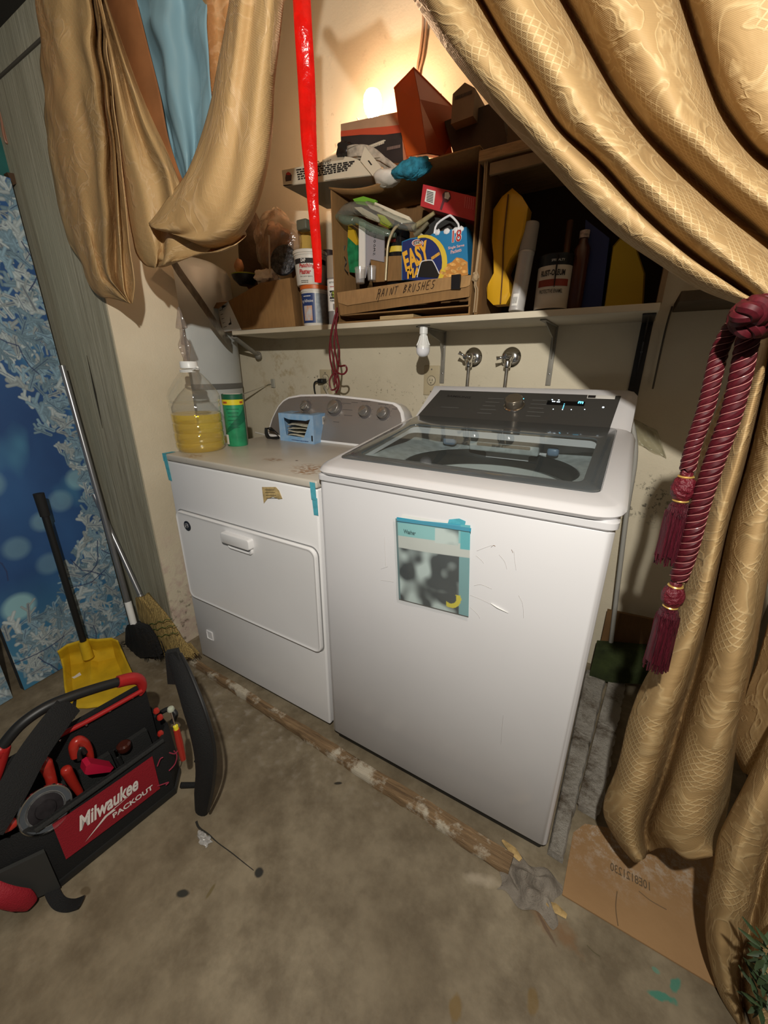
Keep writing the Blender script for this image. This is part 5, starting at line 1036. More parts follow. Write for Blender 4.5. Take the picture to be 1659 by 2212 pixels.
# ------------------------------------------------------------ frosted branches backdrop leaning in the left corner
def raster(nx, ny, W, H, seed=1):
    """winter picture: blue night, blurred lights, frosted twigs, as linear colours"""
    r = np.random.RandomState(seed); S, T = np.meshgrid(np.linspace(0, W, nx), np.linspace(0, H, ny))
    n = fbm(nx, ny, 2, 4, seed, 3); n2 = fbm(nx, ny, 3, 3, seed+9, 3)
    base = np.array([.008, .028, .10])*(1-n[..., None])+np.array([.022, .08, .21])*n[..., None]
    k = np.clip((n2-.55)*3, 0, 1)[..., None]*.7; base = base*(1-k)+np.array([.06, .20, .30])*k
    k = np.clip((.45-T)/.3, 0, 1)[..., None]*.5; base = base*(1-k)+np.array([.05, .20, .28])*k
    for cx_, cz_, rr, kk in ((.07, .33, .06, .75), (.12, .55, .05, .3), (.22, .62, .045, .35), (.30, .68, .05, .3), (.38, .75, .05, .5), (.10, .80, .06, .3), (.2, .45, .05, .25)):
        d = np.hypot(S-cx_, T-cz_); m_ = (np.clip((rr-d)/.02, 0, 1)*kk*.6)[..., None]; base = base*(1-m_)+np.array([.35, .60, .58])*m_
    def capsule(x0, y0, x1, y1, w0, col, soft=.0015, alpha=1):
        a0, a1 = max(0, int((min(x0, x1)-w0*2)/W*nx)), min(nx, int((max(x0, x1)+w0*2)/W*nx)+2); b0, b1 = max(0, int((min(y0, y1)-w0*2)/H*ny)), min(ny, int((max(y0, y1)+w0*2)/H*ny)+2)
        if a1 <= a0 or b1 <= b0: return
        s, t_ = S[b0:b1, a0:a1], T[b0:b1, a0:a1]; dx, dy = x1-x0, y1-y0; q_ = np.clip(((s-x0)*dx+(t_-y0)*dy)/(dx*dx+dy*dy+1e-9), 0, 1)
        d = np.hypot(s-x0-q_*dx, t_-y0-q_*dy); m_ = (np.clip((w0-d)/soft+.5, 0, 1)*alpha)[..., None]
        sh_ = (1-.35*np.clip(d/w0, 0, 1))[..., None]
        base[b0:b1, a0:a1] = base[b0:b1, a0:a1]*(1-m_)+np.array(col)*sh_*m_
    def inside(s, t_):
        # top right mass and lower right mass
        top = t_ > 1.10+.10*math.sin(9*s)-.45*max(0, (s-.26)/.16)
        low = t_ < .22+.42*max(0, (s-.12)/.30)**1.2+.05*math.sin(20*s)
        return top or low
    for i in range(1500):
        s, t_ = r.rand()*W, r.rand()*H
        if not inside(s, t_): continue
        a = r.choice([-.9, -.4, .3, 1.0, 1.6, 2.2])+r.randn()*.3; l = .03+.05*r.rand(); w0 = .0045+.0045*r.rand()
        x1, y1 = s+math.cos(a)*l, t_+math.sin(a)*l; v = .55+.45*r.rand(); col = (.19*v, .30*v, .38*v) if r.rand() < .6 else (.36*v, .42*v, .44*v)
        capsule(s, t_, x1, y1, w0, col)
        for k in range(3):
            b = a+(.7 if k % 2 else -.7); q_ = .35+.25*k; capsule(s+math.cos(a)*l*q_, t_+math.sin(a)*l*q_, s+math.cos(a)*l*q_+math.cos(b)*l*.45, t_+math.sin(a)*l*q_+math.sin(b)*l*.45, w0*.7, col)
        if r.rand() < .55: capsule(s, t_, x1, y1, .0011, (.015, .03, .09), alpha=.9)
    for i in range(16):   # dark twigs
        s, t_ = r.rand()*W, (r.rand()*.5 if i % 2 else 1.1+r.rand()*.65); a = r.rand()*6.28
        for k in range(5): s1, t1 = s+math.cos(a)*.035, t_+math.sin(a)*.035; capsule(s, t_, s1, t1, .0018, (.02, .035, .10)); s, t_ = s1, t1; a += r.randn()*.35
    return np.clip(base*1.45, 0, .95)
def backdrop(P0, P1, P2, P3, nx, ny, seed, label):
    """P0 near-bottom, P1 far-bottom, P2 far-top, P3 near-top"""
    W, H = (P1-P0).length, (P3-P0).length; img = raster(nx, ny, W, H, seed)
    t = thing('canvas_print', label, 'picture', P0, 'winter canvas prints leaning at the left wall')
    me = m_grid(lambda s, q_: (P0*(1-s)+P1*s)*(1-q_)+(P3*(1-s)+P2*s)*q_, nx-1, ny-1)
    ca = me.color_attributes.new('paint', 'FLOAT_COLOR', 'POINT'); a_ = np.ones((ny, nx, 4), np.float32); a_[..., :3] = img; ca.data.foreach_set('color', a_.reshape(-1))
    link('printed_canvas', me, vcol_mat('canvas_print_face', .6), t)
    n_ = (P1-P0).cross(P3-P0).normalized()
    if n_.dot(CAM-P0) < 0: n_ = -n_
    back = n_*-.028; e = n_*-.0006
    link('stretcher', rings([[p+e for p in (P0, P1, P2, P3)], [p+back for p in (P0, P1, P2, P3)]]), mat('canvas_side', (.04, .045, .05), .8), t, smooth=False)
c_bl, c_br = at(53, 1491, Z=.003), at(281, 1357, X=-1.203); c_br.z = .003
c_tr = at(22, 385, X=-1.262); c_tl = c_tr+Vector((.0, -(c_br-c_bl).length*.985, .0))
c_tl = c_tr+(c_bl-c_br)
backdrop(c_bl, c_br, c_tr, c_tl, 260, 1050, 4, 'tall blue picture of frosted branches leaning in the left corner')
d1 = at(28, 1507, Z=.003); d0 = d1+Vector((.06, -.42, 0))
backdrop(d0, d1, d1+Vector((-.05, .01, .62)), d0+Vector((-.05, .01, .62)), 140, 190, 8, 'second blue frosted picture cut by the left photo edge, beside the toolbag')
t = thing('teal_frame', 'teal board with pinkish hooks at the upper left behind the picture', 'board', at(10, 340, X=-1.35))
link('board', m_prism([at(u, v, X=-1.33) for u, v in ((-40, 285), (14, 300), (40, 335), (60, 388), (-40, 400))], (-.02, 0, 0)), mat('teal_board', (.012, .11, .10), .6, var=.3), t, smooth=False)
link('ledge', m_prism([at(u, v, X=-1.30) for u, v in ((15, 372), (52, 378), (60, 386), (28, 400))], (-.03, 0, 0)), mat('ledge_brown', (.07, .035, .015), .7), t, smooth=False)
for k in range(2): link('hook', m_tube([at(u+5*k, v, X=-1.29) for u, v in ((-6, 215), (2, 250), (8, 290), (14, 308), (20, 300), (12, 262))], .004, 8), mat('hook_pink', (.28, .13, .08), .4), t)

# ------------------------------------------------------------ brooms
pole = mat('pole_grey', (.30, .30, .31), .3, metal=.7, var=.1)
t = thing('angle_broom', 'black-bristled broom with grey metal handle standing in the corner', 'broom', at(305, 1425, Z=0))
p_top = at(134, 790, X=-1.19); p_bot = at(276, 1300, Y=-.075)
link('handle', m_tube([p_top, p_bot], .0105, 14, spline=False), pole, t); q_ = at(289, 1348, Y=-.085)
link('ferrule', m_tube([p_bot, q_], .0135, 14, spline=False), white_plastic, t)
def brush(pts, m_, parent, name='bristles', nst=140, seed=2, th=.02, Yf=-.09):
    """head: grooved body between left and right outline rows, plus loose fibres at the tip"""
    r_ = random.Random(seed); rows = []
    for (ul, vl), (ur, vr), Y in pts:
        a, b = at(ul, vl, Y=Y), at(ur, vr, Y=Y); rows.append((a, b))
    loops = []
    for a, b in rows:
        n_ = 40; lp = []
        for j in range(n_):
            ph = 2*PI*j/n_; s = .5-.5*math.cos(ph); y = math.sin(ph)*th*(1+.10*math.sin(j*9.0)); lp.append(a*(1-s)+b*s+Vector((0, y, .004*math.sin(j*7))))
        loops.append(lp)
    body = rings(loops)
    fib = []
    a, b = rows[-1]; a0_, b0_ = rows[-2]
    for i in range(nst):
        s = r_.random(); o = Vector((0, r_.uniform(-th, th), 0)); e = a*(1-s)+b*s+o; st_ = a0_*(1-s)+b0_*s+o; d = (e-st_).normalized()
        fib.append(m_tube([e-d*.05, e+d*r_.uniform(.004, .02)+Vector((r_.uniform(-.006, .006), 0, 0))], .0009, 4, spline=False))
    for me in fib:
        for v in me.vertices: v.co.z = max(v.co.z, .001)
    link(name, body, m_, parent); link('loose_fibres', join(fib), m_, parent, smooth=False)['kind'] = 'stuff'
blk = mat('black_bristle', (.012, .012, .013), .6, stretch=(120, 120, 6), bump=1, bscale=4)
brush([((278, 1350), (300, 1345), -.085), ((273, 1358), (322, 1352), -.085), ((272, 1385), (338, 1375), -.09), ((272, 1425), (352, 1412), -.10)], blk, t, th=.018)
t = thing('straw_broom', 'straw broom with green stitching leaning beside the dryer', 'broom', at(410, 1428, Z=0))
pb = at(302, 1283, Y=-.05)
link('handle', m_tube([at(203, 1068, Y=-.045), pb], .0095, 14, spline=False), pole, t); link('collar', m_tube([pb, at(308, 1298, Y=-.05)], [.011, .016], 14, spline=False), pole, t)
straw = mat('straw', (.42, .29, .10), .8, var=.55, vscale=3, stretch=(90, 90, 5), bump=.9, bscale=2)
brush([((298, 1290), (318, 1284), -.05), ((298, 1310), (336, 1303), -.05), ((302, 1335), (356, 1325), -.052), ((320, 1362), (376, 1352), -.055), ((345, 1392), (396, 1385), -.058), ((372, 1418), (420, 1412), -.060)], straw, t, th=.022, nst=170)
for (a, b) in (((314, 1352), (372, 1336)), ((320, 1364), (378, 1350)), ((330, 1378), (384, 1366))):
    l = [at(a[0]*(1-s)+b[0]*s, a[1]*(1-s)+b[1]*s+2*math.sin(s*22), Y=-.082) for s in [i/12 for i in range(13)]]; link('stitching', m_tube(l, .0014, 6, 3), mat('green_thread', (.06, .11, .02), .7), t)
# ------------------------------------------------------------ dustpan
t = thing('dustpan', 'yellow upright dustpan with long black handle behind the toolbag', 'dustpan', at(200, 1500, Z=0))
rows = [[(124, 1407, .125), (145, 1392, .13), (179, 1382, .135), (195, 1380, .15), (210, 1381, .135), (240, 1378, .13), (254, 1384, .125)],
        [(131, 1424, .07), (150, 1414, .06), (180, 1407, .06), (195, 1400, .085), (210, 1406, .06), (245, 1399, .06), (262, 1402, .07)],
        [(136, 1440, .05), (152, 1436, .014), (180, 1432, .012), (196, 1426, .035), (212, 1430, .012), (250, 1420, .014), (270, 1420, .05)],
        [(139, 1480, .04), (156, 1482, .008), (184, 1478, .006), (198, 1474, .012), (214, 1475, .006), (268, 1465, .008), (288, 1458, .04)],
        [(146, 1528, .012), (160, 1530, .003), (188, 1530, .003), (204, 1528, .003), (224, 1526, .003), (290, 1518, .003), (310, 1508, .012)]]
G = [[at(u, v, Z=z) for u, v, z in r_] for r_ in rows]
def panfn(s, q_):
    i, j = q_*4, s*6; i0, j0 = min(int(i), 3), min(int(j), 5); fi, fj = i-i0, j-j0
    return (G[i0][j0]*(1-fj)+G[i0][j0+1]*fj)*(1-fi)+(G[i0+1][j0]*(1-fj)+G[i0+1][j0+1]*fj)*fi
o = link('pan', m_grid(panfn, 30, 20), mat('dustpan_yellow', (.62, .40, .015), .5, var=.15, vscale=20, bump=.1), t); solid(o, .004)
link('dirt_scrap', mesh([at(u, v, Z=.012) for u, v in ((150, 1460), (172, 1452), (176, 1458), (160, 1466))], [(0, 1, 2, 3)]), white_paper, t, smooth=False)
hb_ = at(184, 1398, Z=.11); ht = at(83, 1066, Z=.76)
link('handle', m_tube([hb_, hb_*.12+ht*.88], .0115, 14, spline=False), black_plastic, t); link('grip', m_tube([hb_*.13+ht*.87, ht], [.015, .0165], 14, spline=False), black_matte, t)
link('socket', m_tube([hb_+(hb_-ht).normalized()*.05, hb_+(ht-hb_).normalized()*.03], [.020, .017], 14, spline=False), MATS['dustpan_yellow'], t)

# ------------------------------------------------------------ tool bag
BA = Vector((-.304, -.663, 0)); BU = Vector((.097, .995, 0)).normalized(); BN = Vector((BU.y, -BU.x, 0))
def bag(s, w_, z): return BA+BU*s-BN*w_+Vector((0, 0, z))
def bpx(u, v, w_): return wp(u, v, BA-BN*w_, BN)
fab = mat('black_canvas', (.006, .006, .0065), .8, bump=.5, bscale=400); fabg = mat('grey_webbing', (.014, .0145, .014), .8, bump=.4, bscale=300)
redf = mat('red_fabric', (.27, .006, .016), .65, bump=.35, bscale=350); redp2 = mat('red_plastic', (.36, .015, .015), .35)
bg = thing('tool_bag', 'black and red open-top tool bag with red front panel standing at the left foreground', 'tool bag', bag(.1, .1, 0))
plan = [(.0, .0), (.275, .0), (.315, .05), (.32, .12), (.31, .20), (.26, .235), (-.02, .235), (-.09, .20), (-.105, .12), (-.075, .04)]
def pl_(k, z, c=(.105, .118)): return [bag(c[0]+(s-c[0])*k, c[1]+(w_-c[1])*k, z) for s, w_ in plan]
zs = [.215, .218, .205, .20, .205, .215, .218, .205, .20, .205]
def rim_(k, dz=0): 
    c = (.105, .118); return [bag(c[0]+(s-c[0])*k, c[1]+(w_-c[1])*k, z+dz) for (s, w_), z in zip(plan, zs)]
link('shell', rings([pl_(.97, 0), pl_(1, .012), pl_(1.015, .10), rim_(1.0), rim_(.985, .004), rim_(.955, -.002), pl_(.95, .11), pl_(.95, .105)]), fab, bg)
link('base_tray', rings([pl_(1.0, .001), pl_(1.018, .004), pl_(1.02, .022), pl_(1.0, .026)]), black_plastic, bg)
# divider with raised handle
dv = link('centre_divider', m_prism([bag(s, .112, z) for s, z in ((-.08, .05), (.30, .05), (.30, .318), (.28, .325), (.08, .325), (-.06, .325), (-.08, .315))], BN*-.016), fab, bg, smooth=False)
link('divider_rim', m_tube([bpx(u, v, .104) for u, v in ((20, 1680), (100, 1606), (200, 1552), (306, 1492))], .0065, 10), redp2, bg)
for u, v in ((130, 1593), (186, 1561), (237, 1530), (285, 1502)): link('rivet', m_lathe([(.0035, 0), (.0035, .001), (.0005, .0025)], n=10, T=frame(bpx(u, v+6, .108)+BN*.001, BU, (0, 0, 1))), chrome, bg)
hd = link('carry_handle', m_tube([bpx(u, v, .112) for u, v in ((-10, 1632), (40, 1570), (95, 1530), (150, 1506), (210, 1486), (256, 1473))], .0125, 14, 6), black_plastic, bg)
link('handle_post', m_tube([bpx(u, v, .112) for u, v in ((254, 1473), (285, 1466), (302, 1470), (308, 1486), (300, 1500))], [.016, .017, .014, .011, .009], 14), redp2, bg)
link('handle_post', m_tube([bpx(u, v, .112) for u, v in ((-8, 1632), (4, 1618), (-2, 1650), (-14, 1690))], [.015, .016, .013, .011], 14), redp2, bg)
link('handle_post', mesh([bpx(u, v, .112) for u, v in ((140, 1552), (160, 1512), (166, 1508), (162, 1552))], [(0, 1, 2, 3)]), black_plastic, bg, smooth=False)
# red front panel with lettering
rp = [bpx(112, 1780, -.004), bpx(142, 1855, -.004), bpx(345, 1702, -.004), bpx(328, 1632, -.004)]
rp = [bag((p-BA).dot(BU), -.0055, p.z) for p in rp]
bulge = m_grid(lambda s, q_: (rp[1]*(1-s)+rp[2]*s)*(1-q_)+(rp[0]*(1-s)+rp[3]*s)*q_+BN*(.001+.002*math.sin(PI*s)), 16, 6)
fp = link('front_panel', bulge, redf, bg)
xs_ = (rp[2]-rp[1]).normalized(); ys_ = Vector((0, 0, 1))
Tt = frame(rp[1]+xs_*.038+ys_*.054+BN*.0042, xs_, ys_); cream = mat('lettering_cream', (.72, .66, .62), .5)
txt('Milwaukee', Tt, .135, .044, cream, fp, shear=.35, bold=.03)
txt('PACKOUT', frame(rp[1]+xs_*.104+ys_*.020+BN*.0042, xs_, ys_), .098, .016, cream, fp, bold=.03)
o_ = rp[1]+BN*.0042
link('lightning_mark', mesh([o_+xs_*s+ys_*z for s, z in ((.040, .012), (.094, .040), (.090, .046), (.165, .056), (.110, .046), (.114, .040))], [(0, 1, 2), (1, 5, 2), (2, 5, 4), (2, 4, 3)]), cream, fp, smooth=False)
link('panel_piping', m_tube([bag(-.005, -.004, .21), bag(.12, -.006, .213), bag(.277, -.002, .213)], .006, 8), fabg, bg)
link('end_pocket', m_prism([bag(-.085, .035, .02), bag(-.004, -.006, .02), bag(-.004, -.006, .15), bag(-.085, .035, .14)], BN*.010), mat('pocket_grey', (.03, .03, .028), .7), bg, smooth=False)
link('pull_tab', m_tube([bag(-.10, .02, .13), bag(-.085, .0, .10), bag(-.065, -.006, .06), bag(-.055, -.006, .025)], [.016, .020, .021, .012], 10, flat=.35, up=(1, 0, 0)), redf, bg)
# shoulder strap: band over the handle and thick pad at the far end
link('shoulder_strap', m_tube([bpx(u, v, w_) for u, v, w_ in ((152, 1520, .10), (120, 1560, .07), (70, 1630, .04), (20, 1720, .0), (-30, 1800, -.02))], .030, 6, 6, flat=.12, up=(1, 0, .5)), fab, bg)
link('strap_pad', m_tube([at(u, v, Y=Y) for u, v, Y in ((374, 1412, -.33), (388, 1452, -.34), (412, 1520, -.36), (434, 1590, -.37), (444, 1660, -.375), (438, 1720, -.38), (434, 1762, -.38))], [.020, .024, .028, .030, .030, .027, .018], 12, 6, flat=.55, up=(.2, -1, .2)), fab, bg)
link('strap_pad_edge', m_tube([at(u, v, Y=Y) for u, v, Y in ((390, 1412, -.34), (412, 1455, -.355), (445, 1540, -.375), (464, 1620, -.385), (462, 1690, -.39), (450, 1752, -.39))], .004, 8), black_plastic, bg)
link('pad_end', m_prism([at(u, v, Y=-.335) for u, v in ((356, 1412), (382, 1407), (396, 1455), (404, 1480), (362, 1478))], (-.01, .012, 0)), fabg, bg, smooth=False)
link('strap_clip', m_tube([bag(.30, .09, .22), bag(.33, .07, .235), bag(.34, .05, .22), bag(.325, .05, .20)], .007, 10), black_plastic, bg)
link('side_loop', m_tube([bag(.29, -.01, .03), bag(.33, -.035, .008), bag(.35, -.05, .012), bag(.36, -.045, .06), bag(.34, -.02, .09)], .0075, 10), fab, bg)
link('loose_strap', m_tube([at(u, v, Z=z) for u, v, z in ((108, 1895, .03), (112, 1925, .02), (128, 1950, .006), (152, 1956, .006), (176, 1948, .018))], .013, 6, 6, flat=.2, up=(0, 0, 1)), fab, bg)
for s in (.04, .14, .235): link('tool_pocket', m_prism([bag(s-.04, .095, .12), bag(s+.04, .095, .12), bag(s+.035, .098, .20), bag(s-.035, .098, .20)], BN*.014), fabg, bg, smooth=False)
# tools in the bag
def tool(pts, rr, m_, label, name='screwdriver', cat='tool', w_=.06, **k):
    q = link(name, m_tube([bpx(u, v, w_) for u, v in pts], rr, 12), m_, **k); tag(q, label, cat, None); return q
rh = mat('red_handle', (.36, .022, .014), .3, coat=.3)
tool([(114, 1700), (108, 1675), (98, 1650), (94, 1640)], [.011, .011, .014, .007], rh, 'red tool handle with white mark, standing left above the round reel', 'pliers'); tool([(172, 1712), (158, 1690), (143, 1664), (140, 1658)], [.008, .010, .012, .006], rh, 'short red handle just right of the round reel', 'pliers')
t = thing('locking_knife', 'red hook-shaped tool handle near the middle of the bag', 'tool', bpx(175, 1610, .07))
link('hook_grip', m_tube([bpx(u, v, .07) for u, v in ((163, 1634), (160, 1612), (168, 1600), (182, 1606), (192, 1622), (198, 1640))], [.010, .012, .012, .011, .009, .006], 12), rh, t); link('inner_edge', m_tube([bpx(u, v, .063) for u, v in ((172, 1640), (170, 1625), (176, 1616), (184, 1626))], .006, 10), black_plastic, t)
q = link('utility_case', m_prism([bpx(u, v, .03) for u, v in ((183, 1672), (186, 1656), (196, 1649), (246, 1658), (238, 1668), (190, 1674))], BN*-.03), mat('crimson_plastic', (.42, .01, .04), .35), smooth=False); tag(q, 'crimson flat plastic tool lying behind the red front panel', 'tool')
t = thing('tape_reel', 'round chrome-rimmed dark reel resting in the left front of the tool bag', 'reel', bag(.03, .03, .12))
rc_ = bpx(99, 1748, .02); nx_ = (CAM-rc_).normalized(); nx_ = (nx_*.6+BN*.6+Vector((0, 0, .25))).normalized(); T = frame(rc_, nx_.cross(Vector((0, 0, 1))), nx_.cross(nx_.cross(Vector((0, 0, 1)))))
if T.col[2].xyz.dot(CAM-rc_) < 0: T = T @ Matrix.Rotation(PI, 4, 'X')
link('disc', m_lathe([(.0005, -.012), (.047, -.012), (.048, .004), (.046, .001), (.036, -.002), (.032, .002), (.020, .003), (.018, .006), (.0005, .006)], n=48, T=T), mat('reel_gunmetal', (.035, .03, .032), .22, metal=.5, var=.6, vscale=30), t)
link('chrome_rim', m_lathe([(.045, .002), (.048, .006), (.050, .002), (.048, -.002)], n=48, T=T), chrome, t); link('inner_ring', m_lathe([(.033, .002), (.035, .004), (.0365, .002), (.034, .0)], n=40, T=T), steel, t)
tool([(8, 1790), (22, 1782), (34, 1776)], [.010, .012, .009], rh, 'red handle end at the far left below the round reel', 'pliers', w_=.0)
q = link('dark_jar', m_lathe([(.014, -.01), (.017, -.004), (.017, .008), (.012, .012), (.0005, .012)], n=20, T=Matrix.Translation(bpx(268, 1613, .07))), mat('dark_amber', (.05, .012, .008), .15)); tag(q, 'small dark glossy cap in the pocket right of the hook-shaped handle', 'cap')
t = thing('small_screwdriver', 'steel shafted bit poking up in the middle pocket of the bag', 'screwdriver', bpx(250, 1625, .07)); link('shaft', m_tube([bpx(246, 1620, .075), bpx(254, 1636, .075)], .0025, 8), chrome, t); link('handle', m_tube([bpx(254, 1636, .075), bpx(262, 1650, .07)], .006, 8), black_plastic, t)
t = thing('nut_driver', 'long screwdriver with red handle and yellow collar at the far end of the bag', 'screwdriver', bpx(392, 1630, .02))
yy = -.385
link('tip_ball', m_lathe([(.0005, -.007), (.008, -.004), (.009, 0), (.007, .005), (.0005, .007)], n=16, T=Matrix.Translation(at(369, 1532, Y=yy))), mat('pale_knob', (.40, .42, .33), .4), t); link('shaft', m_tube([at(369, 1536, Y=yy), at(379, 1570, Y=yy)], .0022, 8), chrome, t)
link('collar', m_tube([at(379, 1568, Y=yy), at(381, 1575, Y=yy)], .006, 10), mat('band_yellow', (.7, .6, .03), .4), t); link('handle', m_tube([at(381, 1575, Y=yy), at(388, 1605, Y=yy), at(396, 1640, Y=yy)], [.0075, .009, .007], 10), rh, t)
for i, (u, v) in enumerate(((330, 1541), (338, 1555), (339, 1590))):
    q = link('tool_bit', m_lathe([(.0005, -.008), (.0075, -.005), (.0085, 0), (.006, .006), (.0005, .008)], n=14, T=Matrix.Translation(bpx(u, v, .02)+Vector((0, .01, 0)))), rh); tag(q, ('upper', 'middle', 'lowest')[i]+' of the three red tool ends near the right end of the bag', 'tool end')
wr_ = mat('pink_wire', (.30, .03, .06), .4)
for pts, lb_ in (([(366, 1626), (378, 1628), (386, 1618), (390, 1608)], 'pink-red wire curl at the far end of the bag, upper'), ([(340, 1655), (346, 1640), (352, 1636)], 'pink-red wire end beside the red front panel corner'), ([(365, 1665), (378, 1650), (382, 1632), (376, 1622)], 'pink-red wire loop hanging at the far end of the bag'), ([(340, 1698), (352, 1694), (364, 1690), (358, 1696)], 'pink-red wire end below the red front panel corner')):
    q = link('loose_wire', m_tube([bpx(u, v, -.012) for u, v in pts], .0016, 7), wr_); tag(q, lb_, 'wire')

# ------------------------------------------------------------ on the floor
def rough_bar(p0, p1, w0, w1, h, m_, name, label, cat, seed=1, amp=.004, grp=None):
    """weathered timber lying along p0 -> p1, widths to its left side, worn edges"""
    r_ = random.Random(seed); p0, p1 = Vector(p0), Vector(p1); d = (p1-p0); n_ = Vector((-d.y, d.x, 0)).normalized(); N = 70; loops = []
    for i in range(N+1):
        s = i/N; c = p0+d*s; w_ = w0+(w1-w0)*s; a = amp*(math.sin(i*1.3+seed)+math.sin(i*.47+2*seed))*.5+r_.uniform(-amp, amp)*.4; hh = h*(1+.12*math.sin(i*.31+seed))+r_.uniform(-.0012, .0012)
        loops.append([c+n_*o+Vector((0, 0, z)) for o, z in ((a*.5, .0005), (a*.6-.0, hh*.7), (.004+a*.5, hh), (w_*.5, hh+.001), (w_-.004, hh), (w_, hh*.7), (w_, .0005))])
    q = link(name, rings(loops), m_); tag(q, label, cat, grp); return q
g = NG('old_timber'); s_ = g.mapping((3, 40, 40)); col = g.ramp(g.noise(2.5, 6, src=s_), [(.3, '54402a'), (.6, '83694a'), (.75, '9c8262')])
col = g.mix(g.ramp(g.noise(7, 6, rough=.7), [(.52, 0), (.60, 1)]), col, 'b5ab98'); g.bump(g.noise(12, 6, src=s_), .5, .006); timber = g.done(col, .8)
rough_bar((-.735, -.030, 0), (.615, -.088, 0), .026, .05, .022, timber, 'sole_plate', 'long worn timber strip with white paint flakes on the floor before both machines', 'timber', 3, .005)
g = NG('linty_timber'); col = g.ramp(g.noise(6, 6), [(.3, '5d4f3f'), (.6, '857560')]); col = g.mix(g.ramp(g.math('ADD', g.noise(11, 8, rough=.8), g.math('MULTIPLY', g.noise(5, 3), .5)), [(.60, 0), (.78, 1)]), col, 'c6bfb4')
g.bump(g.noise(40, 7, rough=.8), 1.0, .02); linty = g.done(col, .95)
a, b = at(1219, 1869, Z=0), at(1311, 1475, Z=0)
rough_bar((a.x-.006, a.y, 0), (b.x-.006, b.y, 0), .036, .075, .026, linty, 'lint_covered_board', 'lint covered timber strip on the floor along the right side of the washer', 'timber', 5, .004, 'lint covered timber strips right of the washer')
rough_bar((b.x+.058, b.y, 0), (a.x+.062, a.y+.16, 0), -.050, -.050, .030, linty, 'lint_covered_board', 'lint covered timber strip with rounded top, further from the washer', 'timber', 8, .006, 'lint covered timber strips right of the washer')
g = NG('floor_cardboard'); col = g.ramp(g.noise(4, 5), [(.3, '8d6c48'), (.7, '9e7c55')]); p = at(1320, 1800, Z=0)
col = g.mix(g.math('MULTIPLY', g.spot((p.x, p.y-.0, 0), (.14, .09, 0), .8, .4, 9), g.ramp(g.noise(45, 6, rough=.8), [(.48, 0), (.62, .9)])), col, 'b7ab9c')
p = at(1480, 1880, Z=0); col = g.mix(g.math('MULTIPLY', g.spot((p.x, p.y, 0), (.10, .04, 0), .8, .4, 9), g.ramp(g.noise(45, 6, rough=.8), [(.45, 0), (.62, .8)])), col, 'a89b8b')
g.bump(g.noise(60, 4), .2, .004); fcm = g.done(col, .85)
c0, c1 = at(1214, 1934, Z=.0015), at(1600, 2166, Z=.0015)
q = link('cardboard_sheet', m_prism([c0, c1, c1+Vector((.06, .34, 0)), c0+Vector((.03, .20, 0)), at(1238, 1800, Z=.0015)], (0, 0, .004)), fcm, smooth=False, keep=True); tag(q, 'flattened cardboard sheet with stamped numbers lying under the right curtain', 'cardboard')
a, b = at(1318, 1880, Z=.0056), at(1404, 1925, Z=.0056); x_ = (b-a).normalized(); me = m_text('10E8121230', (b-a).length, .020, None, bold=.01)
L_ = (b-a).length
for v in me.vertices: v.co.x = L_-v.co.x
me.transform(frame(a+Vector((0, 0, .0004)), x_, Vector((0, 0, 1)).cross(x_))); link('stamp_lettering', me, mat('stamp_ink', (.12, .08, .045), .8), q, smooth=False, local=False)
for pts in ([(1335, 2000), (1330, 1960), (1333, 1925)], [(1380, 1925), (1405, 1945), (1440, 1965)]): link('crease', m_tube([at(u, v, Z=.0062) for u, v in pts], .0012, 5, flat=.3), mat('crease_brown', (.16, .10, .05), .8), q)
c = at(1142, 1912, Z=0); g = NG('grey_lint'); col = g.ramp(g.noise(30, 6), [(.3, '7f766b'), (.7, 'a49a8d')]); g.bump(g.noise(50, 6, rough=.8), 1, .01); lint = g.done(col, 1)
rr_ = random.Random(4)
me = m_grid(lambda s, q_: c+Vector(((s-.5)*.13, (q_-.5)*.10, .002+max(0, .013*(1-(2*s-1)**2)*(1-(2*q_-1)**2)*(1.4+math.sin(13*s+4*q_)+.6*math.sin(17*q_-5*s)))))+Vector((.008*math.sin(9*q_), .008*math.sin(11*s), 0)), 40, 32)
q = link('lint_clump', me, lint); tag(q, 'flattened grey lint clump on the floor by the washer corner', 'lint')
q = link('wood_splinter', m_tube([at(u, v, Z=.006) for u, v in ((1180, 1950), (1200, 1962), (1224, 1980))], [.004, .010, .005], 7, 4, flat=.5), mat('fresh_wood', (.50, .34, .14), .7, var=.4, vscale=60)); tag(q, 'pale wood splinter on the floor left of the cardboard sheet', 'splinter')
q = link('wood_splinter', m_tube([at(u, v, Z=.012) for u, v in ((1085, 1815), (1108, 1838), (1125, 1858))], [.003, .011, .006], 7, 4, flat=.5), MATS['fresh_wood']); tag(q, 'split pale wood end at the right tip of the long timber strip', 'splinter')
q = link('plastic_scrap', blob(at(441, 1812, Z=.010)+Vector((0, 0, .0)), .022, .010, .009, .5, 3, 6, 22, 12), film('scrap_clear', (.95, .95, .95), .06, .2, bump=.6, bscale=50)); tag(q, 'crumpled clear plastic scrap on the floor right of the tool bag', 'plastic scrap')
q = link('dark_crack', m_tube([at(u, v, Z=.0006) for u, v in ((424, 1774), (430, 1788), (450, 1802), (470, 1820), (500, 1842), (530, 1866), (548, 1880))], [.003, .0028, .002, .0012, .0012, .001, .0008], 6, 4, flat=.15), mat('crack_dark', (.02, .018, .014), .9)); tag(q, 'thin black cord line running over the floor to a dark spot', 'cord')
q = link('twig', m_tube([at(u, v, Z=.001) for u, v in ((1268, 2042), (1282, 2056), (1296, 2066))], .0009, 5, flat=.4), mat('twig', (.10, .08, .04), .8)); tag(q, 'tiny dark fibre on the floor in front of the cardboard sheet', 'fibre')
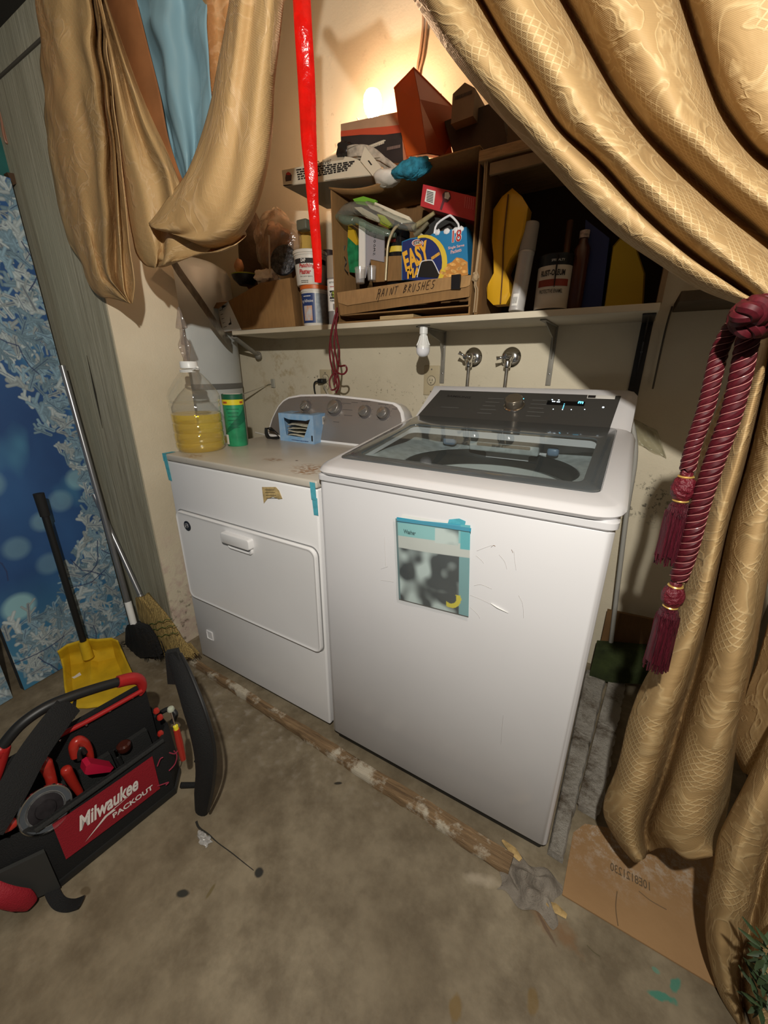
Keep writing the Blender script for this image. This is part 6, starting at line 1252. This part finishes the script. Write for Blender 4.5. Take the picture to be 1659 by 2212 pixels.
# debris at the back of the gap right of the washer
q = link('cardboard_piece', m_prism([at(u, v, Y=.79) for u, v in ((1312, 1318), (1440, 1345), (1440, 1402), (1297, 1388))], (0, .012, 0)), cardboard('cardboard_gap', '7a5a34', '5f4325'), smooth=False); tag(q, 'brown cardboard piece against the back wall right of the washer', 'cardboard')
q = link('green_bag', m_prism([at(u, v, Y=.74) for u, v in ((1290, 1387), (1420, 1398), (1420, 1470), (1272, 1462))], (0, .045, 0)), mat('dark_green_cloth', (.035, .05, .012), .8, var=.5, vscale=14, bump=.5, bscale=20), smooth=False); q.location.z = .001; tag(q, 'dark green folded bag on the floor at the back right of the washer', 'bag')
q = link('drain_hose', m_tube([at(u, v, Y=Y) for u, v, Y in ((1345, 862, .80), (1366, 920, .79), (1372, 990, .785), (1355, 1100, .78), (1340, 1220, .78), (1316, 1420, .78))], .008, 10), mat('hose_grey', (.38, .37, .34), .5)); 
tag(q, 'grey hose running down behind the right side of the washer', 'hose')
q = link('plastic_film', m_grid(lambda s, t_: at(1380+60*s-20*t_, 960-60*t_+30*s, Y=.845)+Vector((0, .006*math.sin(9*s+5*t_), 0)), 10, 8), film('wall_film', (.9, .9, .85), .3, .12, body=(.5, .47, .38))); solid(q, .0006); tag(q, 'torn clear film taped to the shaded wall right of the washer', 'plastic film')

# ------------------------------------------------------------ red streamer
rs_ = bpy.data.materials.new('red_streamer'); rs_.use_nodes = True
rm = mat('red_glossy_streamer', (.85, .012, .008), .22, var=.15, vscale=40, bump=.7, bscale=28, coat=.6, transl=.35)
pr_ = [(648, -160), (650, -60), (652, 0), (655, 60), (660, 140), (664, 220), (667, 300), (672, 370), (677, 450), (683, 520), (686, 570), (687, 610)]
wd = [.020, .020, .0195, .0195, .020, .020, .0185, .016, .0135, .0125, .011, .009]
q = link('streamer', m_tube([at(u, v, Y=.15+.01*math.sin(i*1.7)) for i, (u, v) in enumerate(pr_)], wd, 16, 8, flat=.35, up=(.55, -.8, 0)), rm); tag(q, 'long glossy red streamer hanging down in front of the shelf', 'streamer')

# ------------------------------------------------------------ curtains
def curtain_mat(name, base, hi, lo_, transl=.22, lat=1.0, glow=(.75, .45, .25)):
    g = NG(name, 'UV'); U = g.mapping((1, 1, 1))
    big = g.noise(5.5, 3, dist=1.0); leaf = g.noise(8, 2, dist=2.6)
    a = g.wave(26, src=g.mapping((1, 1, 1), rot=(0, 0, .75))); b = g.wave(26, src=g.mapping((1, 1, 1), rot=(0, 0, -.75)))
    lat_ = g.math('MAXIMUM', g.ramp(a, [(.80, 0), (.95, 1)]), g.ramp(b, [(.80, 0), (.95, 1)]))
    reg = g.ramp(big, [(.50, 0), (.54, 1)]); lf = g.ramp(leaf, [(.44, 0), (.47, 1), (.52, 1), (.56, 0)] if False else [(.45, 0), (.49, 1), (.55, .25), (.6, 0)])
    fine = g.wave(110, direction='Y')
    pat = g.math('ADD', g.math('MULTIPLY', g.math('MULTIPLY', lat_, reg), .9*lat), g.math('MULTIPLY', g.math('MULTIPLY', lf, g.math('SUBTRACT', 1.0, reg)), .8))
    col = g.mix(g.ramp(g.noise(2.0, 5), [(.3, 0), (.7, 1)]), lo_, base); col = g.mix(pat, col, hi)
    g.bump(g.math('ADD', g.math('ADD', pat, g.math('MULTIPLY', fine, .2)), g.math('MULTIPLY', g.noise(9, 3, dist=1.2), 5.0)), .35, .003)
    g.done(col, g.ramp(pat, [(0, .62), (1, .45)])); g.b.inputs['Specular IOR Level'].default_value = .35
    t = g.N.new('ShaderNodeBsdfTranslucent'); g.lk(glow, t.inputs[0]); mx = g.N.new('ShaderNodeMixShader'); mx.inputs[0].default_value = transl
    g.L.new(g.b.outputs[0], mx.inputs[1]); g.L.new(t.outputs[0], mx.inputs[2]); g.L.new(mx.outputs[0], g.N['Material Output'].inputs[0])
    return g.m
cur = curtain_mat('gold_jacquard', 'b59668', 'c9ae80', 'aa8c60', .18)
curL = curtain_mat('gold_satin', 'c9a774', 'd0b083', 'b89665', .22, lat=.15)
def resamp(P, n):
    S = cr_spline(P, 8); d = [0]
    for a, b in zip(S, S[1:]): d.append(d[-1]+(b-a).length)
    out = []; j = 0
    for i in range(n):
        t = d[-1]*i/(n-1)
        while j < len(d)-2 and d[j+1] < t: j += 1
        k = (t-d[j])/max(1e-9, d[j+1]-d[j]); out.append(S[j].lerp(S[j+1], min(1, max(0, k))))
    return out, d[-1]
def drape(name, rails, m_, parent=None, n=90, k=7, ext=0, wr=0, seed=0, thick=.0018, smooth=True):
    """cloth lofted over fold lines; each fold line is a list of photo points with its own distance Y"""
    R = []; L0 = None
    for r_ in rails:
        P = [at(u, v, Y=Y) for u, v, Y in r_]
        if ext: P.insert(0, P[0]+(P[0]-P[1]).normalized()*ext)
        q, l = resamp(P, n); R.append(q); L0 = L0 or l
    cols = []
    for i in range(n): cols.append(cr_spline([r_[i] for r_ in R], k))
    w_ = len(cols[0]); us = [0]
    mid = n//3
    for j in range(1, w_): us.append(us[-1]+(cols[mid][j]-cols[mid][j-1]).length)
    rr_ = random.Random(seed); ph = [rr_.uniform(0, 6.3) for _ in range(6)]
    vtx = []
    for i in range(n):
        for j in range(w_):
            p = cols[i][j].copy()
            if wr: p.y += wr*4*math.sin(p.x*38+p.z*21+3*math.sin(p.z*9+ph[3])+ph[4])*math.sin(p.z*17-p.x*23+ph[5])
            if wr: p.y += wr*(math.sin(us[j]*60+i*.15+ph[0])*math.sin(i*.22+ph[1])+.6*math.sin(us[j]*95-i*.3+ph[2]))
            vtx.append(p)
    f = [(i*w_+j, i*w_+j+1, (i+1)*w_+j+1, (i+1)*w_+j) for i in range(n-1) for j in range(w_-1)]
    me = bpy.data.meshes.new('m'); me.from_pydata([tuple(p) for p in vtx], [], f); uvl = me.uv_layers.new(name='UVMap')
    for p in me.polygons:
        for li in p.loop_indices:
            vi = me.loops[li].vertex_index; uvl.data[li].uv = (us[vi % w_], L0*(vi//w_)/n)
    me.update(); o = link(name, me, m_, parent); 
    for p in me.polygons: p.use_smooth = True
    solid(o, thick); return o
def rail(pts, Y, Y1=None, n=None):
    N = len(pts); return [(u, v, Y+((Y1 if Y1 is not None else Y)-Y)*i/(N-1)) for i, (u, v) in enumerate(pts)]

rc = thing('curtain', 'gold patterned curtain swept to the right and tied with burgundy rope', 'curtain', at(1650, 700, Y=-.02))
up_ = [rail([(905, 6), (966, 98), (1050, 203), (1126, 284), (1186, 344), (1266, 430), (1346, 503), (1424, 558), (1504, 610), (1584, 642), (1652, 664)], .045, .03),
       rail([(895, 0), (960, 100), (1043, 207), (1118, 290), (1178, 352), (1258, 438), (1338, 511), (1418, 566), (1500, 618), (1580, 651), (1650, 672)], .015, .01),
       rail([(925, 0), (985, 95), (1065, 198), (1140, 280), (1200, 345), (1280, 430), (1360, 503), (1440, 560), (1520, 612), (1590, 645), (1656, 668)], -.045, -.02),
       rail([(985, 0), (1040, 92), (1110, 190), (1178, 275), (1250, 350), (1335, 430), (1412, 500), (1490, 562), (1560, 608), (1610, 640), (1662, 662)], -.055, -.03),
       rail([(1028, 0), (1080, 90), (1138, 180), (1200, 278), (1284, 355), (1364, 445), (1444, 520), (1520, 580), (1590, 625), (1625, 645), (1668, 660)], .0, -.0),
       rail([(1040, 0), (1090, 88), (1148, 177), (1210, 274), (1296, 352), (1376, 441), (1456, 515), (1532, 575), (1600, 622), (1632, 643), (1671, 660)], .03, .02),
       rail([(1062, 0), (1112, 86), (1170, 175), (1230, 270), (1316, 350), (1398, 438), (1476, 510), (1552, 570), (1614, 616), (1640, 640), (1675, 658)], -.045, -.02),
       rail([(1120, 0), (1180, 105), (1238, 195), (1294, 278), (1385, 372), (1465, 452), (1545, 525), (1612, 585), (1650, 620), (1668, 640), (1684, 655)], -.075, -.04),
       rail([(1190, 0), (1250, 110), (1300, 205), (1352, 281), (1440, 375), (1530, 460), (1610, 530), (1670, 585), (1690, 615), (1700, 635), (1706, 652)], -.02, -.02),
       rail([(1218, 0), (1280, 110), (1335, 205), (1392, 281), (1470, 360), (1560, 440), (1640, 505), (1700, 560), (1716, 600), (1722, 628), (1726, 650)], .055, .02),
       rail([(1262, 0), (1325, 105), (1378, 200), (1425, 270), (1505, 350), (1590, 425), (1670, 488), (1730, 545), (1740, 590), (1742, 622), (1742, 648)], -.03, -.02),
       rail([(1340, 0), (1398, 100), (1440, 190), (1480, 265), (1560, 348), (1635, 415), (1715, 470), (1765, 530), (1768, 580), (1766, 618), (1762, 648)], -.065, -.04),
       rail([(1440, 0), (1475, 100), (1504, 190), (1530, 258), (1600, 340), (1680, 400), (1755, 455), (1795, 520), (1790, 575), (1784, 615), (1778, 650)], -.02, -.02),
       rail([(1478, 0), (1508, 95), (1540, 185), (1572, 250), (1630, 325), (1710, 385), (1785, 440), (1815, 510), (1805, 570), (1796, 615), (1790, 652)], .06, .02),
       rail([(1520, 0), (1550, 95), (1580, 180), (1612, 245), (1660, 315), (1745, 372), (1810, 430), (1835, 500), (1822, 568), (1810, 615), (1802, 655)], -.03, -.02),
       rail([(1640, 0), (1665, 95), (1690, 180), (1715, 245), (1755, 310), (1815, 365), (1860, 420), (1870, 495), (1850, 565), (1830, 615), (1816, 658)], -.06, -.03),
       rail([(1900, 0), (1900, 95), (1900, 180), (1900, 245), (1905, 310), (1915, 365), (1920, 420), (1910, 495), (1880, 565), (1850, 615), (1830, 662)], -.05, -.03)]
drape('upper_panel', up_, cur, rc, n=110, ext=.35)
low = [rail([(1668, 680), (1640, 700), (1612, 740), (1590, 790), (1560, 860), (1528, 940), (1508, 1000), (1490, 1120), (1475, 1240), (1466, 1300), (1452, 1370), (1410, 1450)], .05, .04),
       rail([(1668, 682), (1645, 712), (1622, 752), (1602, 800), (1578, 870), (1548, 950), (1526, 1010), (1502, 1130), (1486, 1250), (1472, 1312), (1446, 1390), (1420, 1450)], .03, .03),
       rail([(1669, 682), (1650, 712), (1628, 758), (1606, 812), (1586, 880), (1560, 960), (1540, 1030), (1516, 1140), (1494, 1260), (1474, 1335), (1440, 1420), (1424, 1452)], .065, .05)]
drape('edge_strip', low, cur, rc, n=50, k=5)
lo2 = [rail([(1668, 684), (1640, 735), (1616, 800), (1590, 880), (1562, 970), (1532, 1070), (1504, 1180), (1472, 1310), (1436, 1400), (1399, 1462), (1366, 1545), (1339, 1654), (1312, 1722), (1312, 1768), (1340, 1816), (1369, 1852)], .03, .04),
       rail([(1668, 684), (1642, 735), (1618, 802), (1592, 885), (1562, 980), (1530, 1085), (1500, 1195), (1466, 1325), (1428, 1410), (1394, 1470), (1362, 1550), (1334, 1660), (1308, 1724), (1309, 1768), (1332, 1815), (1366, 1856)], .005, .015),
       rail([(1671, 686), (1655, 740), (1636, 815), (1612, 900), (1584, 1000), (1552, 1105), (1526, 1215), (1494, 1335), (1458, 1425), (1426, 1500), (1395, 1580), (1368, 1680), (1348, 1735), (1348, 1778), (1356, 1825), (1378, 1860)], -.055, -.035),
       rail([(1676, 688), (1662, 745), (1646, 825), (1624, 915), (1596, 1020), (1566, 1125), (1542, 1235), (1515, 1350), (1484, 1445), (1456, 1520), (1428, 1600), (1402, 1695), (1382, 1750), (1376, 1790), (1380, 1830), (1392, 1852)], -.04, -.02),
       rail([(1679, 690), (1666, 745), (1652, 828), (1630, 920), (1604, 1028), (1574, 1135), (1550, 1245), (1526, 1358), (1500, 1455), (1474, 1540), (1447, 1630), (1420, 1715), (1400, 1760), (1394, 1795), (1398, 1820), (1402, 1840)], .10, .075),
       rail([(1682, 690), (1672, 750), (1660, 835), (1642, 930), (1618, 1040), (1590, 1145), (1566, 1255), (1544, 1370), (1520, 1470), (1496, 1560), (1470, 1645), (1440, 1728), (1424, 1778), (1424, 1800), (1432, 1815), (1444, 1830)], -.02, -.01),
       rail([(1688, 692), (1684, 755), (1680, 845), (1668, 950), (1648, 1060), (1622, 1170), (1600, 1280), (1580, 1395), (1556, 1500), (1532, 1590), (1506, 1680), (1480, 1750), (1470, 1800), (1472, 1830), (1480, 1846), (1490, 1860)], -.07, -.05),
       rail([(1694, 694), (1696, 760), (1698, 855), (1690, 965), (1674, 1080), (1652, 1190), (1632, 1300), (1612, 1410), (1596, 1510), (1578, 1600), (1558, 1690), (1536, 1755), (1526, 1800), (1530, 1825), (1538, 1840), (1546, 1850)], -.05, -.03),
       rail([(1698, 696), (1704, 762), (1708, 860), (1704, 970), (1690, 1085), (1668, 1200), (1648, 1310), (1630, 1420), (1608, 1515), (1592, 1600), (1580, 1680), (1572, 1740), (1562, 1790), (1556, 1815), (1554, 1830), (1552, 1840)], .09, .09)]
drape('gathered_panel', lo2, cur, rc, n=120, wr=.0007)
back_ = [rail([(1702, 698), (1716, 770), (1724, 870), (1722, 980), (1708, 1095), (1688, 1210), (1664, 1330), (1638, 1425), (1614, 1490), (1596, 1550), (1588, 1600), (1592, 1640), (1606, 1668)], .05, .08),
         rail([(1708, 700), (1730, 775), (1745, 880), (1748, 990), (1738, 1105), (1720, 1220), (1700, 1340), (1676, 1440), (1652, 1510), (1632, 1570), (1618, 1615), (1614, 1650), (1618, 1674)], .0, .03),
         rail([(1716, 700), (1750, 780), (1770, 885), (1780, 995), (1775, 1110), (1762, 1225), (1745, 1345), (1722, 1445), (1700, 1515), (1680, 1575), (1664, 1620), (1655, 1660), (1650, 1690)], -.04, .0),
         rail([(1730, 700), (1790, 780), (1820, 885), (1835, 995), (1835, 1110), (1825, 1225), (1810, 1345), (1790, 1445), (1770, 1515), (1750, 1575), (1735, 1620), (1725, 1660), (1720, 1700)], .02, .04)]
drape('rear_fold', back_, cur, rc, n=80)
fr = thing('curtain', 'nearer fall of gold patterned curtain reaching the floor at the right photo edge', 'curtain', at(1600, 2150, Y=-.1))
f4 = [rail([(1745, 1440), (1668, 1572), (1606, 1700), (1558, 1790), (1542, 1870), (1526, 1950), (1526, 2030), (1540, 2100), (1562, 2150), (1604, 2205)], -.045, -.055),
      rail([(1750, 1440), (1672, 1580), (1612, 1706), (1566, 1796), (1548, 1872), (1532, 1952), (1530, 2035), (1542, 2106), (1560, 2158), (1596, 2212)], -.075, -.075),
      rail([(1765, 1450), (1696, 1600), (1640, 1718), (1600, 1812), (1580, 1888), (1566, 1960), (1556, 2040), (1566, 2112), (1580, 2168), (1608, 2225)], -.125, -.105),
      rail([(1790, 1470), (1730, 1620), (1680, 1740), (1640, 1830), (1622, 1905), (1604, 1980), (1592, 2060), (1590, 2130), (1600, 2185), (1625, 2240)], -.10, -.09),
      rail([(1800, 1480), (1745, 1630), (1698, 1750), (1660, 1845), (1640, 1925), (1622, 2000), (1606, 2075), (1604, 2145), (1615, 2200), (1640, 2255)], -.055, -.06),
      rail([(1820, 1500), (1770, 1650), (1730, 1770), (1700, 1870), (1680, 1950), (1660, 2030), (1640, 2100), (1636, 2170), (1645, 2225), (1668, 2275)], -.13, -.115),
      rail([(1880, 1520), (1840, 1680), (1810, 1800), (1790, 1900), (1770, 1980), (1750, 2060), (1735, 2130), (1730, 2200), (1735, 2260), (1750, 2300)], -.10, -.09)]
drape('front_fall', f4, cur, fr, n=80, wr=.0008, seed=3)

# left swag
lc_ = thing('curtain', 'gold curtain looped up into a swag at the upper left', 'curtain', at(280, 655, Y=-.03))
colA = [rail([(78, 0), (86, 100), (95, 200), (104, 320), (124, 440), (150, 520), (178, 570), (188, 600), (206, 630), (240, 640), (276, 652)], .0, -.01),
        rail([(86, 0), (94, 100), (103, 200), (112, 320), (132, 440), (158, 520), (186, 575), (196, 610), (215, 638), (246, 645), (278, 654)], -.03, -.02),
        rail([(120, 0), (128, 100), (138, 200), (150, 320), (168, 430), (190, 510), (204, 565), (212, 590), (222, 612), (250, 630), (279, 655)], -.06, -.035),
        rail([(160, 0), (168, 100), (178, 200), (190, 310), (200, 400), (204, 470), (206, 530), (214, 570), (226, 600), (254, 625), (280, 655)], -.05, -.025),
        rail([(190, 0), (198, 100), (210, 200), (222, 310), (226, 400), (232, 470), (230, 530), (230, 570), (238, 600), (258, 628), (280, 655)], -.065, -.045),
        rail([(202, 0), (212, 100), (224, 200), (238, 300), (244, 380), (248, 450), (248, 520), (248, 570), (252, 610), (264, 632), (281, 656)], .0, -.01),
        rail([(208, 0), (217, 95), (229, 195), (241, 290), (249, 370), (255, 450), (258, 520), (259, 575), (264, 615), (270, 636), (282, 656)], -.04, -.04),
        rail([(214, 0), (222, 95), (236, 195), (246, 290), (255, 370), (262, 450), (266, 520), (268, 575), (272, 615), (276, 636), (283, 656)], .0, -.02),
        rail([(220, 0), (230, 95), (244, 195), (252, 290), (262, 370), (272, 450), (280, 520), (288, 575), (290, 610), (288, 630), (285, 655)], -.03, -.03)]
drape('left_fall', colA, curL, lc_, n=90, ext=.35, wr=.0010, seed=1)
colB = [rail([(206, 0), (226, 100), (238, 180), (250, 260), (262, 350), (272, 430), (284, 500), (292, 545), (312, 572), (332, 578)], .0, .0),
        rail([(214, 0), (238, 110), (254, 190), (270, 270), (290, 360), (308, 430), (322, 500), (334, 545), (336, 565), (336, 579)], -.035, -.02),
        rail([(222, 0), (250, 110), (274, 190), (296, 270), (322, 340), (346, 400), (352, 480), (352, 530), (346, 560), (340, 577)], .01, .0),
        rail([(228, 0), (258, 105), (284, 185), (310, 260), (336, 320), (362, 375), (372, 450), (368, 510), (362, 545), (352, 572)], -.02, -.025),
        rail([(230, 0), (262, 95), (290, 170), (318, 240), (346, 305), (378, 378), (396, 450), (410, 510), (400, 545), (370, 566)], .02, -.01),
        rail([(232, 0), (266, 92), (296, 165), (322, 232), (350, 298), (384, 382), (420, 460), (460, 515), (445, 546), (392, 556)], .04, .0)]
drape('middle_drape', colB, curL, lc_, n=80, ext=.3, wr=.0006, seed=5)
colC = [rail([(494, 0), (484, 80), (470, 150), (456, 220), (440, 280), (420, 335), (396, 385), (368, 425), (340, 458), (321, 482)], .03, -.03),
        rail([(500, 0), (490, 80), (476, 150), (463, 222), (448, 284), (430, 340), (406, 392), (380, 436), (352, 468), (322, 486)], -.02, -.045),
        rail([(520, 0), (512, 85), (500, 160), (488, 235), (476, 300), (460, 360), (438, 415), (412, 458), (378, 490), (330, 492)], -.065, -.06),
        rail([(548, 0), (540, 90), (530, 170), (520, 250), (508, 320), (494, 385), (474, 442), (446, 484), (402, 506), (345, 497)], -.05, -.045),
        rail([(578, 0), (570, 95), (560, 180), (550, 262), (538, 335), (524, 402), (504, 462), (472, 503), (420, 518), (360, 500)], -.065, -.045),
        rail([(602, 0), (595, 95), (587, 185), (580, 270), (570, 345), (552, 415), (528, 478), (490, 518), (436, 528), (378, 505)], -.03, -.02),
        rail([(613, 0), (604, 95), (594, 190), (590, 280), (580, 350), (562, 425), (536, 490), (500, 530), (450, 538), (400, 512)], .02, .02)]
drape('right_swag', colC, curL, lc_, n=90, ext=.35, wr=.0006, seed=7)
under = [rail([(528, 498), (480, 515), (430, 512), (380, 495), (330, 480), (300, 440)], .01, .05),
         rail([(532, 508), (490, 534), (440, 538), (390, 525), (345, 500), (300, 460)], .06, .08),
         rail([(520, 520), (488, 541), (440, 548), (400, 552), (350, 535), (300, 490)], .0, .02),
         rail([(505, 530), (470, 543), (430, 548), (386, 562), (350, 560), (310, 530)], -.02, -.01),
         rail([(495, 532), (452, 546), (420, 552), (385, 565), (352, 577), (330, 574)], .01, .02)]
drape('lower_roll', under, curL, lc_, n=40, k=8)
inner = [rail([(250, -20), (290, 100), (310, 200), (330, 290), (352, 350), (384, 392), (430, 470)], .02, .01),
         rail([(290, -20), (320, 100), (345, 200), (362, 290), (380, 350), (400, 400), (440, 480)], .03, .02)]
drape('warm_lit_back', [rail([(215, -20), (250, 100), (276, 190), (300, 260), (326, 330), (356, 392), (400, 470)], .03, .03), inner[0], inner[1]], mat('lit_back_orange', (.42, .17, .06), .7, var=.3, transl=.4), lc_, n=40, k=5)  # back of the drape, the bulb's warm light put into its orange colour
sheerm = curtain_mat('gold_lit_from_behind', 'c59f6a', 'd8b98a', 'b58c58', .45, lat=.2)
drape('rear_fall', [rail([(428, -20), (432, 80), (440, 160), (448, 225), (458, 290), (470, 340)], .08, .08), rail([(462, -20), (466, 80), (470, 160), (474, 225), (480, 290), (486, 340)], .06, .06), rail([(500, -20), (500, 80), (500, 160), (500, 225), (502, 290), (505, 340)], .09, .09), rail([(540, -20), (540, 80), (535, 160), (530, 225), (525, 290), (520, 340)], .07, .07)], sheerm, lc_, n=40, ext=.35)
# pale blue sheet behind the swag
bs = film('blue_plastic_sheet', (.35, .55, .62), .25, .85, bump=.9, bscale=9, body=(.22, .36, .42))
bl = [rail([(190, -40), (225, 60), (262, 140), (300, 225), (330, 290), (358, 350), (376, 420)], .06, .05),
      rail([(240, -40), (262, 60), (290, 140), (322, 225), (346, 290), (368, 350), (384, 425)], .04, .04),
      rail([(290, -40), (305, 60), (326, 140), (348, 225), (366, 290), (382, 350), (394, 425)], .08, .06),
      rail([(345, -40), (355, 60), (368, 140), (384, 225), (394, 290), (400, 350), (404, 425)], .05, .04),
      rail([(395, -40), (402, 60), (410, 140), (418, 225), (420, 290), (418, 350), (414, 425)], .09, .07),
      rail([(440, -40), (446, 60), (450, 140), (456, 225), (452, 290), (440, 350), (426, 425)], .06, .05)]
q = drape('blue_sheet', bl, bs, None, n=80, k=9, ext=.3, wr=.0022, seed=2); tag(q, 'pale blue plastic sheet hanging behind the left curtain swag', 'sheet')

# ------------------------------------------------------------ burgundy tieback
t = thing('rope_tieback', 'burgundy twisted rope tieback with two long tassels around the right curtain', 'tieback', at(1640, 690, Y=-.09))
def rope(pts, R, name='rope', strands=3, pitch=.028, m_=None, k=10):
    S, L = resamp([at(*p[:2], Y=p[2]) if len(p) == 3 and isinstance(p, tuple) else p for p in pts], max(30, int(len(pts)*k*2)))
    ms = []; nrm = None; fr_ = []
    for i, p in enumerate(S):
        tg = (S[min(i+1, len(S)-1)]-S[max(i-1, 0)]).normalized()
        nrm = tg.cross(Vector((0, 1, 0))).normalized() if nrm is None else (nrm-tg*nrm.dot(tg)).normalized(); fr_.append((nrm.copy(), tg.cross(nrm)))
    n_ = len(S); step = L/(n_-1)
    M = max(1, int(math.ceil(step/(pitch/9))))
    for s in range(strands):
        P = []
        for i in range(n_-1):
            for j in range(M):
                f_ = j/M; c = S[i].lerp(S[i+1], f_); a = 2*PI*((i+f_)*step/pitch+s/strands); A = fr_[i][0].lerp(fr_[i+1][0], f_); B_ = fr_[i][1].lerp(fr_[i+1][1], f_)
                P.append(c+(A*math.cos(a)+B_*math.sin(a))*R*.52)
        ms.append(m_tube(P, R*.54, 8, spline=False))
    return link(name, join(ms), m_ or ropem, t)
ropem = mat('burgundy_rope', (.06, .004, .008), .55, var=.3, vscale=200, spec=.25)
thread = mat('rope_thread', (.42, .17, .16), .3)
def thr(pts, R, pitch=.028):
    ms_ = []
    for s3 in range(3): thr_(pts, R, pitch, s3/3, ms_)
    link('thread', join(ms_), thread, t)
def thr_(pts, R, pitch, off, ms_):
    """pale thread laid in the grooves of the rope"""
    S, L = resamp([at(*p) if False else at(p[0], p[1], Y=p[2]) for p in pts], max(30, len(pts)*20)); P = []; nrm = None; n_ = len(S); step = L/(n_-1)
    for i, p in enumerate(S):
        tg = (S[min(i+1, n_-1)]-S[max(i-1, 0)]).normalized(); nrm = tg.cross(Vector((0, 1, 0))).normalized() if nrm is None else (nrm-tg*nrm.dot(tg)).normalized()
        b = tg.cross(nrm)
        if i: 
            for j in range(4):
                f_ = j/4; a = 2*PI*((i-1+f_)*step/pitch+off+.5/3); P.append(S[i-1].lerp(p, f_)+(nrm*math.cos(a)+b*math.sin(a))*R*.98)
    ms_.append(m_tube(P, R*.045, 5, spline=False))
r1 = [(1608, 668, -.10), (1592, 690, -.10), (1578, 712, -.095), (1558, 750, -.09), (1544, 800, -.09), (1528, 870, -.09), (1512, 920, -.09), (1498, 960, -.09), (1488, 1000, -.09), (1485, 1016, -.09)]
r2 = [(1624, 705, -.11), (1616, 730, -.11), (1606, 780, -.105), (1594, 840, -.10), (1578, 900, -.10), (1556, 960, -.10), (1535, 1020, -.10), (1510, 1100, -.10), (1492, 1170, -.10), (1478, 1215, -.10), (1464, 1252, -.10)]
rope(r1, .0095); thr(r1, .0095); rope(r2, .0115, pitch=.032); thr(r2, .0115, .032)
# knot
K = lambda u, v, Y: (u, v, Y)
rope([K(1600, 705, -.08), K(1600, 680, -.12), (1622, 664, -.14), (1648, 662, -.14), (1672, 676, -.11)], .012, 'knot_loop'); rope([K(1598, 690, -.12), (1612, 704, -.15), (1636, 706, -.15), (1660, 694, -.13), (1685, 690, -.10)], .012, 'knot_loop')
rope([K(1612, 700, -.13), (1606, 680, -.16), (1628, 668, -.17), (1646, 680, -.16), (1634, 700, -.14)], .012, 'knot_loop'); rope([K(1640, 660, -.10), (1662, 668, -.13), (1668, 690, -.13), (1650, 708, -.11), (1625, 714, -.09)], .012, 'knot_loop')
rope([K(1650, 700, -.13), (1690, 704, -.12), (1740, 700, -.11), (1800, 690, -.09), (1840, 680, -.02)], .012, 'rope_band'); rope([K(1655, 672, -.13), (1700, 678, -.13), (1750, 680, -.11), (1810, 670, -.09), (1845, 664, -.02)], .012, 'rope_band')
goldm = mat('gold_thread', (.65, .42, .12), .3, metal=.6); tm = mat('tassel_thread', (.085, .004, .013), .5, stretch=(180, 180, 4), bump=1, bscale=3, var=.5, vscale=4)
def tassel(u, v, ue, ve, Y, R, par):
    a, b = at(u, v, Y=Y), at(ue, ve, Y=Y); d = (b-a); L = d.length; z = -d.normalized(); x = Vector((0, 1, 0)).cross(z).normalized(); T = frame(a, x, z.cross(x))
    k = link('tassel_head', m_lathe([(R*.45, .0), (R*.55, -.004), (R*.50, -.008), (R*.85, -.014), (R*1.05, -.024), (R*.95, -.036), (R*.6, -.043), (R*.55, -.046)], n=22, T=T), mat('tassel_head_thread', (.10, .005, .012), .5, bump=.8, bscale=120), t)
    for zz in (-.009, -.0445): link('gold_ring', m_lathe([(R*.62, zz+.0015), (R*.70, zz), (R*.62, zz-.0015), (R*.5, zz)], n=18, T=T), goldm, k)
    link('tassel_skirt', m_lathe([(R*.55, -.046), (R*.85, -.052), (R*1.0, -.07), (R*1.05, -L*.5), (R*1.12, -L+.010), (R*.9, -L+.006), (.0005, -L+.02)], n=30, T=T), tm, t)
    rr = random.Random(int(u)); fs = []
    for i in range(110):
        an = rr.uniform(0, 6.28); q0 = R*rr.uniform(.85, 1.0); q1 = R*rr.uniform(.7, 1.2)
        fs.append(m_tube([T @ Vector((q0*math.cos(an), q0*math.sin(an), -.06)), T @ Vector((q0*1.06*math.cos(an+.1), q0*1.06*math.sin(an+.1), -L*.55)), T @ Vector((q1*math.cos(an+.15), q1*math.sin(an+.15), -L-rr.uniform(-.008, .010)))], .0010, 4, 3))
    link('fringe', join(fs), tm, t)['kind'] = 'stuff'
tassel(1485, 1016, 1441, 1208, -.09, .0148, None); tassel(1462, 1254, 1416, 1436, -.10, .0148, None)
# leafy edge at the lower right corner
g_ = mat('leaf_dark', (.03, .055, .02), .6, var=.5, vscale=30); rr = random.Random(5); lv = []
for i in range(60):
    c = at(1640+rr.uniform(-10, 40), 2060+rr.uniform(-40, 130), Y=-.17-rr.uniform(0, .05)); a = Vector((rr.uniform(-1, .4), rr.uniform(-1, 1), rr.uniform(-.8, 1))).normalized()
    lv.append(m_tube([c, c+a*.012, c+a*.026], [.0008, .004, .0006], 6, 3, flat=.25))
q = link('artificial_garland', join(lv), g_); q['kind'] = 'stuff'; tag(q, 'dark green leafy garland peeking in at the lower right photo edge', 'garland')
